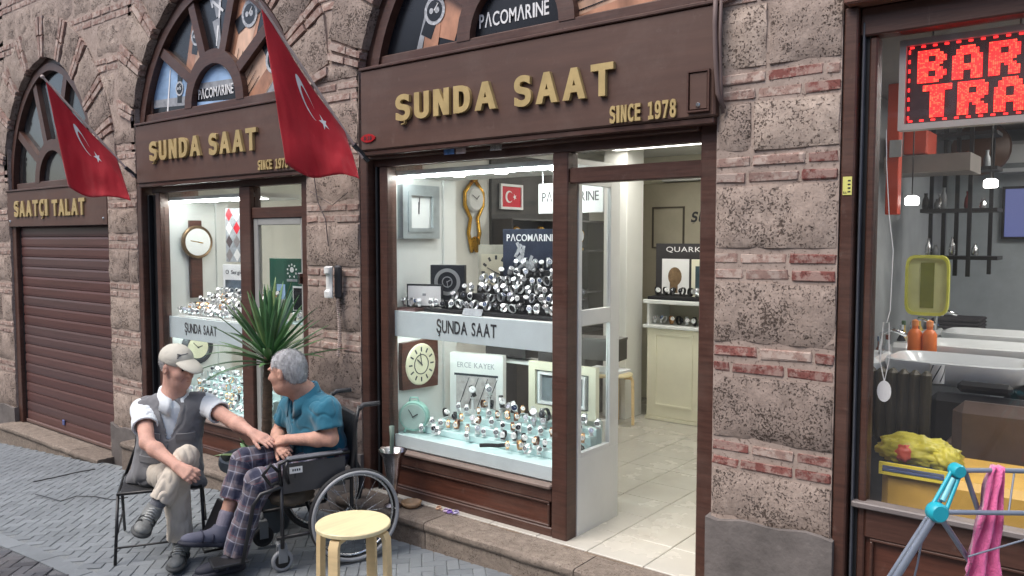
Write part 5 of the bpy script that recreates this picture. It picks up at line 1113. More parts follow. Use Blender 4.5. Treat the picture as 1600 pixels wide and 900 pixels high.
t = thing('cord', 'thin pale cord hanging down inside the barber window', 'cord', (-.78, 3.59, 1.6)); mb = MB(); mb.tube([(-.855, 3.59, 2.25), (-.85, 3.59, 2.1), (-.835, 3.59, 1.9), (-.815, 3.59, 1.75), (-.82, 3.59, 1.5), (-.832, 3.59, 1.45)], .0018, 6); mb.build('cord_line', PRW, t)

BOT = [mat('bottle_%d' % i, srgb(*c), .3, var=.1) for i, c in enumerate([(40, 42, 46), (190, 196, 200), (120, 60, 44), (60, 84, 120), (214, 180, 90), (90, 120, 90)])]
for i in range(14):
    y = 4.85 + i * .19 + rnd.uniform(-.03, .03); x = -1.27 + rnd.uniform(-.03, .03); h_ = rnd.uniform(.10, .2); k_ = rnd.randrange(6); t = thing('bottle', ('black', 'pale grey', 'brown', 'blue', 'amber', 'green')[k_] + ' bottle, ' + ORD[i] + ' from the window along the barber counter', 'bottle', (x, y, 1.022), group='bottles on the barber counter')
    MB().lathe([(.024, 0), (.028, .01), (.028, h_ * .6), (.012, h_ * .78), (.012, h_)], (x, y, 1.022), 12).build('bottle_body', BOT[k_], t, smooth='auto'); MB().lathe([(.014, h_), (.014, h_ + .03), (0, h_ + .032)], (x, y, 1.022), 10).build('cap', BOT[(k_ + 1) % 6], t)
for i in range(5): z = 1.03 + i * .028; t = thing('folded_towel', ('lowest', 'second', 'third', 'fourth', 'topmost')[i] + ' folded dark towel in the stack past the basins', 'towel', (-1.15, 7.3, z), group='folded towels'); B(-1.32, -.98, 7.1, 7.5, z, z + .026, b=.01).build('towel_cloth', mat('dark_towel', srgb(50, 46, 50), .9, var=.2), t)
# ================================================================ things in front of the shops
# ---------------------------------------------------------------- flags
FRED = mat('flag_cloth', srgb(194, 30, 46), .75, var=.14, scale=4, bump=.25, bscale=90, sheen=.3, thin=.22)
FWH = mat('flag_white', (.72, .70, .70), .75, var=.05)
def flag(base, tip, bt, bb, lab, plab, top_sag, seed):
    """base/tip: pole ends; bt/bb: lower corners hanging below tip and base"""
    base, tip, bt, bb = map(Vector, (base, tip, bt, bb))
    p = thing('flag_pole', plab, 'flag pole', base, group='flag poles over the shops'); d = (tip - base).normalized()
    mb = MB(); mb.tube([base - d * .03, tip + d * .02], .009, 10); mb.build('pole', mat('pale_pole', srgb(196, 180, 172), .5, var=.1), p); MB().ball(tip + d * .025, .016).build('finial', mat('pale_pole', srgb(196, 180, 172), .5), p, smooth=True)
    mb = MB(); mb.tube([base - d * .05 + Vector((0, .03, 0)), base + d * .07], .016, 10); mb.build('bracket', DARK, p)
    t = thing('flag', lab, 'flag', base, group='red flags over the shops')
    t0 = tip - d * .01; b0 = base + d * .17
    n = Vector((.85, -.5, .1)).normalized()
    def S(u, v):
        top = t0.lerp(b0, u) + Vector((0, 0, -top_sag * math.sin(math.pi * u)))
        bot = bt.lerp(bb, u) + Vector((0, 0, -.03 * math.sin(math.pi * u) - .02 * math.sin(2 * math.pi * u)))
        left = Vector((0, 0, 0)); e = (1 - u) ** 2 * math.sin(math.pi * v)
        q = top.lerp(bot, v)
        f = math.sin(u * 8.0 + v * 1.6 + seed) * .022 * (.25 + v) + math.sin(u * 15 - v * 2.3 + seed * 2) * .008 * v + mnoise.noise(Vector((u * 4, v * 3, seed))) * .03 * v + mnoise.noise(Vector((u * 11, v * 5, seed + 3))) * .010 * (.3 + v)
        return q + n * f + Vector((-.0, 0, 0)) * e
    def P(u, v, o=0.):
        q = S(u, v)
        if o:
            e = 1e-3; nn = (S(u + e, v) - q).cross(S(u, v + e) - q).normalized(); q = q + nn * o
        return q
    NU, NV = 44, 30; vs = []; fs = []
    for side in (.0012, -.0012):
        for i in range(NU + 1):
            for j in range(NV + 1): vs.append(P(i / NU, j / NV, side))
    m = (NU + 1) * (NV + 1); k = lambda i, j: i * (NV + 1) + j
    for i in range(NU):
        for j in range(NV): fs += [(k(i, j), k(i + 1, j), k(i + 1, j + 1), k(i, j + 1)), (m + k(i, j), m + k(i, j + 1), m + k(i + 1, j + 1), m + k(i + 1, j))]
    for i in range(NU):
        for j in (0, NV): fs.append((k(i, j), k(i + 1, j), m + k(i + 1, j), m + k(i, j)))
    for j in range(NV):
        for i in (0, NU): fs.append((k(i, j), k(i, j + 1), m + k(i, j + 1), m + k(i, j)))
    MB().add(vs, fs).build('flag_cloth', FRED, t, smooth=True)
    hm_ = MB(); hm_.tube([P(i / 40, .985, .002) for i in range(41)], .0035, 5); hm_.tube([P(0.006, j / 30, .002) for j in range(31)], .0035, 5); hm_.build('hem', FRED, t, smooth=True)
    return t, P
def emblem(t, P, uvm, uvs):
    """crescent and star sewn on both sides; uvm/uvs map a unit drawing to the cloth"""
    o_, i_ = moon_pts(0, 0, 1.0, 20)
    for side in (.004, -.004):
        for nm, tri, fn in (('crescent', None, uvm), ('star', None, uvs)):
            vs = []; fs = []
            if nm == 'crescent':
                for (a, b) in zip(o_, i_):
                    for f in (0, .5, 1): vs.append(P(*fn(a[0] + (b[0] - a[0]) * f, a[1] + (b[1] - a[1]) * f), side))
                for i in range(len(o_) - 1):
                    for f in (0, 1): fs.append((3 * i + f, 3 * i + 3 + f, 3 * i + 4 + f, 3 * i + 1 + f))
            else:
                sp = star_pts(0, 0, 1.0, .25); vs = [P(*fn(0, 0), side)] + [P(*fn(*q), side) for q in sp]; fs = [(0, 1 + k, 1 + (k + 1) % 10) for k in range(10)]
            MB().add(vs, fs).build(nm, FWH, t)
f1b, f1t = Vector((-3.89, 3.40, 2.33)), atY(406, 6, 2.8)
t, P = flag(f1b, f1t, atY(446, 257, 2.98), atY(562, 279, 3.30), 'large red flag with white crescent and star left of the main sign', 'slanted pole carrying the large red flag', .03, 0.)
emblem(t, P, lambda x, y: (.47 + .115 * x - .0 * y, .26 - .10 * y + .10 * x), lambda x, y: (.66 + .068 * x, .35 - .085 * y))
f2b, f2t = Vector((-6.80, 3.40, 2.35)), atY(70, 124, 2.8)
t, P = flag(f2b, f2t, atY(107, 292, 2.98), atY(204, 313, 3.30), 'red flag with crescent and star beside the closed shutter shop', 'slanted pole carrying the flag by the shutter shop', .03, 1.3)
emblem(t, P, lambda x, y: (.44 + .115 * x, .28 - .10 * y + .10 * x), lambda x, y: (.63 + .068 * x, .38 - .085 * y))
# ---------------------------------------------------------------- birch stool
stool('round_stool', 'round birch stool with bent legs standing on the paving', (-2.879, 2.448, G(-2.88)), .455, .175, BIRCH, BIRCHT, R(20))
# ---------------------------------------------------------------- vase, dish, ribbons on the step
p = atZ(618, 790, .161); x, y = p.x, p.y - .02
t = thing('silver_vase', 'tall silver trumpet vase on the step corner', 'vase', (x, y, .161)); MB().lathe([(.0, 0), (.052, 0), (.055, .01), (.03, .025), (.024, .05), (.034, .085), (.022, .105), (.030, .14), (.05, .24), (.062, .31), (.085, .345), (.09, .352), (.075, .345), (.05, .30), (.0, .2)], (x, y, .161), 28).build('vase_body', mat('tarnished_silver', (.40, .37, .38), .2, metal=1., var=.4, scale=14), t, smooth='auto')
t2 = thing('stick', 'grey green stick standing in the silver vase', 'stick', (x, y, .4)); mb = MB(); mb.tube([(x - .02, y, .30), (x, y - .01, .45), (x + .012, y - .015, .60), (x + .01, y - .015, .665)], [.012, .012, .013, .016], 8); mb.build('stick_body', mat('sage_stick', srgb(110, 128, 118), .6, var=.15), t2, smooth=True)
p = atZ(643, 792, .161); t = thing('glass_dish', 'small ribbed amber glass dish on the step', 'dish', p); mb = MB(); n = 28
mb.lathe([(.04, 0), (.055, .012), (.062, .035), (.058, .035), (.05, .014), (0, .008)], p, n); mb.v = [(p.x + (a - p.x) * (1 + .05 * math.cos(14 * math.atan2(b - p.y, a - p.x))), p.y + (b - p.y) * (1 + .05 * math.cos(14 * math.atan2(b - p.y, a - p.x))), c) for a, b, c in mb.v]; mb.build('dish_body', mat('amber_glass', srgb(170, 140, 110), .15, var=.15), t, smooth=True)
for i, (px, py, c) in enumerate(((686, 797, (232, 190, 160)), (697, 801, (222, 200, 226)), (703, 803, (150, 120, 200)), (713, 804, (200, 190, 226)))):
    p = atZ(px, py, .161); t = thing('ribbon_scrap', ('peach', 'pale lilac', 'violet', 'white and violet')[i] + ' ribbon scrap lying on the step', 'ribbon', p, group='ribbon scraps on the step'); mb = MB(); mb.tube([p + Vector((.022 * math.cos(k * 1.3) * (1 - k / 14), .018 * math.sin(k * 1.3), .004 + .0022 * k)) for k in range(9)], .006, 6, flat=.35); mb.build('ribbon_curl', mat('ribbon_%d' % i, srgb(*c), .5), t, smooth=True)
# ---------------------------------------------------------------- intercom phone on the pier
c = Vector((-4.155, 3.42, 1.515)); t = thing('intercom_phone', 'white wall telephone with coiled cord on the stone pier', 'telephone', (c.x, 3.44, 1.4))
PHW = mat('phone_white', (.72, .72, .70), .35, var=.04); PHB = mat('phone_back_shade', (.03, .03, .034), .5, var=.1)
B(c.x - .03, c.x + .030, 3.415, 3.45, 1.405, 1.625, b=.012).build('phone_back_shade', PHB, t)  # near black back paints the phone's shaded right side
mb = MB(); vs = []; prof = [(-.105, .026, .030), (-.098, .044, .036), (-.06, .046, .034), (-.045, .030, .028), (.045, .030, .028), (.06, .046, .034), (.098, .044, .036), (.106, .026, .030)]
for zz, dd, ww in prof:
    for a in range(10):
        an = math.pi * 2 * a / 10; vs.append((c.x - .022 + ww * math.cos(an), 3.392 - dd * .5 + dd * .55 * math.sin(an), 1.515 + zz))
n = len(prof); mb.add(vs, [(i * 10 + k, i * 10 + (k + 1) % 10, i * 10 + 10 + (k + 1) % 10, i * 10 + 10 + k) for i in range(n - 1) for k in range(10)] + [tuple(range(10)), tuple((n - 1) * 10 + k for k in range(10))]); mb.build('handset', PHW, t, smooth='auto')
mb = MB(); pts = []
for k in range(150):
    f = k / 149; z = 1.405 - .38 * f; pts.append((c.x + .01 + .012 * math.cos(k * 1.15) * (1 if f > .08 else f / .08) + .02 * math.sin(f * 3.0), 3.415 + .012 * math.sin(k * 1.15), z))
mb.tube(pts, .0032, 5); mb.build('coiled_cord', mat('cord_pale', srgb(186, 168, 160), .6), t, smooth=True)
mb = MB(); mb.tube([(-4.40, 3.435, 2.25), (-4.36, 3.435, 2.05), (-4.28, 3.435, 1.93), (-4.26, 3.44, 1.75)], .004, 6); tag(mb.build('wire', mat('wire_grey', srgb(90, 80, 78), .6)), 'loose grey wire hanging on the pier above the telephone', 'wire')
mb = MB(); mb.tube([(-4.44, 3.435, 2.12), (-4.20, 3.43, 2.02), (-4.05, 3.435, 2.1)], .003, 6); tag(mb.build('wire', mat('wire_grey', srgb(90, 80, 78), .6)), 'thin wire sagging across the pier under the large flag', 'wire')
# ---------------------------------------------------------------- potted yucca
px_, py_ = -4.30, 2.93; gz = G(px_); t = thing('potted_yucca', 'tall yucca with spiky leaves in a grey pot between the men', 'plant', (px_, py_, gz))
POT = mat('slate_pot', srgb(84, 92, 100), .55, var=.12)
MB().lathe([(0, 0), (.15, 0), (.155, .01), (.215, .36), (.222, .40), (.255, .405), (.262, .43), (.258, .462), (.245, .468), (.235, .455), (.225, .42), (0, .415)], (px_, py_, gz), 36).build('pot', POT, t, smooth='auto')
MB().lathe([(0, .425), (.10, .428), (.222, .418)], (px_, py_, gz), 24).build('soil', mat('soil', (.03, .022, .016), .95, var=.4, scale=40, bump=.6), t)
tp = atD(421, 558, 5.02); tx, ty, tz = tp
mb = MB(); pts = []; rs = []
for k in range(40):
    f = k / 39; pts.append((px_ + .02 + (tx - px_ - .02) * f + .006 * math.sin(f * 5), py_ + (ty - py_) * f, gz + .41 + (tz - gz - .41) * f)); rs.append(.031 - .004 * f + (.0028 if k % 2 else 0) + rnd.uniform(-.001, .001))
mb.tube(pts, rs, 14); mb.build('trunk', mat('yucca_bark', srgb(92, 76, 62), .85, var=.35, scale=12, stretch=(1, 1, 5), bump=.8, bscale=30), t, smooth=True)
LEAF = [mat('yucca_leaf_%d' % i, srgb(*c), .42, var=.25, scale=6, coat=.1) for i, c in enumerate([(84, 124, 76), (98, 138, 88), (68, 106, 70), (122, 146, 96)])]
def leaf(base, az, el, L_, W_, droop, m, parent, tw=0.):
    d = Vector((math.cos(az) * math.cos(el), math.sin(az) * math.cos(el), math.sin(el))); side = Vector((-math.sin(az), math.cos(az), 0)); up = d.cross(side) * -1; n = 9; vs = []
    if up.z < 0: up = -up
    for k in range(n + 1):
        f = k / n; c_ = base + d * (L_ * f) + Vector((0, 0, -droop * f ** 2.2)); w_ = W_ * (.55 + .45 * min(1, f * 5)) * (1 - f ** 3.2) + .0006; fold = .35 * w_
        vs += [c_ - side * w_ + up * fold, c_, c_ + side * w_ + up * fold, c_ - up * .0015]
    fs = []
    for k in range(n):
        a = 4 * k
        for i, j in ((0, 1), (1, 2), (2, 3), (3, 0)): fs.append((a + i, a + j, a + 4 + j, a + 4 + i))
    fs += [(0, 1, 2, 3), (4 * n, 4 * n + 1, 4 * n + 2, 4 * n + 3)]
    return MB().add(vs, fs).build('leaf', m, parent, smooth=True, recalc=True)
cr = Vector((tx, ty, tz))
for k in range(62):
    f = k / 61; az = k * 2.39996 + rnd.uniform(-.2, .2); el = R(4) + (R(82) - R(4)) * f ** .8 + rnd.gauss(0, .07); Ln = .45 - .02 * f + rnd.uniform(-.06, .05)
    leaf(cr + Vector((math.cos(az) * .02, math.sin(az) * .02, -.05 + .11 * f)), az, el, Ln, rnd.uniform(.017, .025), (.12 if rnd.random() < .35 else .035) * (1 - f * .6), LEAF[rnd.choice((0, 0, 1, 1, 2, 2, 3))], t)
for az, el, L_, m in ((R(200), R(12), .22, 3), (R(170), R(35), .2, 1), (R(235), R(20), .24, 3), (R(250), R(70), .2, 3)): leaf(Vector((px_ - .06, py_ - .04, gz + .43)), az, el, L_, .03, .04, LEAF[m], t)
# ---------------------------------------------------------------- clothes drying rack, pink towel
RK = mat('rack_grey', srgb(134, 142, 156), .35, metal=.35, var=.08); TQ = mat('turquoise_plastic', srgb(36, 168, 186), .35, var=.05)
J1, J2 = atD(1495, 735, 2.5), atD(1464, 800, 2.46); rt = Vector((_r.x, _r.y, 0)); bk_ = Vector((-_f.x, -_f.y, 0)).normalized() * -1
fx = J1; t = thing('drying_rack', 'folding grey clothes rack with turquoise joints by the barber window', 'clothes rack', (J1.x, J1.y, G(J1.x)))
def tub(name, pts, r_, m=RK): mb = MB(); mb.tube(pts, r_, 10); return mb.build(name, m, t, smooth='auto')
foot1 = atD(1352, 905, 2.52); foot1 = J2 + (foot1 - J2) * 2.6; foot1.z = G(foot1.x); foot2 = atD(1545, 905, 2.6); foot2 = J2 + (foot2 - J2) * 3.0; foot2.z = G(foot2.x)
tub('leg', [J1 + Vector((0, 0, -.01)), foot1 + Vector((.02, .03, 0))], .009); tub('leg', [J2, foot1 + Vector((.05, -.03, 0))], .0115); tub('leg', [J2, foot2], .009)
far = bk_ * .55
J1b, J2b = J1 + rt * .75 + Vector((0, 0, -.02)), J2 + rt * .75 + Vector((0, 0, -.01))
tub('arm', [J1, J1 + rt * .14 + Vector((0, 0, .0)), J1b], .008); tub('arm', [J2, J2b], .008); tub('cross_bar', [J1b, J2b], .009); tub('leg', [J1 + rt * .03 + far * .02, J1 + rt * .42 + Vector((0, 0, -.95)) + far * .2], .008)
tub('wire', [J2 + rt * .10 + Vector((0, 0, -.14)), J2 + rt * .75 + Vector((0, 0, .06))], .003); tub('wire', [J2 + rt * .22 + Vector((0, 0, .0)), J1 + rt * .18], .003)
tub('wire', [J2 + Vector((-.03, 0, -.03)), J2 + Vector((-.05, .0, -.18)), J2 + Vector((-.09, 0, -.4))], .003)
d = (J1 - J2).normalized(); sd2 = rt
for s_ in (-1, 1): tub('joint_link', [J2 + sd2 * .026 * s_, (J1 + J2) / 2 + sd2 * .020 * s_, J1 + sd2 * .015 * s_], .0065, TQ)
tub('ratchet', [J2 + d * .04, J1 - d * .03], .009, mat('ratchet_pale', srgb(120, 190, 200), .4))
nrm = -Vector((_f.x, _f.y, 0)).normalized(); MX = nrm.to_track_quat('Z', 'Y').to_matrix().to_4x4()
for J, r_ in ((J1, .022), (J2, .030)): MB().lathe([(0, .022), (r_ * .8, .022), (r_, .014), (r_, -.014), (r_ * .8, -.022), (0, -.022)], J, 20, MX).build('joint_cap', TQ, t, smooth='auto')
tw = thing('pink_towel', 'bright pink towel hanging from the clothes rack', 'towel', J1 + rt * .12); vs = []; fs = []; NU, NV = 16, 26; topc = J1 + rt * .125
for sgn in (1, -1):
    for i in range(NU + 1):
        for j in range(NV + 1):
            u = i / NU - .5; v = j / NV; w_ = .028 + .062 * v; y_ = .016 * sgn * (1 - v * .4) + .020 * math.sin(u * 11 + 1.5 * v + sgn) * (.3 + v) + .018 * mnoise.noise(Vector((u * 5, v * 5, sgn * 3)))
            vs.append(topc + rt * (u * w_ * 1.1 * (1 + .25 * mnoise.noise(Vector((v * 4, u * 2, 1)))) - .05 * v) - bk_ * y_ + Vector((0, 0, .014 - .40 * v * (1 if sgn > 0 else .85))))
m = (NU + 1) * (NV + 1); k = lambda i, j: i * (NV + 1) + j
for s_ in (0, m):
    for i in range(NU):
        for j in range(NV): fs.append((s_ + k(i, j), s_ + k(i + 1, j), s_ + k(i + 1, j + 1), s_ + k(i, j + 1)))
for i in range(NU): fs.append((k(i, 0), k(i + 1, 0), m + k(i + 1, 0), m + k(i, 0)))
for j in range(NV): fs += [(k(0, j), k(0, j + 1), m + k(0, j + 1), m + k(0, j)), (k(NU, j), k(NU, j + 1), m + k(NU, j + 1), m + k(NU, j))]
MB().add(vs, fs).build('towel_cloth', mat('pink_terry', srgb(232, 112, 168), .9, var=.12, scale=20, bump=.5, bscale=150, sheen=.5), tw, smooth=True)
# ---------------------------------------------------------------- wheelchair (a forward, b to the sitter's left, c up)
F3, L3 = Vector((-.354, -.935, 0)), Vector((.935, -.354, 0)); O3 = Vector((-3.402, 2.904, 0)) - L3 * .28 + Vector((0, 0, -.005))
def W(a, b, c): return O3 + F3 * a + L3 * b + Vector((0, 0, c))
WM = Matrix(((F3.x, L3.x, 0, O3.x), (F3.y, L3.y, 0, O3.y), (0, 0, 1, O3.z), (0, 0, 0, 1)))
wc = thing('wheelchair', 'black folding wheelchair carrying the man in the teal shirt', 'wheelchair', tuple(O3))
FRM = mat('wheelchair_black', (.018, .018, .02), .35, var=.1); RUB = mat('tyre_rubber', (.03, .03, .032), .7, var=.1); HR = mat('hand_rim_grey', srgb(150, 152, 156), .4, var=.1); NYL = mat('black_nylon', (.022, .023, .026), .6, var=.15, bump=.2, bscale=60); GRYP = mat('grey_plastic', srgb(130, 134, 138), .45, var=.05)
def wt(name, pts, r_, m=FRM, par=None, n=10, closed=False): mb = MB(); mb.tube([W(*p) for p in pts], r_, n, closed); return mb.build(name, m, par or wc, smooth=True)
for s_ in (1, -1):
    b = .28 * s_; rad = .252; cz = .270
    crc = lambda r_, bb, n=48: [(r_ * math.cos(2 * math.pi * k / n), bb, cz + r_ * math.sin(2 * math.pi * k / n)) for k in range(n)]
    wh = wt('wheel', crc(rad - .004, b), .014, RUB, closed=True); wt('rim', crc(rad - .026, b), .008, STEEL, wh, closed=True); wt('hand_rim', crc(rad - .008, b + .030 * s_, 56), .0105, HR, wh, closed=True)
    MB().lathe([(0, .035), (.02, .035), (.022, .02), (.022, -.03), (0, -.03)], W(0, b, cz), 14, (L3 * s_).to_track_quat('Z', 'Y').to_matrix().to_4x4()).build('hub', STEEL, wh, smooth='auto')
    for k in range(20): a = 2 * math.pi * k / 20; a2 = a + (.5 if k % 2 else -.5); wt('spoke', [(.02 * math.cos(a2), b + (.012 if k % 2 else -.012), cz + .02 * math.sin(a2)), ((rad - .03) * math.cos(a), b, cz + (rad - .03) * math.sin(a))], .0014, STEEL, wh, 5)
    for k in range(6): a = 2 * math.pi * k / 6; wt('rim_clip', [((rad - .026) * math.cos(a), b, cz + (rad - .026) * math.sin(a)), ((rad - .008) * math.cos(a), b + .03 * s_, cz + (rad - .008) * math.sin(a))], .003, STEEL, wh, 5)
    bf_ = .235 * s_
    wt('frame_tube', [(-.05, bf_, .87), (-.03, bf_, .78), (0.0, bf_, .47), (0.0, bf_, .20)], .011)          # back post
    wt('push_handle', [(-.05, bf_, .85), (-.075, bf_, .872), (-.17, bf_, .872)], .014, mat('grip', (.05, .05, .055), .7))
    wt('frame_tube', [(0, bf_, .47), (.40, bf_, .475), (.50, bf_, .455), (.54, bf_, .40), (.60, bf_, .10)], .011)       # seat rail and hanger
    wt('frame_tube', [(0, bf_, .20), (.42, bf_, .20)], .011); wt('frame_tube', [(.39, bf_, .475), (.39, bf_, .20), (.39, bf_, .14)], .011)
    wt('frame_tube', [(0.01, bf_, .615), (.12, bf_, .615), (.36, bf_, .615), (.40, bf_, .60), (.40, bf_, .55), (.39, bf_, .475)], .010)
    q = MB(); q.T = WM; q.box(.05, .36, bf_ - .022, bf_ + .022, .617, .634, b=.014); q.build('armrest', NYL if s_ < 0 else mat('grey_pad', srgb(110, 112, 118), .5), wc)
    q = MB(); q.T = WM; q.box(.04, .385, bf_ + .012 * s_ - .002, bf_ + .012 * s_ + .002, .44, .60); gd = q.build('side_guard', mat('smoked_guard', (.05, .05, .055), .3, var=.2), wc)
    if s_ > 0:
        q = MB(); q.T = WM; q.box(.28, .35, bf_ + .0145, bf_ + .0160, .545, .58); st_ = q.build('sticker', PRW, gd)
        q = MB(); q.T = WM; [q.box(.292 + k * .012, .299 + k * .012, bf_ + .0162, bf_ + .0170, .557, .569) for k in range(4)]; tag(q.build('lettering', PRINTD, st_), kind='stuff')
        wt('brake_lever', [(.36, .27, .50), (.38, .285, .58), (.37, .285, .62)], .008)
        wt('strap_loop', [(.41, .25, .57), (.45, .25, .61), (.49, .25, .56), (.45, .25, .50), (.41, .25, .51)], .010)
    cb = .205 * s_; cw = wt('caster_wheel', [(.385 + .048 * math.cos(2 * math.pi * k / 20), cb, .062 + .048 * math.sin(2 * math.pi * k / 20)) for k in range(20)], .013, HR if s_ > 0 else RUB, closed=True); MB().lathe([(0, .012), (.04, .01), (.04, -.01), (0, -.012)], W(.385, cb, .062), 14, L3.to_track_quat('Z', 'Y').to_matrix().to_4x4()).build('caster_hub', BLACK, cw)
    q = MB(); q.T = WM
    for e in (-.024, .018): q.prism([(.345, .07), (.36, .15), (.42, .155), (.42, .12), (.385, .045)], cb + e, cb + e + .006) if False else q.box(.36, .41, cb + e, cb + e + .006, .055, .15, b=.002)
    q.box(.365, .415, cb - .024, cb + .024, .145, .165, b=.004); q.build('caster_fork', GRYP, wc); wt('caster_stem', [(.39, cb, .16), (.39, bf_, .20)], .012, GRYP)
    q = MB(); q.T = WM; q.box(.56, .74, s_ * .13 - .075, s_ * .13 + .075, .085, .10, b=.004); q.build('footplate', FRM, wc)
q = MB(); q.T = WM; q.box(-.045, -.02, -.225, .225, .50, .83, b=.01); q.build('back_sling', NYL, wc); q = MB(); q.T = WM; q.box(0, .42, -.225, .225, .455, .475, b=.008); q.build('seat_sling', NYL, wc)
for s_ in (1, -1): wt('cross_brace', [(.2, .225 * s_, .46), (.2, -.225 * s_, .21)], .010)
q = MB(); q.T = WM; q.tube([(.48, -.10, .30), (.56, -.10, .20)], .05, 8) if False else q.box(.50, .55, -.16, -.02, .13, .36, b=.012); q.build('calf_pad', NYL, wc); q = MB(); q.T = WM @ Matrix.Translation((.70, -.06, .16)) @ Matrix.Rotation(R(-25), 4, 'Y') @ Matrix.Rotation(R(20), 4, 'Z'); q.box(-.01, .01, -.09, .07, .0, .20, b=.006); q.build('raised_footplate', FRM, wc)
ub = thing('brown_bag', 'rumpled brown bag stowed under the wheelchair seat', 'bag', W(.3, .08, .36)); p = W(.30, .10, .385); blob(p, (.10, .13, .055), .25, 2, 21, mat('brown_canvas', srgb(92, 82, 70), .8, var=.2), 'bag_body', ub)
# ---------------------------------------------------------------- black folding chair of the man in the cap
CB = mat('chair_black', (.014, .014, .016), .4, var=.1)
seatc = Vector((-4.58, 2.42, .0)); cf = Vector((.86, -.51, 0)).normalized(); cl = Vector((-cf.y, cf.x, 0)); zs_ = .375
ch = thing('folding_chair', 'black wire folding chair under the man in the cap', 'chair', (seatc.x, seatc.y, G(seatc.x)))
def Cc(a, b, z): return seatc + cf * a + cl * b + Vector((0, 0, z))
mb = MB(); n = 14; gz = G(seatc.x)
q = MB(); q.T = Matrix(((cf.x, cl.x, 0, seatc.x), (cf.y, cl.y, 0, seatc.y), (0, 0, 1, 0), (0, 0, 0, 1))); q.box(-.19, .20, -.21, .21, zs_ - .03, zs_ - .012, b=.006); q.build('seat', mat('black_mesh', (.02, .02, .022), .7, var=.2, bump=.5, bscale=120), ch)
q = MB(); q.tube([Cc(-.2, -.22, zs_ - .02), Cc(.21, -.22, zs_ - .02), Cc(.21, .22, zs_ - .02), Cc(-.2, .22, zs_ - .02)], .010, 8, closed=True); q.build('seat_frame', CB, ch, smooth=True)
for s_ in (-1, 1):
    q = MB(); q.tube([Cc(.19, .22 * s_, zs_ - .02), Cc(.30, .235 * s_, G(seatc.x + .2) + .0)], .009, 8); q.build('leg', CB, ch, smooth=True)
    q = MB(); q.tube([Cc(-.02, .22 * s_, zs_ - .02), Cc(-.36, .24 * s_, G(seatc.x - .3))], .009, 8); q.build('leg', CB, ch, smooth=True)
    q = MB(); q.tube([Cc(-.19, .21 * s_, zs_ - .02), Cc(-.24, .15 * s_, .52), Cc(-.26, .14 * s_, .66)], .010, 8); q.build('back_post', CB, ch, smooth=True)
    q = MB(); q.tube([Cc(.255, .23 * s_, .12), Cc(-.22, .232 * s_, .13)], .006, 8); q.build('stretcher', CB, ch, smooth=True)
q = MB(); q.tube([Cc(.28, -.232, .07), Cc(.28, .232, .07)], .006, 8); q.build('stretcher', CB, ch, smooth=True)
q = MB(); q.T = Matrix(((cf.x, cl.x, 0, seatc.x), (cf.y, cl.y, 0, seatc.y), (0, 0, 1, 0), (0, 0, 0, 1))); q.box(-.27, -.255, -.14, .14, .50, .65, b=.006); q.build('backrest', mat('black_mesh', (.02, .02, .022), .7), ch)
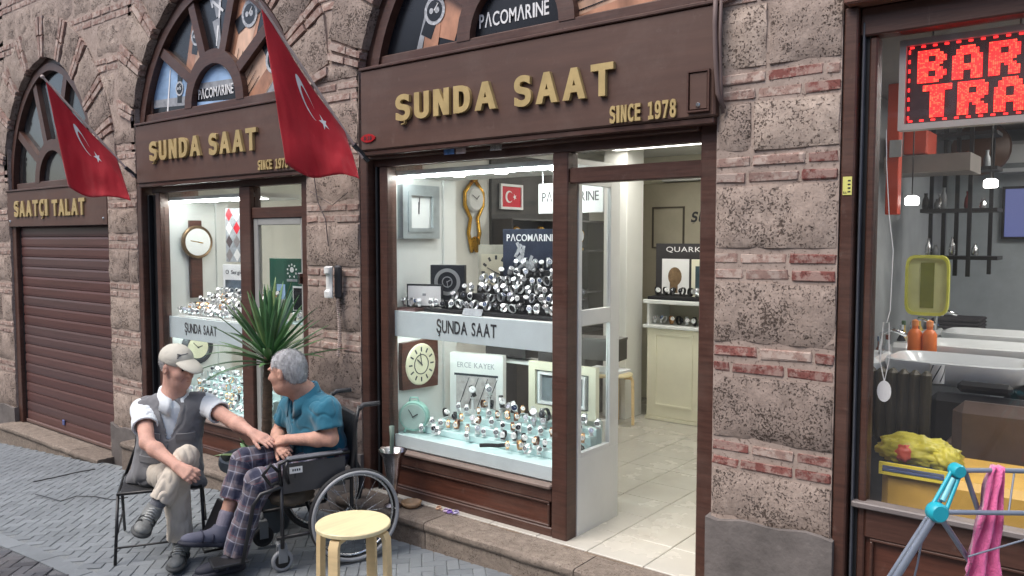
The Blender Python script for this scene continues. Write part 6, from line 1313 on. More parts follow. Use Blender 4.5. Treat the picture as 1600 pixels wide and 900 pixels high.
# ================================================================ people: bodies and clothes grown as one smooth surface each
class Field:
    def __init__(s, lo, hi, h):
        s.lo = np.array(lo, np.float32); s.h = h; s.n = np.maximum(4, np.ceil((np.array(hi) - s.lo) / h).astype(int) + 1)
        s.v = np.full(s.n, 1.0, np.float32)
        s.ax = [s.lo[i] + h * np.arange(s.n[i], dtype=np.float32) for i in range(3)]
    def win(s, lo, hi, pad):
        i0 = np.clip(np.floor((np.array(lo) - pad - s.lo) / s.h).astype(int), 0, s.n - 1); i1 = np.clip(np.ceil((np.array(hi) + pad - s.lo) / s.h).astype(int) + 1, 1, s.n)
        sl = tuple(slice(a, b) for a, b in zip(i0, i1)); X = np.meshgrid(*[s.ax[i][sl[i]] for i in range(3)], indexing='ij'); return sl, X
    def put(s, d, sl, k, op):
        a = s.v[sl]
        if op == 'sub': d = -d; hh = np.maximum(k - np.abs(a - d), 0) / k if k > 0 else 0; s.v[sl] = np.maximum(a, d) + (hh * hh * k / 4 if k > 0 else 0)
        else: hh = np.maximum(k - np.abs(a - d), 0) / k if k > 0 else 0; s.v[sl] = np.minimum(a, d) - (hh * hh * k / 4 if k > 0 else 0)
    def cone(s, a, b, ra, rb, k=.03, op='add', cap=None, flat=None):
        a, b = np.array(a, np.float32), np.array(b, np.float32); r = max(ra, rb)
        sl, (x, y, z) = s.win(np.minimum(a, b) - r, np.maximum(a, b) + r, k + .03)
        ba = b - a; L2 = max(1e-9, float(ba @ ba)); px, py, pz = x - a[0], y - a[1], z - a[2]
        t = np.clip((px * ba[0] + py * ba[1] + pz * ba[2]) / L2, 0, 1)
        dx, dy, dz = px - t * ba[0], py - t * ba[1], pz - t * ba[2]
        if flat is not None:                       # (axis, factor): squash across one direction
            n, q = np.array(flat[0], np.float32), flat[1]; dn = dx * n[0] + dy * n[1] + dz * n[2]; e = dn * (q - 1); dx, dy, dz = dx + e * n[0], dy + e * n[1], dz + e * n[2]
        d = np.sqrt(dx * dx + dy * dy + dz * dz) - (ra + (rb - ra) * t)
        if cap:
            u = ba / math.sqrt(L2)
            if 'b' in cap: d = np.maximum(d, (x - b[0]) * u[0] + (y - b[1]) * u[1] + (z - b[2]) * u[2])
            if 'a' in cap: d = np.maximum(d, -((x - a[0]) * u[0] + (y - a[1]) * u[1] + (z - a[2]) * u[2]))
        s.put(d, sl, k, op)
    def ell(s, c, r, M=None, k=.03, op='add'):
        c = np.array(c, np.float32); R_ = max(r); sl, (x, y, z) = s.win(c - R_, c + R_, k + .03); p = np.stack([x - c[0], y - c[1], z - c[2]], -1)
        if M is not None: p = p @ np.array(M, np.float32).T        # rows of M: local axes
        r = np.array(r, np.float32); k0 = np.linalg.norm(p / r, axis=-1); k1 = np.linalg.norm(p / (r * r), axis=-1) + 1e-6
        s.put(k0 * (k0 - 1) / k1, sl, k, op)
    def hem(s, a, b, r, deep=.035):              # open the end of a sleeve or trouser leg
        a, b = np.array(a), np.array(b); d = (b - a) / np.linalg.norm(b - a); s.cone(b - d * deep, b + d * .03, r * .9, r, k=.0, op='sub')
    def plane(s, p, n, k=.004):                    # keep what lies behind the plane
        p, n = np.array(p, np.float32), np.array(n, np.float32); n = n / np.linalg.norm(n)
        x, y, z = np.meshgrid(*s.ax, indexing='ij', sparse=True); d = (x - p[0]) * n[0] + (y - p[1]) * n[1] + (z - p[2]) * n[2]
        s.v = np.maximum(s.v, d)
    def mesh(s, name, m, parent=None, smooth_it=2, wrinkle=None, attr=None, tagf=None):
        f = s.v; neg = f < 0; n = s.n
        c = np.zeros(tuple(n - 1), np.int8)
        for i in (0, 1):
            for j in (0, 1):
                for k in (0, 1): c += neg[i:n[0] - 1 + i, j:n[1] - 1 + j, k:n[2] - 1 + k]
        act = np.argwhere((c > 0) & (c < 8)); idx = -np.ones(tuple(n - 1), np.int32); idx[act[:, 0], act[:, 1], act[:, 2]] = np.arange(len(act))
        corner = {(i, j, k): f[act[:, 0] + i, act[:, 1] + j, act[:, 2] + k] for i in (0, 1) for j in (0, 1) for k in (0, 1)}
        acc = np.zeros((len(act), 3), np.float32); cnt = np.zeros(len(act), np.float32)
        for a in corner:
            for ax in range(3):
                if a[ax] == 0:
                    b = list(a); b[ax] = 1; fa, fb = corner[a], corner[tuple(b)]; cr = (fa < 0) != (fb < 0); t = np.where(cr, fa / np.where(fa - fb == 0, 1, fa - fb), 0)
                    p = np.array(a, np.float32)[None, :].repeat(len(act), 0); p[:, ax] = t; acc += p * cr[:, None]; cnt += cr
        V = s.lo + (act + acc / np.maximum(cnt, 1)[:, None]) * s.h
        Q = []
        for ax in range(3):
            u, v = (ax + 1) % 3, (ax + 2) % 3
            A = neg; sl0 = [slice(None)] * 3; sl1 = [slice(None)] * 3; sl0[ax] = slice(0, n[ax] - 1); sl1[ax] = slice(1, n[ax])
            e = A[tuple(sl0)] != A[tuple(sl1)]; pts = np.argwhere(e)
            pts = pts[(pts[:, u] > 0) & (pts[:, v] > 0) & (pts[:, u] < n[u] - 1) & (pts[:, v] < n[v] - 1)]
            q = []
            for du, dv in ((-1, -1), (0, -1), (0, 0), (-1, 0)): g = pts.copy(); g[:, u] += du; g[:, v] += dv; q.append(idx[g[:, 0], g[:, 1], g[:, 2]])
            q = np.stack(q, 1); flip = ~neg[pts[:, 0], pts[:, 1], pts[:, 2]]; q[flip] = q[flip][:, ::-1]; Q.append(q)
        Q = np.concatenate(Q); Q = Q[(Q >= 0).all(1)]
        ed = np.concatenate([Q[:, [0, 1]], Q[:, [1, 2]], Q[:, [2, 3]], Q[:, [3, 0]]])
        for _ in range(smooth_it):
            S_ = np.zeros_like(V); N_ = np.zeros(len(V), np.float32); np.add.at(S_, ed[:, 0], V[ed[:, 1]]); np.add.at(N_, ed[:, 0], 1); np.add.at(S_, ed[:, 1], V[ed[:, 0]]); np.add.at(N_, ed[:, 1], 1)
            V = V * .5 + .5 * S_ / np.maximum(N_, 1)[:, None]
        me = bpy.data.meshes.new(name); me.from_pydata(V.tolist(), [], Q.tolist()); me.polygons.foreach_set('use_smooth', [True] * len(Q)); me.update()
        if wrinkle:
            nr = np.empty(len(V) * 3, np.float32); me.vertex_normals.foreach_get('vector', nr); nr = nr.reshape(-1, 3)
            d = np.array([wrinkle(Vector(p)) for p in V.tolist()], np.float32); V = V + nr * d[:, None]; me.vertices.foreach_set('co', V.ravel()); me.update()
        if attr:
            a = me.attributes.new('cloth', 'FLOAT_VECTOR', 'POINT'); a.data.foreach_set('vector', attr(V).astype(np.float32).ravel())
        me.materials.append(m)
        o = link(name, me, parent)
        return o
def nv(v): v = np.array(v, float); return v / np.linalg.norm(v)
def frame(f, u): f = nv(f); l = nv(np.cross(u, f)); u = np.cross(f, l); return f, l, u      # forward, left, up
def head(F, c, f, l, u, s=1.0, neck=None, old=True):
    P = lambda a, b, d: c + (f * a + l * b + u * d) * s; M = np.array([f, l, u])
    F.ell(P(-.012, 0, .035), (.100 * s, .078 * s, .088 * s), M, k=.02); F.ell(P(.022, 0, -.035), (.075 * s, .062 * s, .082 * s), M, k=.03); F.ell(P(.045, 0, -.078), (.046 * s, .046 * s, .038 * s), M, k=.03); F.cone(P(.07, 0, -.098), P(.078, 0, -.096), .018 * s, .016 * s, k=.02)
    for b in (-1, 1): F.ell(P(.055, b * .036, -.025), (.030 * s, .028 * s, .03 * s), M, k=.02); F.ell(P(.080, b * .030, .028), (.015 * s, .024 * s, .009 * s), M, k=.012); F.ell(P(.096, b * .031, .006), (.018 * s, .017 * s, .012 * s), M, k=.008, op='sub')
    F.cone(P(.090, 0, .018), P(.114, 0, -.026), .009 * s, .0145 * s, k=.010)
    for b in (-1, 1): F.ell(P(.096, b * .012, -.028), (.010 * s, .008 * s, .008 * s), M, k=.008)
    for b in (-1, 1): F.cone(P(.094, b * .020, -.030), P(.082, b * .034, -.062), .004 * s, .004 * s, k=.008, op='sub')
    F.cone(P(.104, -.022, -.0615), P(.104, .022, -.0615), .004 * s, .004 * s, k=.004, op='sub')
    F.ell(P(.088, 0, -.055), (.010 * s, .022 * s, .006 * s), M, k=.008); F.ell(P(.086, 0, -.068), (.010 * s, .019 * s, .007 * s), M, k=.006)
    for b in (-1, 1):
        F.ell(P(-.008, b * .080, -.006), (.018 * s, .010 * s, .032 * s), M, k=.008); F.ell(P(-.002, b * .090, -.002), (.010 * s, .006 * s, .017 * s), M, k=.004, op='sub')
    if neck is not None: F.cone(P(-.025, 0, -.06), neck, .056 * s, .060 * s, k=.03); F.cone(P(.03, 0, -.085), np.array(neck) + f * .02, .035 * s, .05 * s, k=.04)
def hand(F, w, d, n, side, curl=(.3, .5, .4), spread=.10, s=1.0, th=.7):
    """w wrist, d towards the knuckles, n out of the back of the hand, side towards the thumb"""
    d, n = nv(d), nv(n); n = nv(n - d * (n @ d)); sd = np.cross(d, n); sd = sd if sd @ np.array(side) > 0 else -sd
    K = lambda a, b, c=0: w + (d * a + sd * b + n * c) * s
    for b in (-.026, -.009, .009, .026): F.cone(K(.0, b * .55), K(.088 - abs(b) * .25, b), .017 * s, .0115 * s, k=.012)
    for i, (b, L_) in enumerate(((.028, .072), (.0095, .080), (-.009, .075), (-.027, .058))):
        p = K(.086 - abs(b) * .25, b); a = 0; dirn = nv(d + sd * b * spread * 12)
        for seg, (fr, cu) in enumerate(zip((.46, .30, .24), curl)):
            a += cu; v = dirn * math.cos(a) - n * math.sin(a); q = p + v * L_ * fr * s; F.cone(p, q, (.0092 - .0009 * seg) * s, (.0086 - .0011 * seg) * s, k=.004); p = q
    p = K(.022, .022, -.004); 
    for L_, cu in ((.040, th), (.030, th * .75), (.024, th * .5)):
        v = d * math.cos(cu) * 1 + sd * math.sin(cu) - n * .25; q = p + nv(v) * L_ * s; F.cone(p, q, .0125 * s if L_ > .035 else .0098 * s, .0100 * s if L_ > .035 else .0082 * s, k=.008); p = q
def arm(F, sh, el, wr, r=(.049, .039, .041, .025)):
    F.cone(sh, el, r[0], r[1], k=.03); mid = np.array(el) + (np.array(wr) - np.array(el)) * .3; F.cone(el, mid, r[1] * .95, r[2], k=.02); F.cone(mid, wr, r[2], r[3], k=.02)
def shoe(name, parent, ank, toe, up, mats, W_=.042, strap=False):
    ank, toe = np.array(ank), np.array(toe); d = toe - ank; up = nv(up); d = nv(d - up * (d @ up)); L_ = .27; l = np.cross(up, d); M = np.array([d, l, up])
    heel = ank - d * .055 - up * .055; P = lambda a, b, c: heel + d * a + l * b + up * c
    lo, hi = np.minimum(heel, P(L_, 0, 0)) - .14, np.maximum(heel, P(L_, 0, 0)) + .16
    F = Field(lo, hi, .0042); F.cone(P(.035, 0, .026), P(.20, 0, .016), .034, .030, k=.02); F.ell(P(.20, 0, .018), (.060, W_, .030), M, k=.02); F.ell(P(.045, 0, .045), (.045, W_ - .004, .05), M, k=.02); F.cone(P(.05, 0, .05), P(.055, 0, .095), .042, .040, k=.03); F.cone(P(.08, 0, .05), P(.16, 0, .026), .034, .028, k=.03); F.plane(P(0, 0, -.002), -up); F.plane(P(.05, 0, .098), up)
    o = F.mesh(name, mats[0], parent)
    F = Field(lo, hi, .0045); F.ell(P(.195, 0, -.002), (.078, W_ + .010, .02), M, k=.02); F.ell(P(.05, 0, -.002), (.056, W_ + .002, .02), M, k=.03); F.cone(P(.05, 0, -.002), P(.19, 0, -.002), .03, .036, k=.03); F.plane(P(0, 0, .012), up); F.plane(P(0, 0, -.016), -up); F.mesh('sole', mats[1], o)
    mb = MB()
    if strap:
        for a in (.10, .155):
            mb.tube([Vector(P(a, b * 1.06, c)) for b, c in ((-W_, .012), (-W_ * .85, .045), (0, .072 if a < .12 else .060), (W_ * .85, .045), (W_, .012))], .011, 8, flat=.45)
        mb.build('strap', mats[2], o, smooth=True)
    else:
        for k in range(5): a = .095 + k * .02; mb.tube([Vector(P(a, -.022, .083 - k * .0065)), Vector(P(a + .006, 0, .093 - k * .0072)), Vector(P(a, .022, .083 - k * .0065))], .0032, 6)
        mb.build('laces', mats[2], o, smooth=True)
        for s_ in (-1, 1):
            for k in range(3): mb = MB(); a = .07 + k * .05; mb.tube([Vector(P(a, s_ * (W_ + .001), .015)), Vector(P(a + .012, s_ * (W_ - .003), .045)), Vector(P(a + .03, s_ * (W_ - .020), .068 - k * .006))], .006, 6, flat=.5); mb.build('overlay', mats[1], o, smooth=True)
    return o
def cyl_attr(segs):
    A = [np.array(a) for a, b in segs]; Bq = [np.array(b) for a, b in segs]
    def fn(V):
        best = np.full(len(V), 9.0); out = np.zeros((len(V), 3)); base = 0
        for i, (a, b) in enumerate(zip(A, Bq)):
            ba = b - a; L_ = np.linalg.norm(ba); u = ba / L_; t = np.clip((V - a) @ u, 0, L_); rad = V - a - t[:, None] * u; dist = np.linalg.norm(rad, axis=1)
            e1 = nv(np.cross(u, [.3, .2, 1.0])); e2 = np.cross(u, e1); ang = np.arctan2(rad @ e2, rad @ e1); tt = ((V - a) @ u) + base
            m_ = dist < best; best[m_] = dist[m_]; out[m_, 0] = ang[m_] * .075; out[m_, 1] = tt[m_]; out[m_, 2] = i; base += L_ if i % 2 == 0 else 0
        return out
    return fn
SKIN = mat('skin', srgb(200, 156, 140), .6, var=.16, scale=14, bump=.25, bscale=110, sub=.10, spec=.3); SKIN2 = mat('skin_tanned', srgb(194, 150, 132), .6, var=.16, scale=14, bump=.25, bscale=110, sub=.10, spec=.3)
EYEW = mat('eye_dark', (.03, .02, .018), .2, var=0)
def folds(amp, sc, stretch, seed, fine=.3):
    def w(p):
        q = Vector((p.x * stretch[0], p.y * stretch[1], p.z * stretch[2])) * sc + Vector((seed, seed * .7, 0))
        return amp * (mnoise.noise(q) + fine * mnoise.noise(q * 2.7)) - amp * .55 * max(0, 1 - abs(mnoise.noise(q * 1.3 + Vector((5, 1, 2)))) * 6)
    return w
v3 = lambda *a: np.array(a, float)
def fuzz(o, n, ln, flow, seed):
    """short separate strands all over a hair mesh"""
    me = o.data; rg = random.Random(seed); vs = [v.co.copy() for v in me.vertices]; ns = [v.normal.copy() for v in me.vertices]; mb = MB(); M_ = list(range(len(vs)))
    for _ in range(n):
        i = rg.choice(M_); p = vs[i]; d = (ns[i] * .55 + Vector(flow) * .8 + Vector((rg.gauss(0, .25), rg.gauss(0, .25), rg.gauss(0, .25)))).normalized(); sd = d.cross(ns[i]).normalized() * .0011; L_ = ln * rg.uniform(.6, 1.3)
        mb.add([p - sd, p + sd, p + d * L_ * .6 + sd * .6 + ns[i] * .001, p + d * L_], [(0, 1, 2), (0, 2, 3)])
    mb.build('hair_strands', me.materials[0], o, recalc=False); tag(bpy.data.objects[-1] if False else o.children[-1], kind='stuff')
LIPS = mat('lips', srgb(176, 112, 100), .45, var=.1)
def face_bits(par, H, hf, hl, hu, browm):
    P = lambda a, b, d: Vector(H + hf * a + hl * b + hu * d)
    mb = MB(); mb.tube([P(.089, -.021, -.061), P(.0955, -.008, -.060), P(.0955, .008, -.060), P(.089, .021, -.061)], [.003, .0045, .0045, .003], 6); mb.build('lips', LIPS, par, smooth=True)
    for s_ in (-1, 1): mb = MB(); mb.tube([P(.089, s_ * .012, .026), P(.090, s_ * .026, .031), P(.080, s_ * .044, .026)], [.003, .0042, .0025], 6); mb.build('eyebrow', browm, par, smooth=True)
# ---------------------------------------------------------------- man in the cap
H = v3(-4.425, 2.452, 1.048); NK = v3(-4.475, 2.445, .885); RS, LS = v3(-4.575, 2.315, .80), v3(-4.375, 2.595, .815)
RE, RW = np.array(atD(230, 692, 4.47)), np.array(atD(277, 729, 4.33)); LE, LW_ = v3(-4.119, 2.605, .747), v3(-3.912, 2.606, .704)
RH, LH = v3(-4.555, 2.36, .425), v3(-4.470, 2.492, .425); RK_, LK = v3(-4.165, 2.285, .470), v3(-4.105, 2.312, .590)
RA = v3(-4.180, 2.312, .090 + G(-4.18)); LA = np.array(atD(238, 800, 4.32)); RT = v3(-4.055, 2.205, .02); LT = np.array(atD(212, 845, 4.14)); PV = (RH + LH) / 2
tu = nv(NK - PV); tl = nv(LS - RS); tf = nv(np.cross(tl, tu)); tl = np.cross(tu, tf); TM = np.array([tf, tl, tu]); T = lambda a, b, c: PV + tf * a + tl * b + tu * c
TL = np.linalg.norm(NK - PV)
hf, hl, hu = frame(v3(.95, .20, -.17), v3(.05, .0, 1))
per = None
F = Field(np.min([RS, LS, H, RT, LH, LW_, RE], 0) - .22, np.max([RS, LS, H, LW_ + v3(.18, 0, 0), RT], 0) + .16, .0042)
head(F, H, hf, hl, hu, 1.0, NK)
F.cone(NK - tu * .02, T(0, 0, .30), .056, .075, k=.05); F.cone(RS, LS, .046, .046, k=.04); F.ell(T(0, 0, .27), (.078, .125, .15), TM, k=.06); F.ell(T(.01, 0, .12), (.085, .12, .14), TM, k=.06); F.ell(T(0, 0, 0), (.085, .125, .09), TM, k=.05)
arm(F, RS, RE, RW); arm(F, LS, LE, LW_)
hand(F, RW, nv(np.array(atD(299, 744, 4.29)) - RW), nv(v3(.55, -.7, .55)), v3(.3, .5, .6), curl=(.5, .7, .5), spread=.10, th=.30)
hand(F, LW_, v3(.93, .16, -.22), v3(.05, -.3, .95), v3(.2, -.9, .1), curl=(.12, .2, .2), spread=.09, th=.45)
F.cone(RH, RK_, .07, .05, k=.03); F.cone(RK_, RA, .048, .032, k=.03); F.cone(LH, LK, .07, .05, k=.03); F.cone(LK, LA, .048, .032, k=.03)
man1 = F.mesh('person', SKIN, smooth_it=1); tag(man1, 'seated man in a pale cap and grey vest with crossed legs, reaching out', 'person')
for b in (-1, 1): c = H + hf * .079 + hl * b * .031 + hu * .007; MB().ball(c, .0085).build('eye', EYEW, man1, smooth=True)
# beige trousers
TRO = mat('beige_cotton', srgb(196, 186, 172), .85, var=.10, scale=6, bump=.9, bscale=15, stretch=(1, 1, .55), sheen=.2, dust=.12, dcol=(150, 140, 126))
F = Field(np.min([RH, RK_, LA, RA], 0) - .17, np.max([LH, LK, RK_, RA], 0) + .17, .006)
F.ell(T(-.01, 0, .0), (.125, .165, .115), TM, k=.05); F.cone(RH, RK_, .086, .070, k=.05); F.cone(LH, LK, .086, .066, k=.05)
rhem = RK_ + (RA - RK_) * .88; lhem = LK + (LA - LK) * .80
F.cone(RK_, rhem, .068, .072, k=.03, cap='b'); F.cone(LK, lhem, .066, .062, k=.03, cap='b'); F.hem(RK_, rhem, .064); F.hem(LK, lhem, .054)
F.mesh('trousers', TRO, man1, wrinkle=folds(.012, 11, (1, 1, .5), 2.0, .5))
SOCK = mat('grey_sock', srgb(104, 106, 112), .9, var=.1, bump=.4, bscale=200)
for k_, a_ in ((RK_, RA), (LK, LA)):
    F = Field(np.minimum(k_, a_) - .07, np.maximum(k_, a_) + .07, .005); F.cone(k_ + (a_ - k_) * .62, a_ + (a_ - k_) * .04, .046, .037, k=.01); F.mesh('sock', SOCK, man1)
SHG = [mat('shoe_grey', srgb(118, 120, 118), .7, var=.3, scale=25, bump=.3, bscale=80), mat('shoe_sole', srgb(70, 72, 72), .7, var=.2), mat('lace_pale', srgb(176, 178, 176), .7)]
shoe('shoe', man1, RA + v3(0, 0, .005), RT, v3(0, 0, 1), SHG); sh_up = nv(LK - LA); shoe('shoe', man1, LA + sh_up * .0, LT, nv(sh_up + v3(.2, -.2, .1)), SHG)
# white polo
SHW = mat('white_polo', srgb(226, 232, 236), .8, var=.05, scale=7, bump=.7, bscale=16, stretch=(1, 1, .6), sheen=.2)
F = Field(np.min([RS, LS, PV], 0) - .17, np.max([RS, LS, LE], 0) + .17, .0055)
F.cone(RS + v3(0, 0, -.008), LS + v3(0, 0, -.008), .060, .060, k=.05); F.ell(T(.0, 0, .28), (.108, .150, .16), TM, k=.05); F.ell(T(.012, 0, .13), (.112, .145, .15), TM, k=.05); F.cone(NK - tu * .06, NK - tu * .0, .085, .064, k=.05)
re_, le_ = RS + (RE - RS) * .55, LS + (LE - LS) * .55; F.cone(RS, re_, .064, .072, k=.04, cap='b'); F.cone(LS, le_, .064, .068, k=.04, cap='b'); F.hem(RS, re_, .062); F.hem(LS, le_, .060)
F.cone(NK - hu * .01 + hf * .02, NK + tu * .12, .056, .064, k=.004, op='sub'); F.plane(T(0, 0, .02), -tu)
shirt1 = F.mesh('polo_shirt', SHW, man1, wrinkle=folds(.005, 11, (1, 1, .6), 4.0))
# collar: two leaves folding down from the neck
def collar(nk, up, fwd, left, m, parent, R1=.062, drop=.05, open_=.5, tilt=.45, name='collar'):
    for s_ in (-1, 1):
        vs = []; fs = []; n = 12
        for k in range(n + 1):
            a = math.pi - (math.pi - open_) * k / n; f = k / n
            d = fwd * math.cos(a) + left * s_ * math.sin(a)
            top = nk + d * R1 + up * (.040 - .050 * f ** 2); bot = nk + d * (R1 + .022 + .022 * f) + up * (.040 - .050 * f ** 2 - drop * (.75 + .35 * f) ) + fwd * .012 * f
            mid = nk + d * (R1 + .016) + up * (.046 - .050 * f ** 2)
            vs += [top - up * .02, top, mid, bot, bot - d * .004]
        for k in range(n):
            for j in range(4): fs.append((5 * k + j, 5 * k + 5 + j, 5 * k + 6 + j, 5 * k + 1 + j))
        fs += [(0, 1, 2, 3, 4), tuple(5 * n + j for j in (4, 3, 2, 1, 0))]
        MB().add([Vector(v) for v in vs], fs).build(name, m, parent, smooth=True)
collar(NK - tu * .002 + hf * .010, tu, nv(tf * .75 + hf * .4), nv(np.cross(tu, nv(tf * .75 + hf * .4))), SHW, shirt1, R1=.068, drop=.080, open_=.30)
# grey vest with pockets
VEST = mat('grey_vest_cloth', srgb(114, 114, 117), .85, var=.12, scale=8, bump=.9, bscale=14, stretch=(1, 1, .6), sheen=.2)
F = Field(np.min([RS, LS, PV], 0) - .20, np.max([RS, LS], 0) + .20, .0055)
F.cone(RS * .90 + LS * .10 + tu * .006, LS * .90 + RS * .10 + tu * .006, .074, .074, k=.06); F.ell(T(.0, 0, .28), (.138, .186, .18), TM, k=.06); F.ell(T(.015, 0, .12), (.146, .186, .17), TM, k=.06); F.ell(T(.02, 0, .0), (.152, .20, .11), TM, k=.07)
F.cone(T(.02, .10, -.02), T(.10, .18, -.045), .06, .05, k=.04); F.cone(T(-.02, -.12, -.02), T(-.01, -.18, -.06), .07, .05, k=.05)
for S_, E_ in ((RS, RE), (LS, LE)): d_ = nv(E_ - S_) * .5 + (nv(S_ - (RS + LS) / 2)); F.cone(S_ + nv(d_) * .088, S_ + nv(d_) * .25, .074, .10, k=.01, op='sub')
F.cone(NK - tu * .012, NK + tu * .1, .070, .095, k=.01, op='sub')
for k in range(7): f = k / 6; F.cone(T(.09, .004, TL - .07 - .19 * f), T(.26, .006, TL - .05 - .19 * f), .050 * (1 - f) + .003, .062 * (1 - f) + .004, k=.004, op='sub')
F.plane(T(0, 0, -.075), -tu)
vest = F.mesh('vest', VEST, man1, wrinkle=folds(.009, 10, (1, 1, .7), 9.0, .5))
def on_torso(b, c, out=.0, rx=.150, ry=.180):
    a = rx * math.sqrt(max(.02, 1 - (b / ry) ** 2)); return T(a + out, b, c)
def patch(name, b0, b1, c0, c1, out, m, par, th=.008):
    n = 6; vs = []; fs = []
    for lay in (out, out - .035):
        for i in range(n + 1):
            for j in range(4): b = b0 + (b1 - b0) * i / n; vs.append(Vector(on_torso(b, c0 + (c1 - c0) * j / 3, lay, .142 + .004 * (c0 < .1), .185)))
    m_ = 4 * (n + 1); k = lambda i, j: i * 4 + j
    for i in range(n):
        for j in range(3): fs += [(k(i, j), k(i + 1, j), k(i + 1, j + 1), k(i, j + 1)), (m_ + k(i, j), m_ + k(i, j + 1), m_ + k(i + 1, j + 1), m_ + k(i + 1, j))]
        for j in (0, 3): fs.append((k(i, j), k(i + 1, j), m_ + k(i + 1, j), m_ + k(i, j)))
    for j in range(3):
        for i in (0, n): fs.append((k(i, j), k(i, j + 1), m_ + k(i, j + 1), m_ + k(i, j)))
    MB().add(vs, fs).build(name, m, par, smooth='auto')
for b0, b1 in ((-.135, -.045), (.05, .14)):
    patch('pocket', b0, b1, .14, .235, .012, VEST, vest); patch('pocket_flap', b0 - .004, b1 + .004, .225, .262, .018, VEST, vest); patch('pocket', b0 - .01, b1 + .015, -.01, .10, .020, VEST, vest); patch('pocket_flap', b0 - .014, b1 + .019, .09, .125, .027, VEST, vest)
mb = MB(); mb.tube([Vector(on_torso(.004, c, .006, .142, .185)) for c in (.20, .15, .10, .05, .0)], .004, 6); mb.build('zip', mat('zip_grey', srgb(70, 72, 78), .5), vest, smooth=True)
# cap
CAP = mat('pale_cap_cotton', srgb(196, 192, 180), .85, var=.05, scale=8, bump=.25, bscale=160)
P_ = lambda a, b, c: H + hf * a + hl * b + hu * c; HM = np.array([hf, hl, hu])
F = Field(H - .20, H + .21, .0042); F.ell(P_(-.014, 0, .050), (.108, .087, .088), HM, k=.01); F.cone(P_(-.014, 0, .135), P_(-.014, 0, .139), .010, .007, k=.008); F.plane(P_(0, 0, .030), -hu - hf * .14); cap_ = F.mesh('cap', CAP, man1, wrinkle=folds(.002, 14, (1, 1, 1), 3.0))
vf = nv(hf * .95 - hu * .32); vl = hl; vu = np.cross(vf, vl); F = Field(H - .2, H + .22, .0030); F.ell(P_(.085, 0, .027), (.100, .074, .042), np.array([vf, vl, vu]), k=.005); F.ell(P_(.082, 0, .016), (.108, .080, .0405), np.array([vf, vl, vu]), k=.002, op='sub'); F.ell(P_(-.014, 0, .045), (.102, .082, .10), HM, k=.003, op='sub'); F.plane(P_(.03, 0, .0), -hf); F.mesh('visor', CAP, cap_, smooth_it=3)
mb = MB(); e0 = P_(.075, -.052, .088)
for k in range(3): mb.tube([Vector(P_(.058 + .006 * j + (.0), -.062 + .020 * j, .078 + .010 * k + .004 * math.sin(j * 2 + k))) for j in range(4)], .0035, 6)
mb.build('emblem', mat('cap_emblem', srgb(90, 92, 96), .7), cap_, smooth=True)
GH = mat('grey_hair', srgb(150, 148, 148), .8, var=.35, scale=40, bump=.6, bscale=120)
F = Field(H - .16, H + .16, .0045); F.ell(P_(-.014, 0, .032), (.106, .083, .090), HM, k=.005); F.plane(P_(0, 0, .045), hu); F.plane(P_(-.015, 0, .0), hf); F.plane(P_(0, 0, -.045), -hu); hr_ = F.mesh('hair', GH, man1); fuzz(hr_, 900, .010, (0, 0, -1), 1); face_bits(man1, H, hf, hl, hu, GH)

# ---------------------------------------------------------------- man in the wheelchair
def Wn(a, b, c): return np.array(W(a, b, c))
H = Wn(.285, 0.0, 1.058); NK = Wn(.190, 0.0, .935); LS, RS = Wn(.120, .172, .848), Wn(.215, -.162, .832); LE, LWr = Wn(.112, .225, .700), Wn(.312, .075, .690); RE, RWr = Wn(.28, -.225, .66), Wn(.335, -.03, .650)
LH, RH = Wn(.07, .095, .555), Wn(.07, -.095, .560); RK_, LK = Wn(.52, -.06, .560), Wn(.485, .105, .480); RA, LA = Wn(.665, .005, .205), Wn(.610, .085, .085); RT, LT = Wn(.83, .03, .13), Wn(.72, .085, .02); PV = (LH + RH) / 2
tu = nv(NK - PV); tl = nv(LS - RS); tf = nv(np.cross(tl, tu)); tl = np.cross(tu, tf); TM = np.array([tf, tl, tu]); T = lambda a, b, c: PV + tf * a + tl * b + tu * c; TL = np.linalg.norm(NK - PV)
hf, hl, hu = frame(v3(-.93, -.33, -.16), v3(-.10, -.05, 1))
F = Field(np.min([RS, LS, H, RT, LT, RA], 0) - .2, np.max([RS, LS, H, LE, LK], 0) + .17, .0042)
head(F, H, hf, hl, hu, 1.02, NK)
F.cone(NK - tu * .02, T(0, 0, .28), .056, .075, k=.05); F.cone(RS, LS, .046, .046, k=.04); F.ell(T(0, 0, .25), (.078, .125, .15), TM, k=.06); F.ell(T(.01, 0, .12), (.085, .12, .14), TM, k=.06); F.ell(T(0, 0, 0), (.085, .125, .09), TM, k=.05)
arm(F, LS, LE, LWr, (.050, .041, .042, .027)); arm(F, RS, RE, RWr, (.050, .041, .042, .027))
hand(F, LWr, nv(Wn(.372, -.05, .655) - LWr), nv(np.array(L3) * .5 + v3(0, 0, .8) + np.array(F3) * .4), v3(0, 0, 1), curl=(.5, .7, .5), th=.4)
hand(F, RWr, nv(Wn(.33, .14, .625) - RWr), nv(v3(0, 0, .8) + np.array(F3) * .6), np.array(F3), curl=(.3, .5, .4), th=.5)
F.cone(RH, RK_, .07, .05, k=.03); F.cone(RK_, RA, .046, .032, k=.03); F.cone(LH, LK, .07, .05, k=.03); F.cone(LK, LA, .048, .032, k=.03)
man2 = F.mesh('person', SKIN2, smooth_it=1); tag(man2, 'grey haired man in teal polo and plaid trousers sitting in the wheelchair', 'person')
for b in (-1, 1): c = H + hf * .081 + hl * b * .031 + hu * .007; MB().ball(c, .0085).build('eye', EYEW, man2, smooth=True)
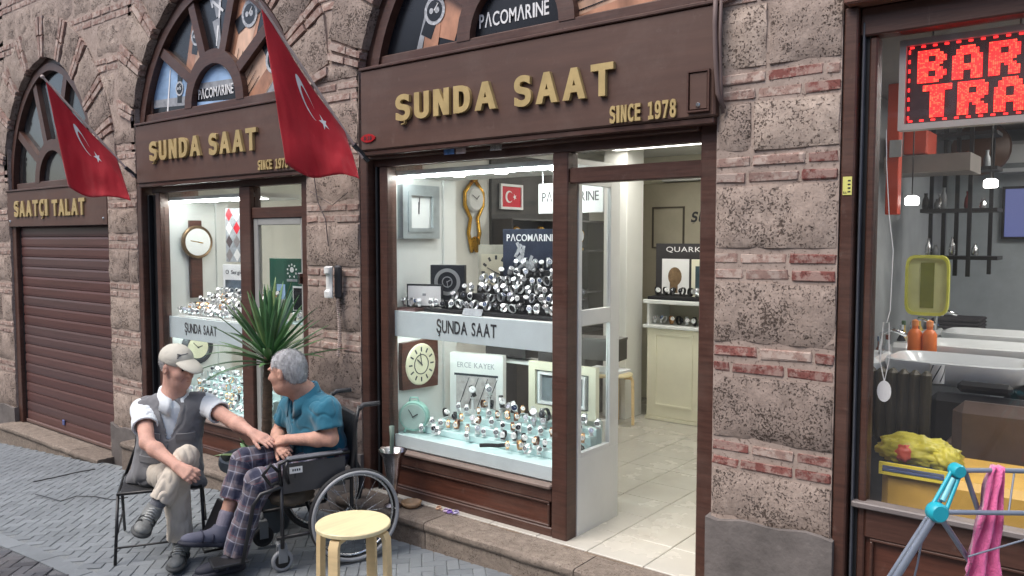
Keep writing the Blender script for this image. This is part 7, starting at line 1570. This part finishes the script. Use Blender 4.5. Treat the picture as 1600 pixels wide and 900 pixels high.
# plaid trousers
def plaid():
    m, nt, p = node_mat('plaid_cotton'); N, L = nt.nodes, nt.links; at = N.new('ShaderNodeAttribute'); at.attribute_name = 'cloth'; sp = N.new('ShaderNodeSeparateXYZ'); L.new(at.outputs['Vector'], sp.inputs[0])
    def band_(src, per, off, w):
        a = N.new('ShaderNodeMath'); a.operation = 'ADD'; a.inputs[1].default_value = off + 10; L.new(src, a.inputs[0]); b = N.new('ShaderNodeMath'); b.operation = 'PINGPONG'; b.inputs[1].default_value = per / 2; L.new(a.outputs[0], b.inputs[0])
        c = N.new('ShaderNodeMapRange'); c.inputs[1].default_value = w; c.inputs[2].default_value = w * .6; L.new(b.outputs[0], c.inputs[0]); return c.outputs[0]
    col = None
    def over(col, f, c, a):
        x = N.new('ShaderNodeMix'); x.data_type = 'RGBA'; mu = N.new('ShaderNodeMath'); mu.operation = 'MULTIPLY'; mu.inputs[1].default_value = a; L.new(f, mu.inputs[0]); L.new(mu.outputs[0], x.inputs[0])
        if isinstance(col, tuple): x.inputs[6].default_value = col
        else: L.new(col, x.inputs[6])
        x.inputs[7].default_value = c; return x.outputs[2]
    col = srgb(78, 77, 92); u, v = sp.outputs[0], sp.outputs[1]
    for s_ in (u, v):
        col = over(col, band_(s_, .085, 0, .021), srgb(34, 38, 64), .72); col = over(col, band_(s_, .085, .0425, .012), srgb(120, 108, 112), .55)
    for s_ in (u, v): col = over(col, band_(s_, .085, .028, .0040), srgb(170, 170, 184), .5); col = over(col, band_(s_, .17, .056, .003), srgb(130, 70, 74), .5)
    L.new(col, p.inputs['Base Color']); p.inputs['Roughness'].default_value = .85; p.inputs['Sheen Weight'].default_value = .2
    gp = N.new('ShaderNodeNewGeometry'); tn = N.new('ShaderNodeTexNoise'); tn.inputs['Scale'].default_value = 15; tn.inputs['Detail'].default_value = 5; L.new(gp.outputs['Position'], tn.inputs['Vector']); bp = N.new('ShaderNodeBump'); bp.inputs['Strength'].default_value = .9; bp.inputs['Distance'].default_value = .01; L.new(tn.outputs[0], bp.inputs['Height']); L.new(bp.outputs[0], p.inputs['Normal']); return m
F = Field(np.min([RH, RK_, LK, RA, LA], 0) - .17, np.max([LH, LK, RK_, RA], 0) + .17, .006)
F.ell(T(.0, 0, .0), (.13, .17, .115), TM, k=.05); F.cone(RH, RK_, .084, .070, k=.05); F.cone(LH, LK, .084, .070, k=.05)
rhem = RK_ + (RA - RK_) * .54; lhem = LK + (LA - LK) * .98
F.cone(RK_, rhem, .070, .070, k=.03, cap='b'); F.cone(LK, lhem, .070, .064, k=.03, cap='b'); F.hem(RK_, rhem, .062); F.hem(LK, lhem, .056)
F.mesh('trousers', plaid(), man2, wrinkle=folds(.010, 10, (1, 1, .6), 6.0, .5), attr=cyl_attr([(RH, RK_), (RK_, rhem), (LH, LK), (LK, lhem)]))
SOCK2 = mat('lilac_grey_sock', srgb(136, 132, 146), .9, var=.1, bump=.5, bscale=180)
F = Field(np.minimum(RK_, RA) - .08, np.maximum(RK_, RA) + .08, .005); F.cone(RK_ + (RA - RK_) * .74, RA + (RA - RK_) * .05, .041, .036, k=.01); F.mesh('sock', SOCK2, man2)
F = Field(np.minimum(LK, LA) - .08, np.maximum(LK, LA) + .08, .005); F.cone(LK + (LA - LK) * .75, LA + (LA - LK) * .05, .044, .038, k=.01); F.mesh('sock', SOCK2, man2)
SHN = [mat('slipper_grey', srgb(88, 90, 106), .8, var=.15), mat('slipper_navy_sole', srgb(38, 40, 52), .7, var=.15), mat('slipper_strap', srgb(50, 52, 70), .7, var=.15)]
su = nv(RK_ - RA + v3(0, 0, .25)); shoe('shoe', man2, RA, RT, su, SHN, strap=True); shoe('shoe', man2, LA, LT, v3(0, 0, 1), [SHN[1], SHN[1], SHN[2]], strap=True)
# teal polo
TEAL = mat('teal_polo_knit', srgb(30, 102, 126), .85, var=.12, scale=6, bump=.8, bscale=14, stretch=(1, 1, .6), sheen=.25)
F = Field(np.min([RS, LS, PV], 0) - .19, np.max([RS, LS, LE], 0) + .19, .0055)
F.cone(RS, LS, .062, .064, k=.07); F.ell(T(-.01, 0, .24), (.125, .172, .155), TM, k=.07); F.ell(T(.02, 0, .13), (.150, .170, .16), TM, k=.06); F.ell(T(.01, 0, .01), (.135, .172, .11), TM, k=.06); F.cone(NK - tu * .09, NK - tu * .005, .088, .062, k=.07)
le_, re_ = LS + (LE - LS) * .66, RS + (RE - RS) * .62; F.cone(LS, le_, .072, .074, k=.05, cap='b'); F.cone(RS, re_, .070, .072, k=.05, cap='b'); F.hem(LS, le_, .066); F.hem(RS, re_, .064)
F.cone(NK + tf * .012 - tu * .012, NK + tu * .12, .054, .064, k=.004, op='sub')
for k in range(4): f = k / 3; F.cone(T(.07, 0, TL - .05 - .09 * f), T(.25, 0, TL - .04 - .09 * f), .024 * (1 - f) + .003, .03 * (1 - f) + .004, k=.004, op='sub')
F.plane(T(0, 0, -.06), -tu)
shirt2 = F.mesh('polo_shirt', TEAL, man2, wrinkle=folds(.009, 10, (1, 1, .75), 12.0, .5))
cfw = nv(tf * .9 + hf * .15); collar(NK - tu * .016 + tf * .006, tu, cfw, nv(np.cross(tu, cfw)), TEAL, shirt2, R1=.076, drop=.072, open_=.34)
P_ = lambda a, b, c: H + hf * a + hl * b + hu * c; HM = np.array([hf, hl, hu])
F = Field(H - .16, H + .17, .0042); F.ell(P_(-.014, 0, .036), (.1055, .0825, .0905), HM, k=.005); F.ell(P_(-.05, 0, -.02), (.062, .066, .07), HM, k=.03)
F.cone(P_(.09, 0, .04), P_(.10, 0, -.2), .05, .13, k=.02, op='sub')
for b in (-1, 1): F.ell(P_(.035, b * .085, -.02), (.055, .035, .058), HM, k=.012, op='sub')
F.plane(P_(.0, 0, -.07), -hu)
F.plane(P_(.078, 0, .05), hf - hu * .35)
hr_ = F.mesh('hair', mat('silver_hair', srgb(186, 186, 188), .75, var=.4, scale=55, stretch=(1, 1, .4), bump=.8, bscale=160), man2, wrinkle=folds(.0015, 50, (1, 1, .5), 1.0))
fuzz(hr_, 7000, .009, tuple(-hf * .7 - hu * .5), 2); face_bits(man2, H, hf, hl, hu, hr_.data.materials[0])
# ================================================================ the other side of the street (unseen, added for the glass to reflect)
ob = thing('facing_building', 'unseen plastered house row across the street, added to be mirrored in the shop glass', 'building', (-5, -6, 0))
B(-24, 14, -7.0, -6.0, -1.2, 6.4).build('wall', mat('ochre_plaster', srgb(176, 158, 136), .9, var=.15, scale=1.2), ob)
B(-24.2, 14.2, -7.2, -5.75, 6.402, 6.6, b=.02).build('cornice', mat('pale_cornice', srgb(190, 180, 166), .8), ob)
for i in range(15):
    x = -22.5 + i * 2.4
    w_ = B(x, x + 1.1, -5.995, -5.93, 3.6, 5.4, b=.01).build('window', mat('window_frame_white', (.6, .6, .58), .5), ob); B(x + .08, x + 1.02, -5.928, -5.92, 3.68, 5.32).build('pane', mat('dark_pane', (.03, .035, .04), .15, var=.2), w_)
    s_ = B(x - .3, x + 1.6, -5.995, -5.90, -.6, 2.3, b=.01).build('shop_window', mat('shop_dark_frame', (.05, .04, .035), .5), ob); B(x - .2, x + 1.5, -5.898, -5.89, .4, 2.1).build('pane', mat('dark_pane', (.03, .035, .04), .15), s_)
    B(x - .4, x + 1.7, -5.99, -5.1, 2.45, 2.52, b=.01).build('awning', [mat('awning_red', srgb(150, 50, 46), .7), mat('awning_cream', srgb(206, 196, 176), .7), mat('awning_green', srgb(60, 90, 70), .7)][i % 3], ob)
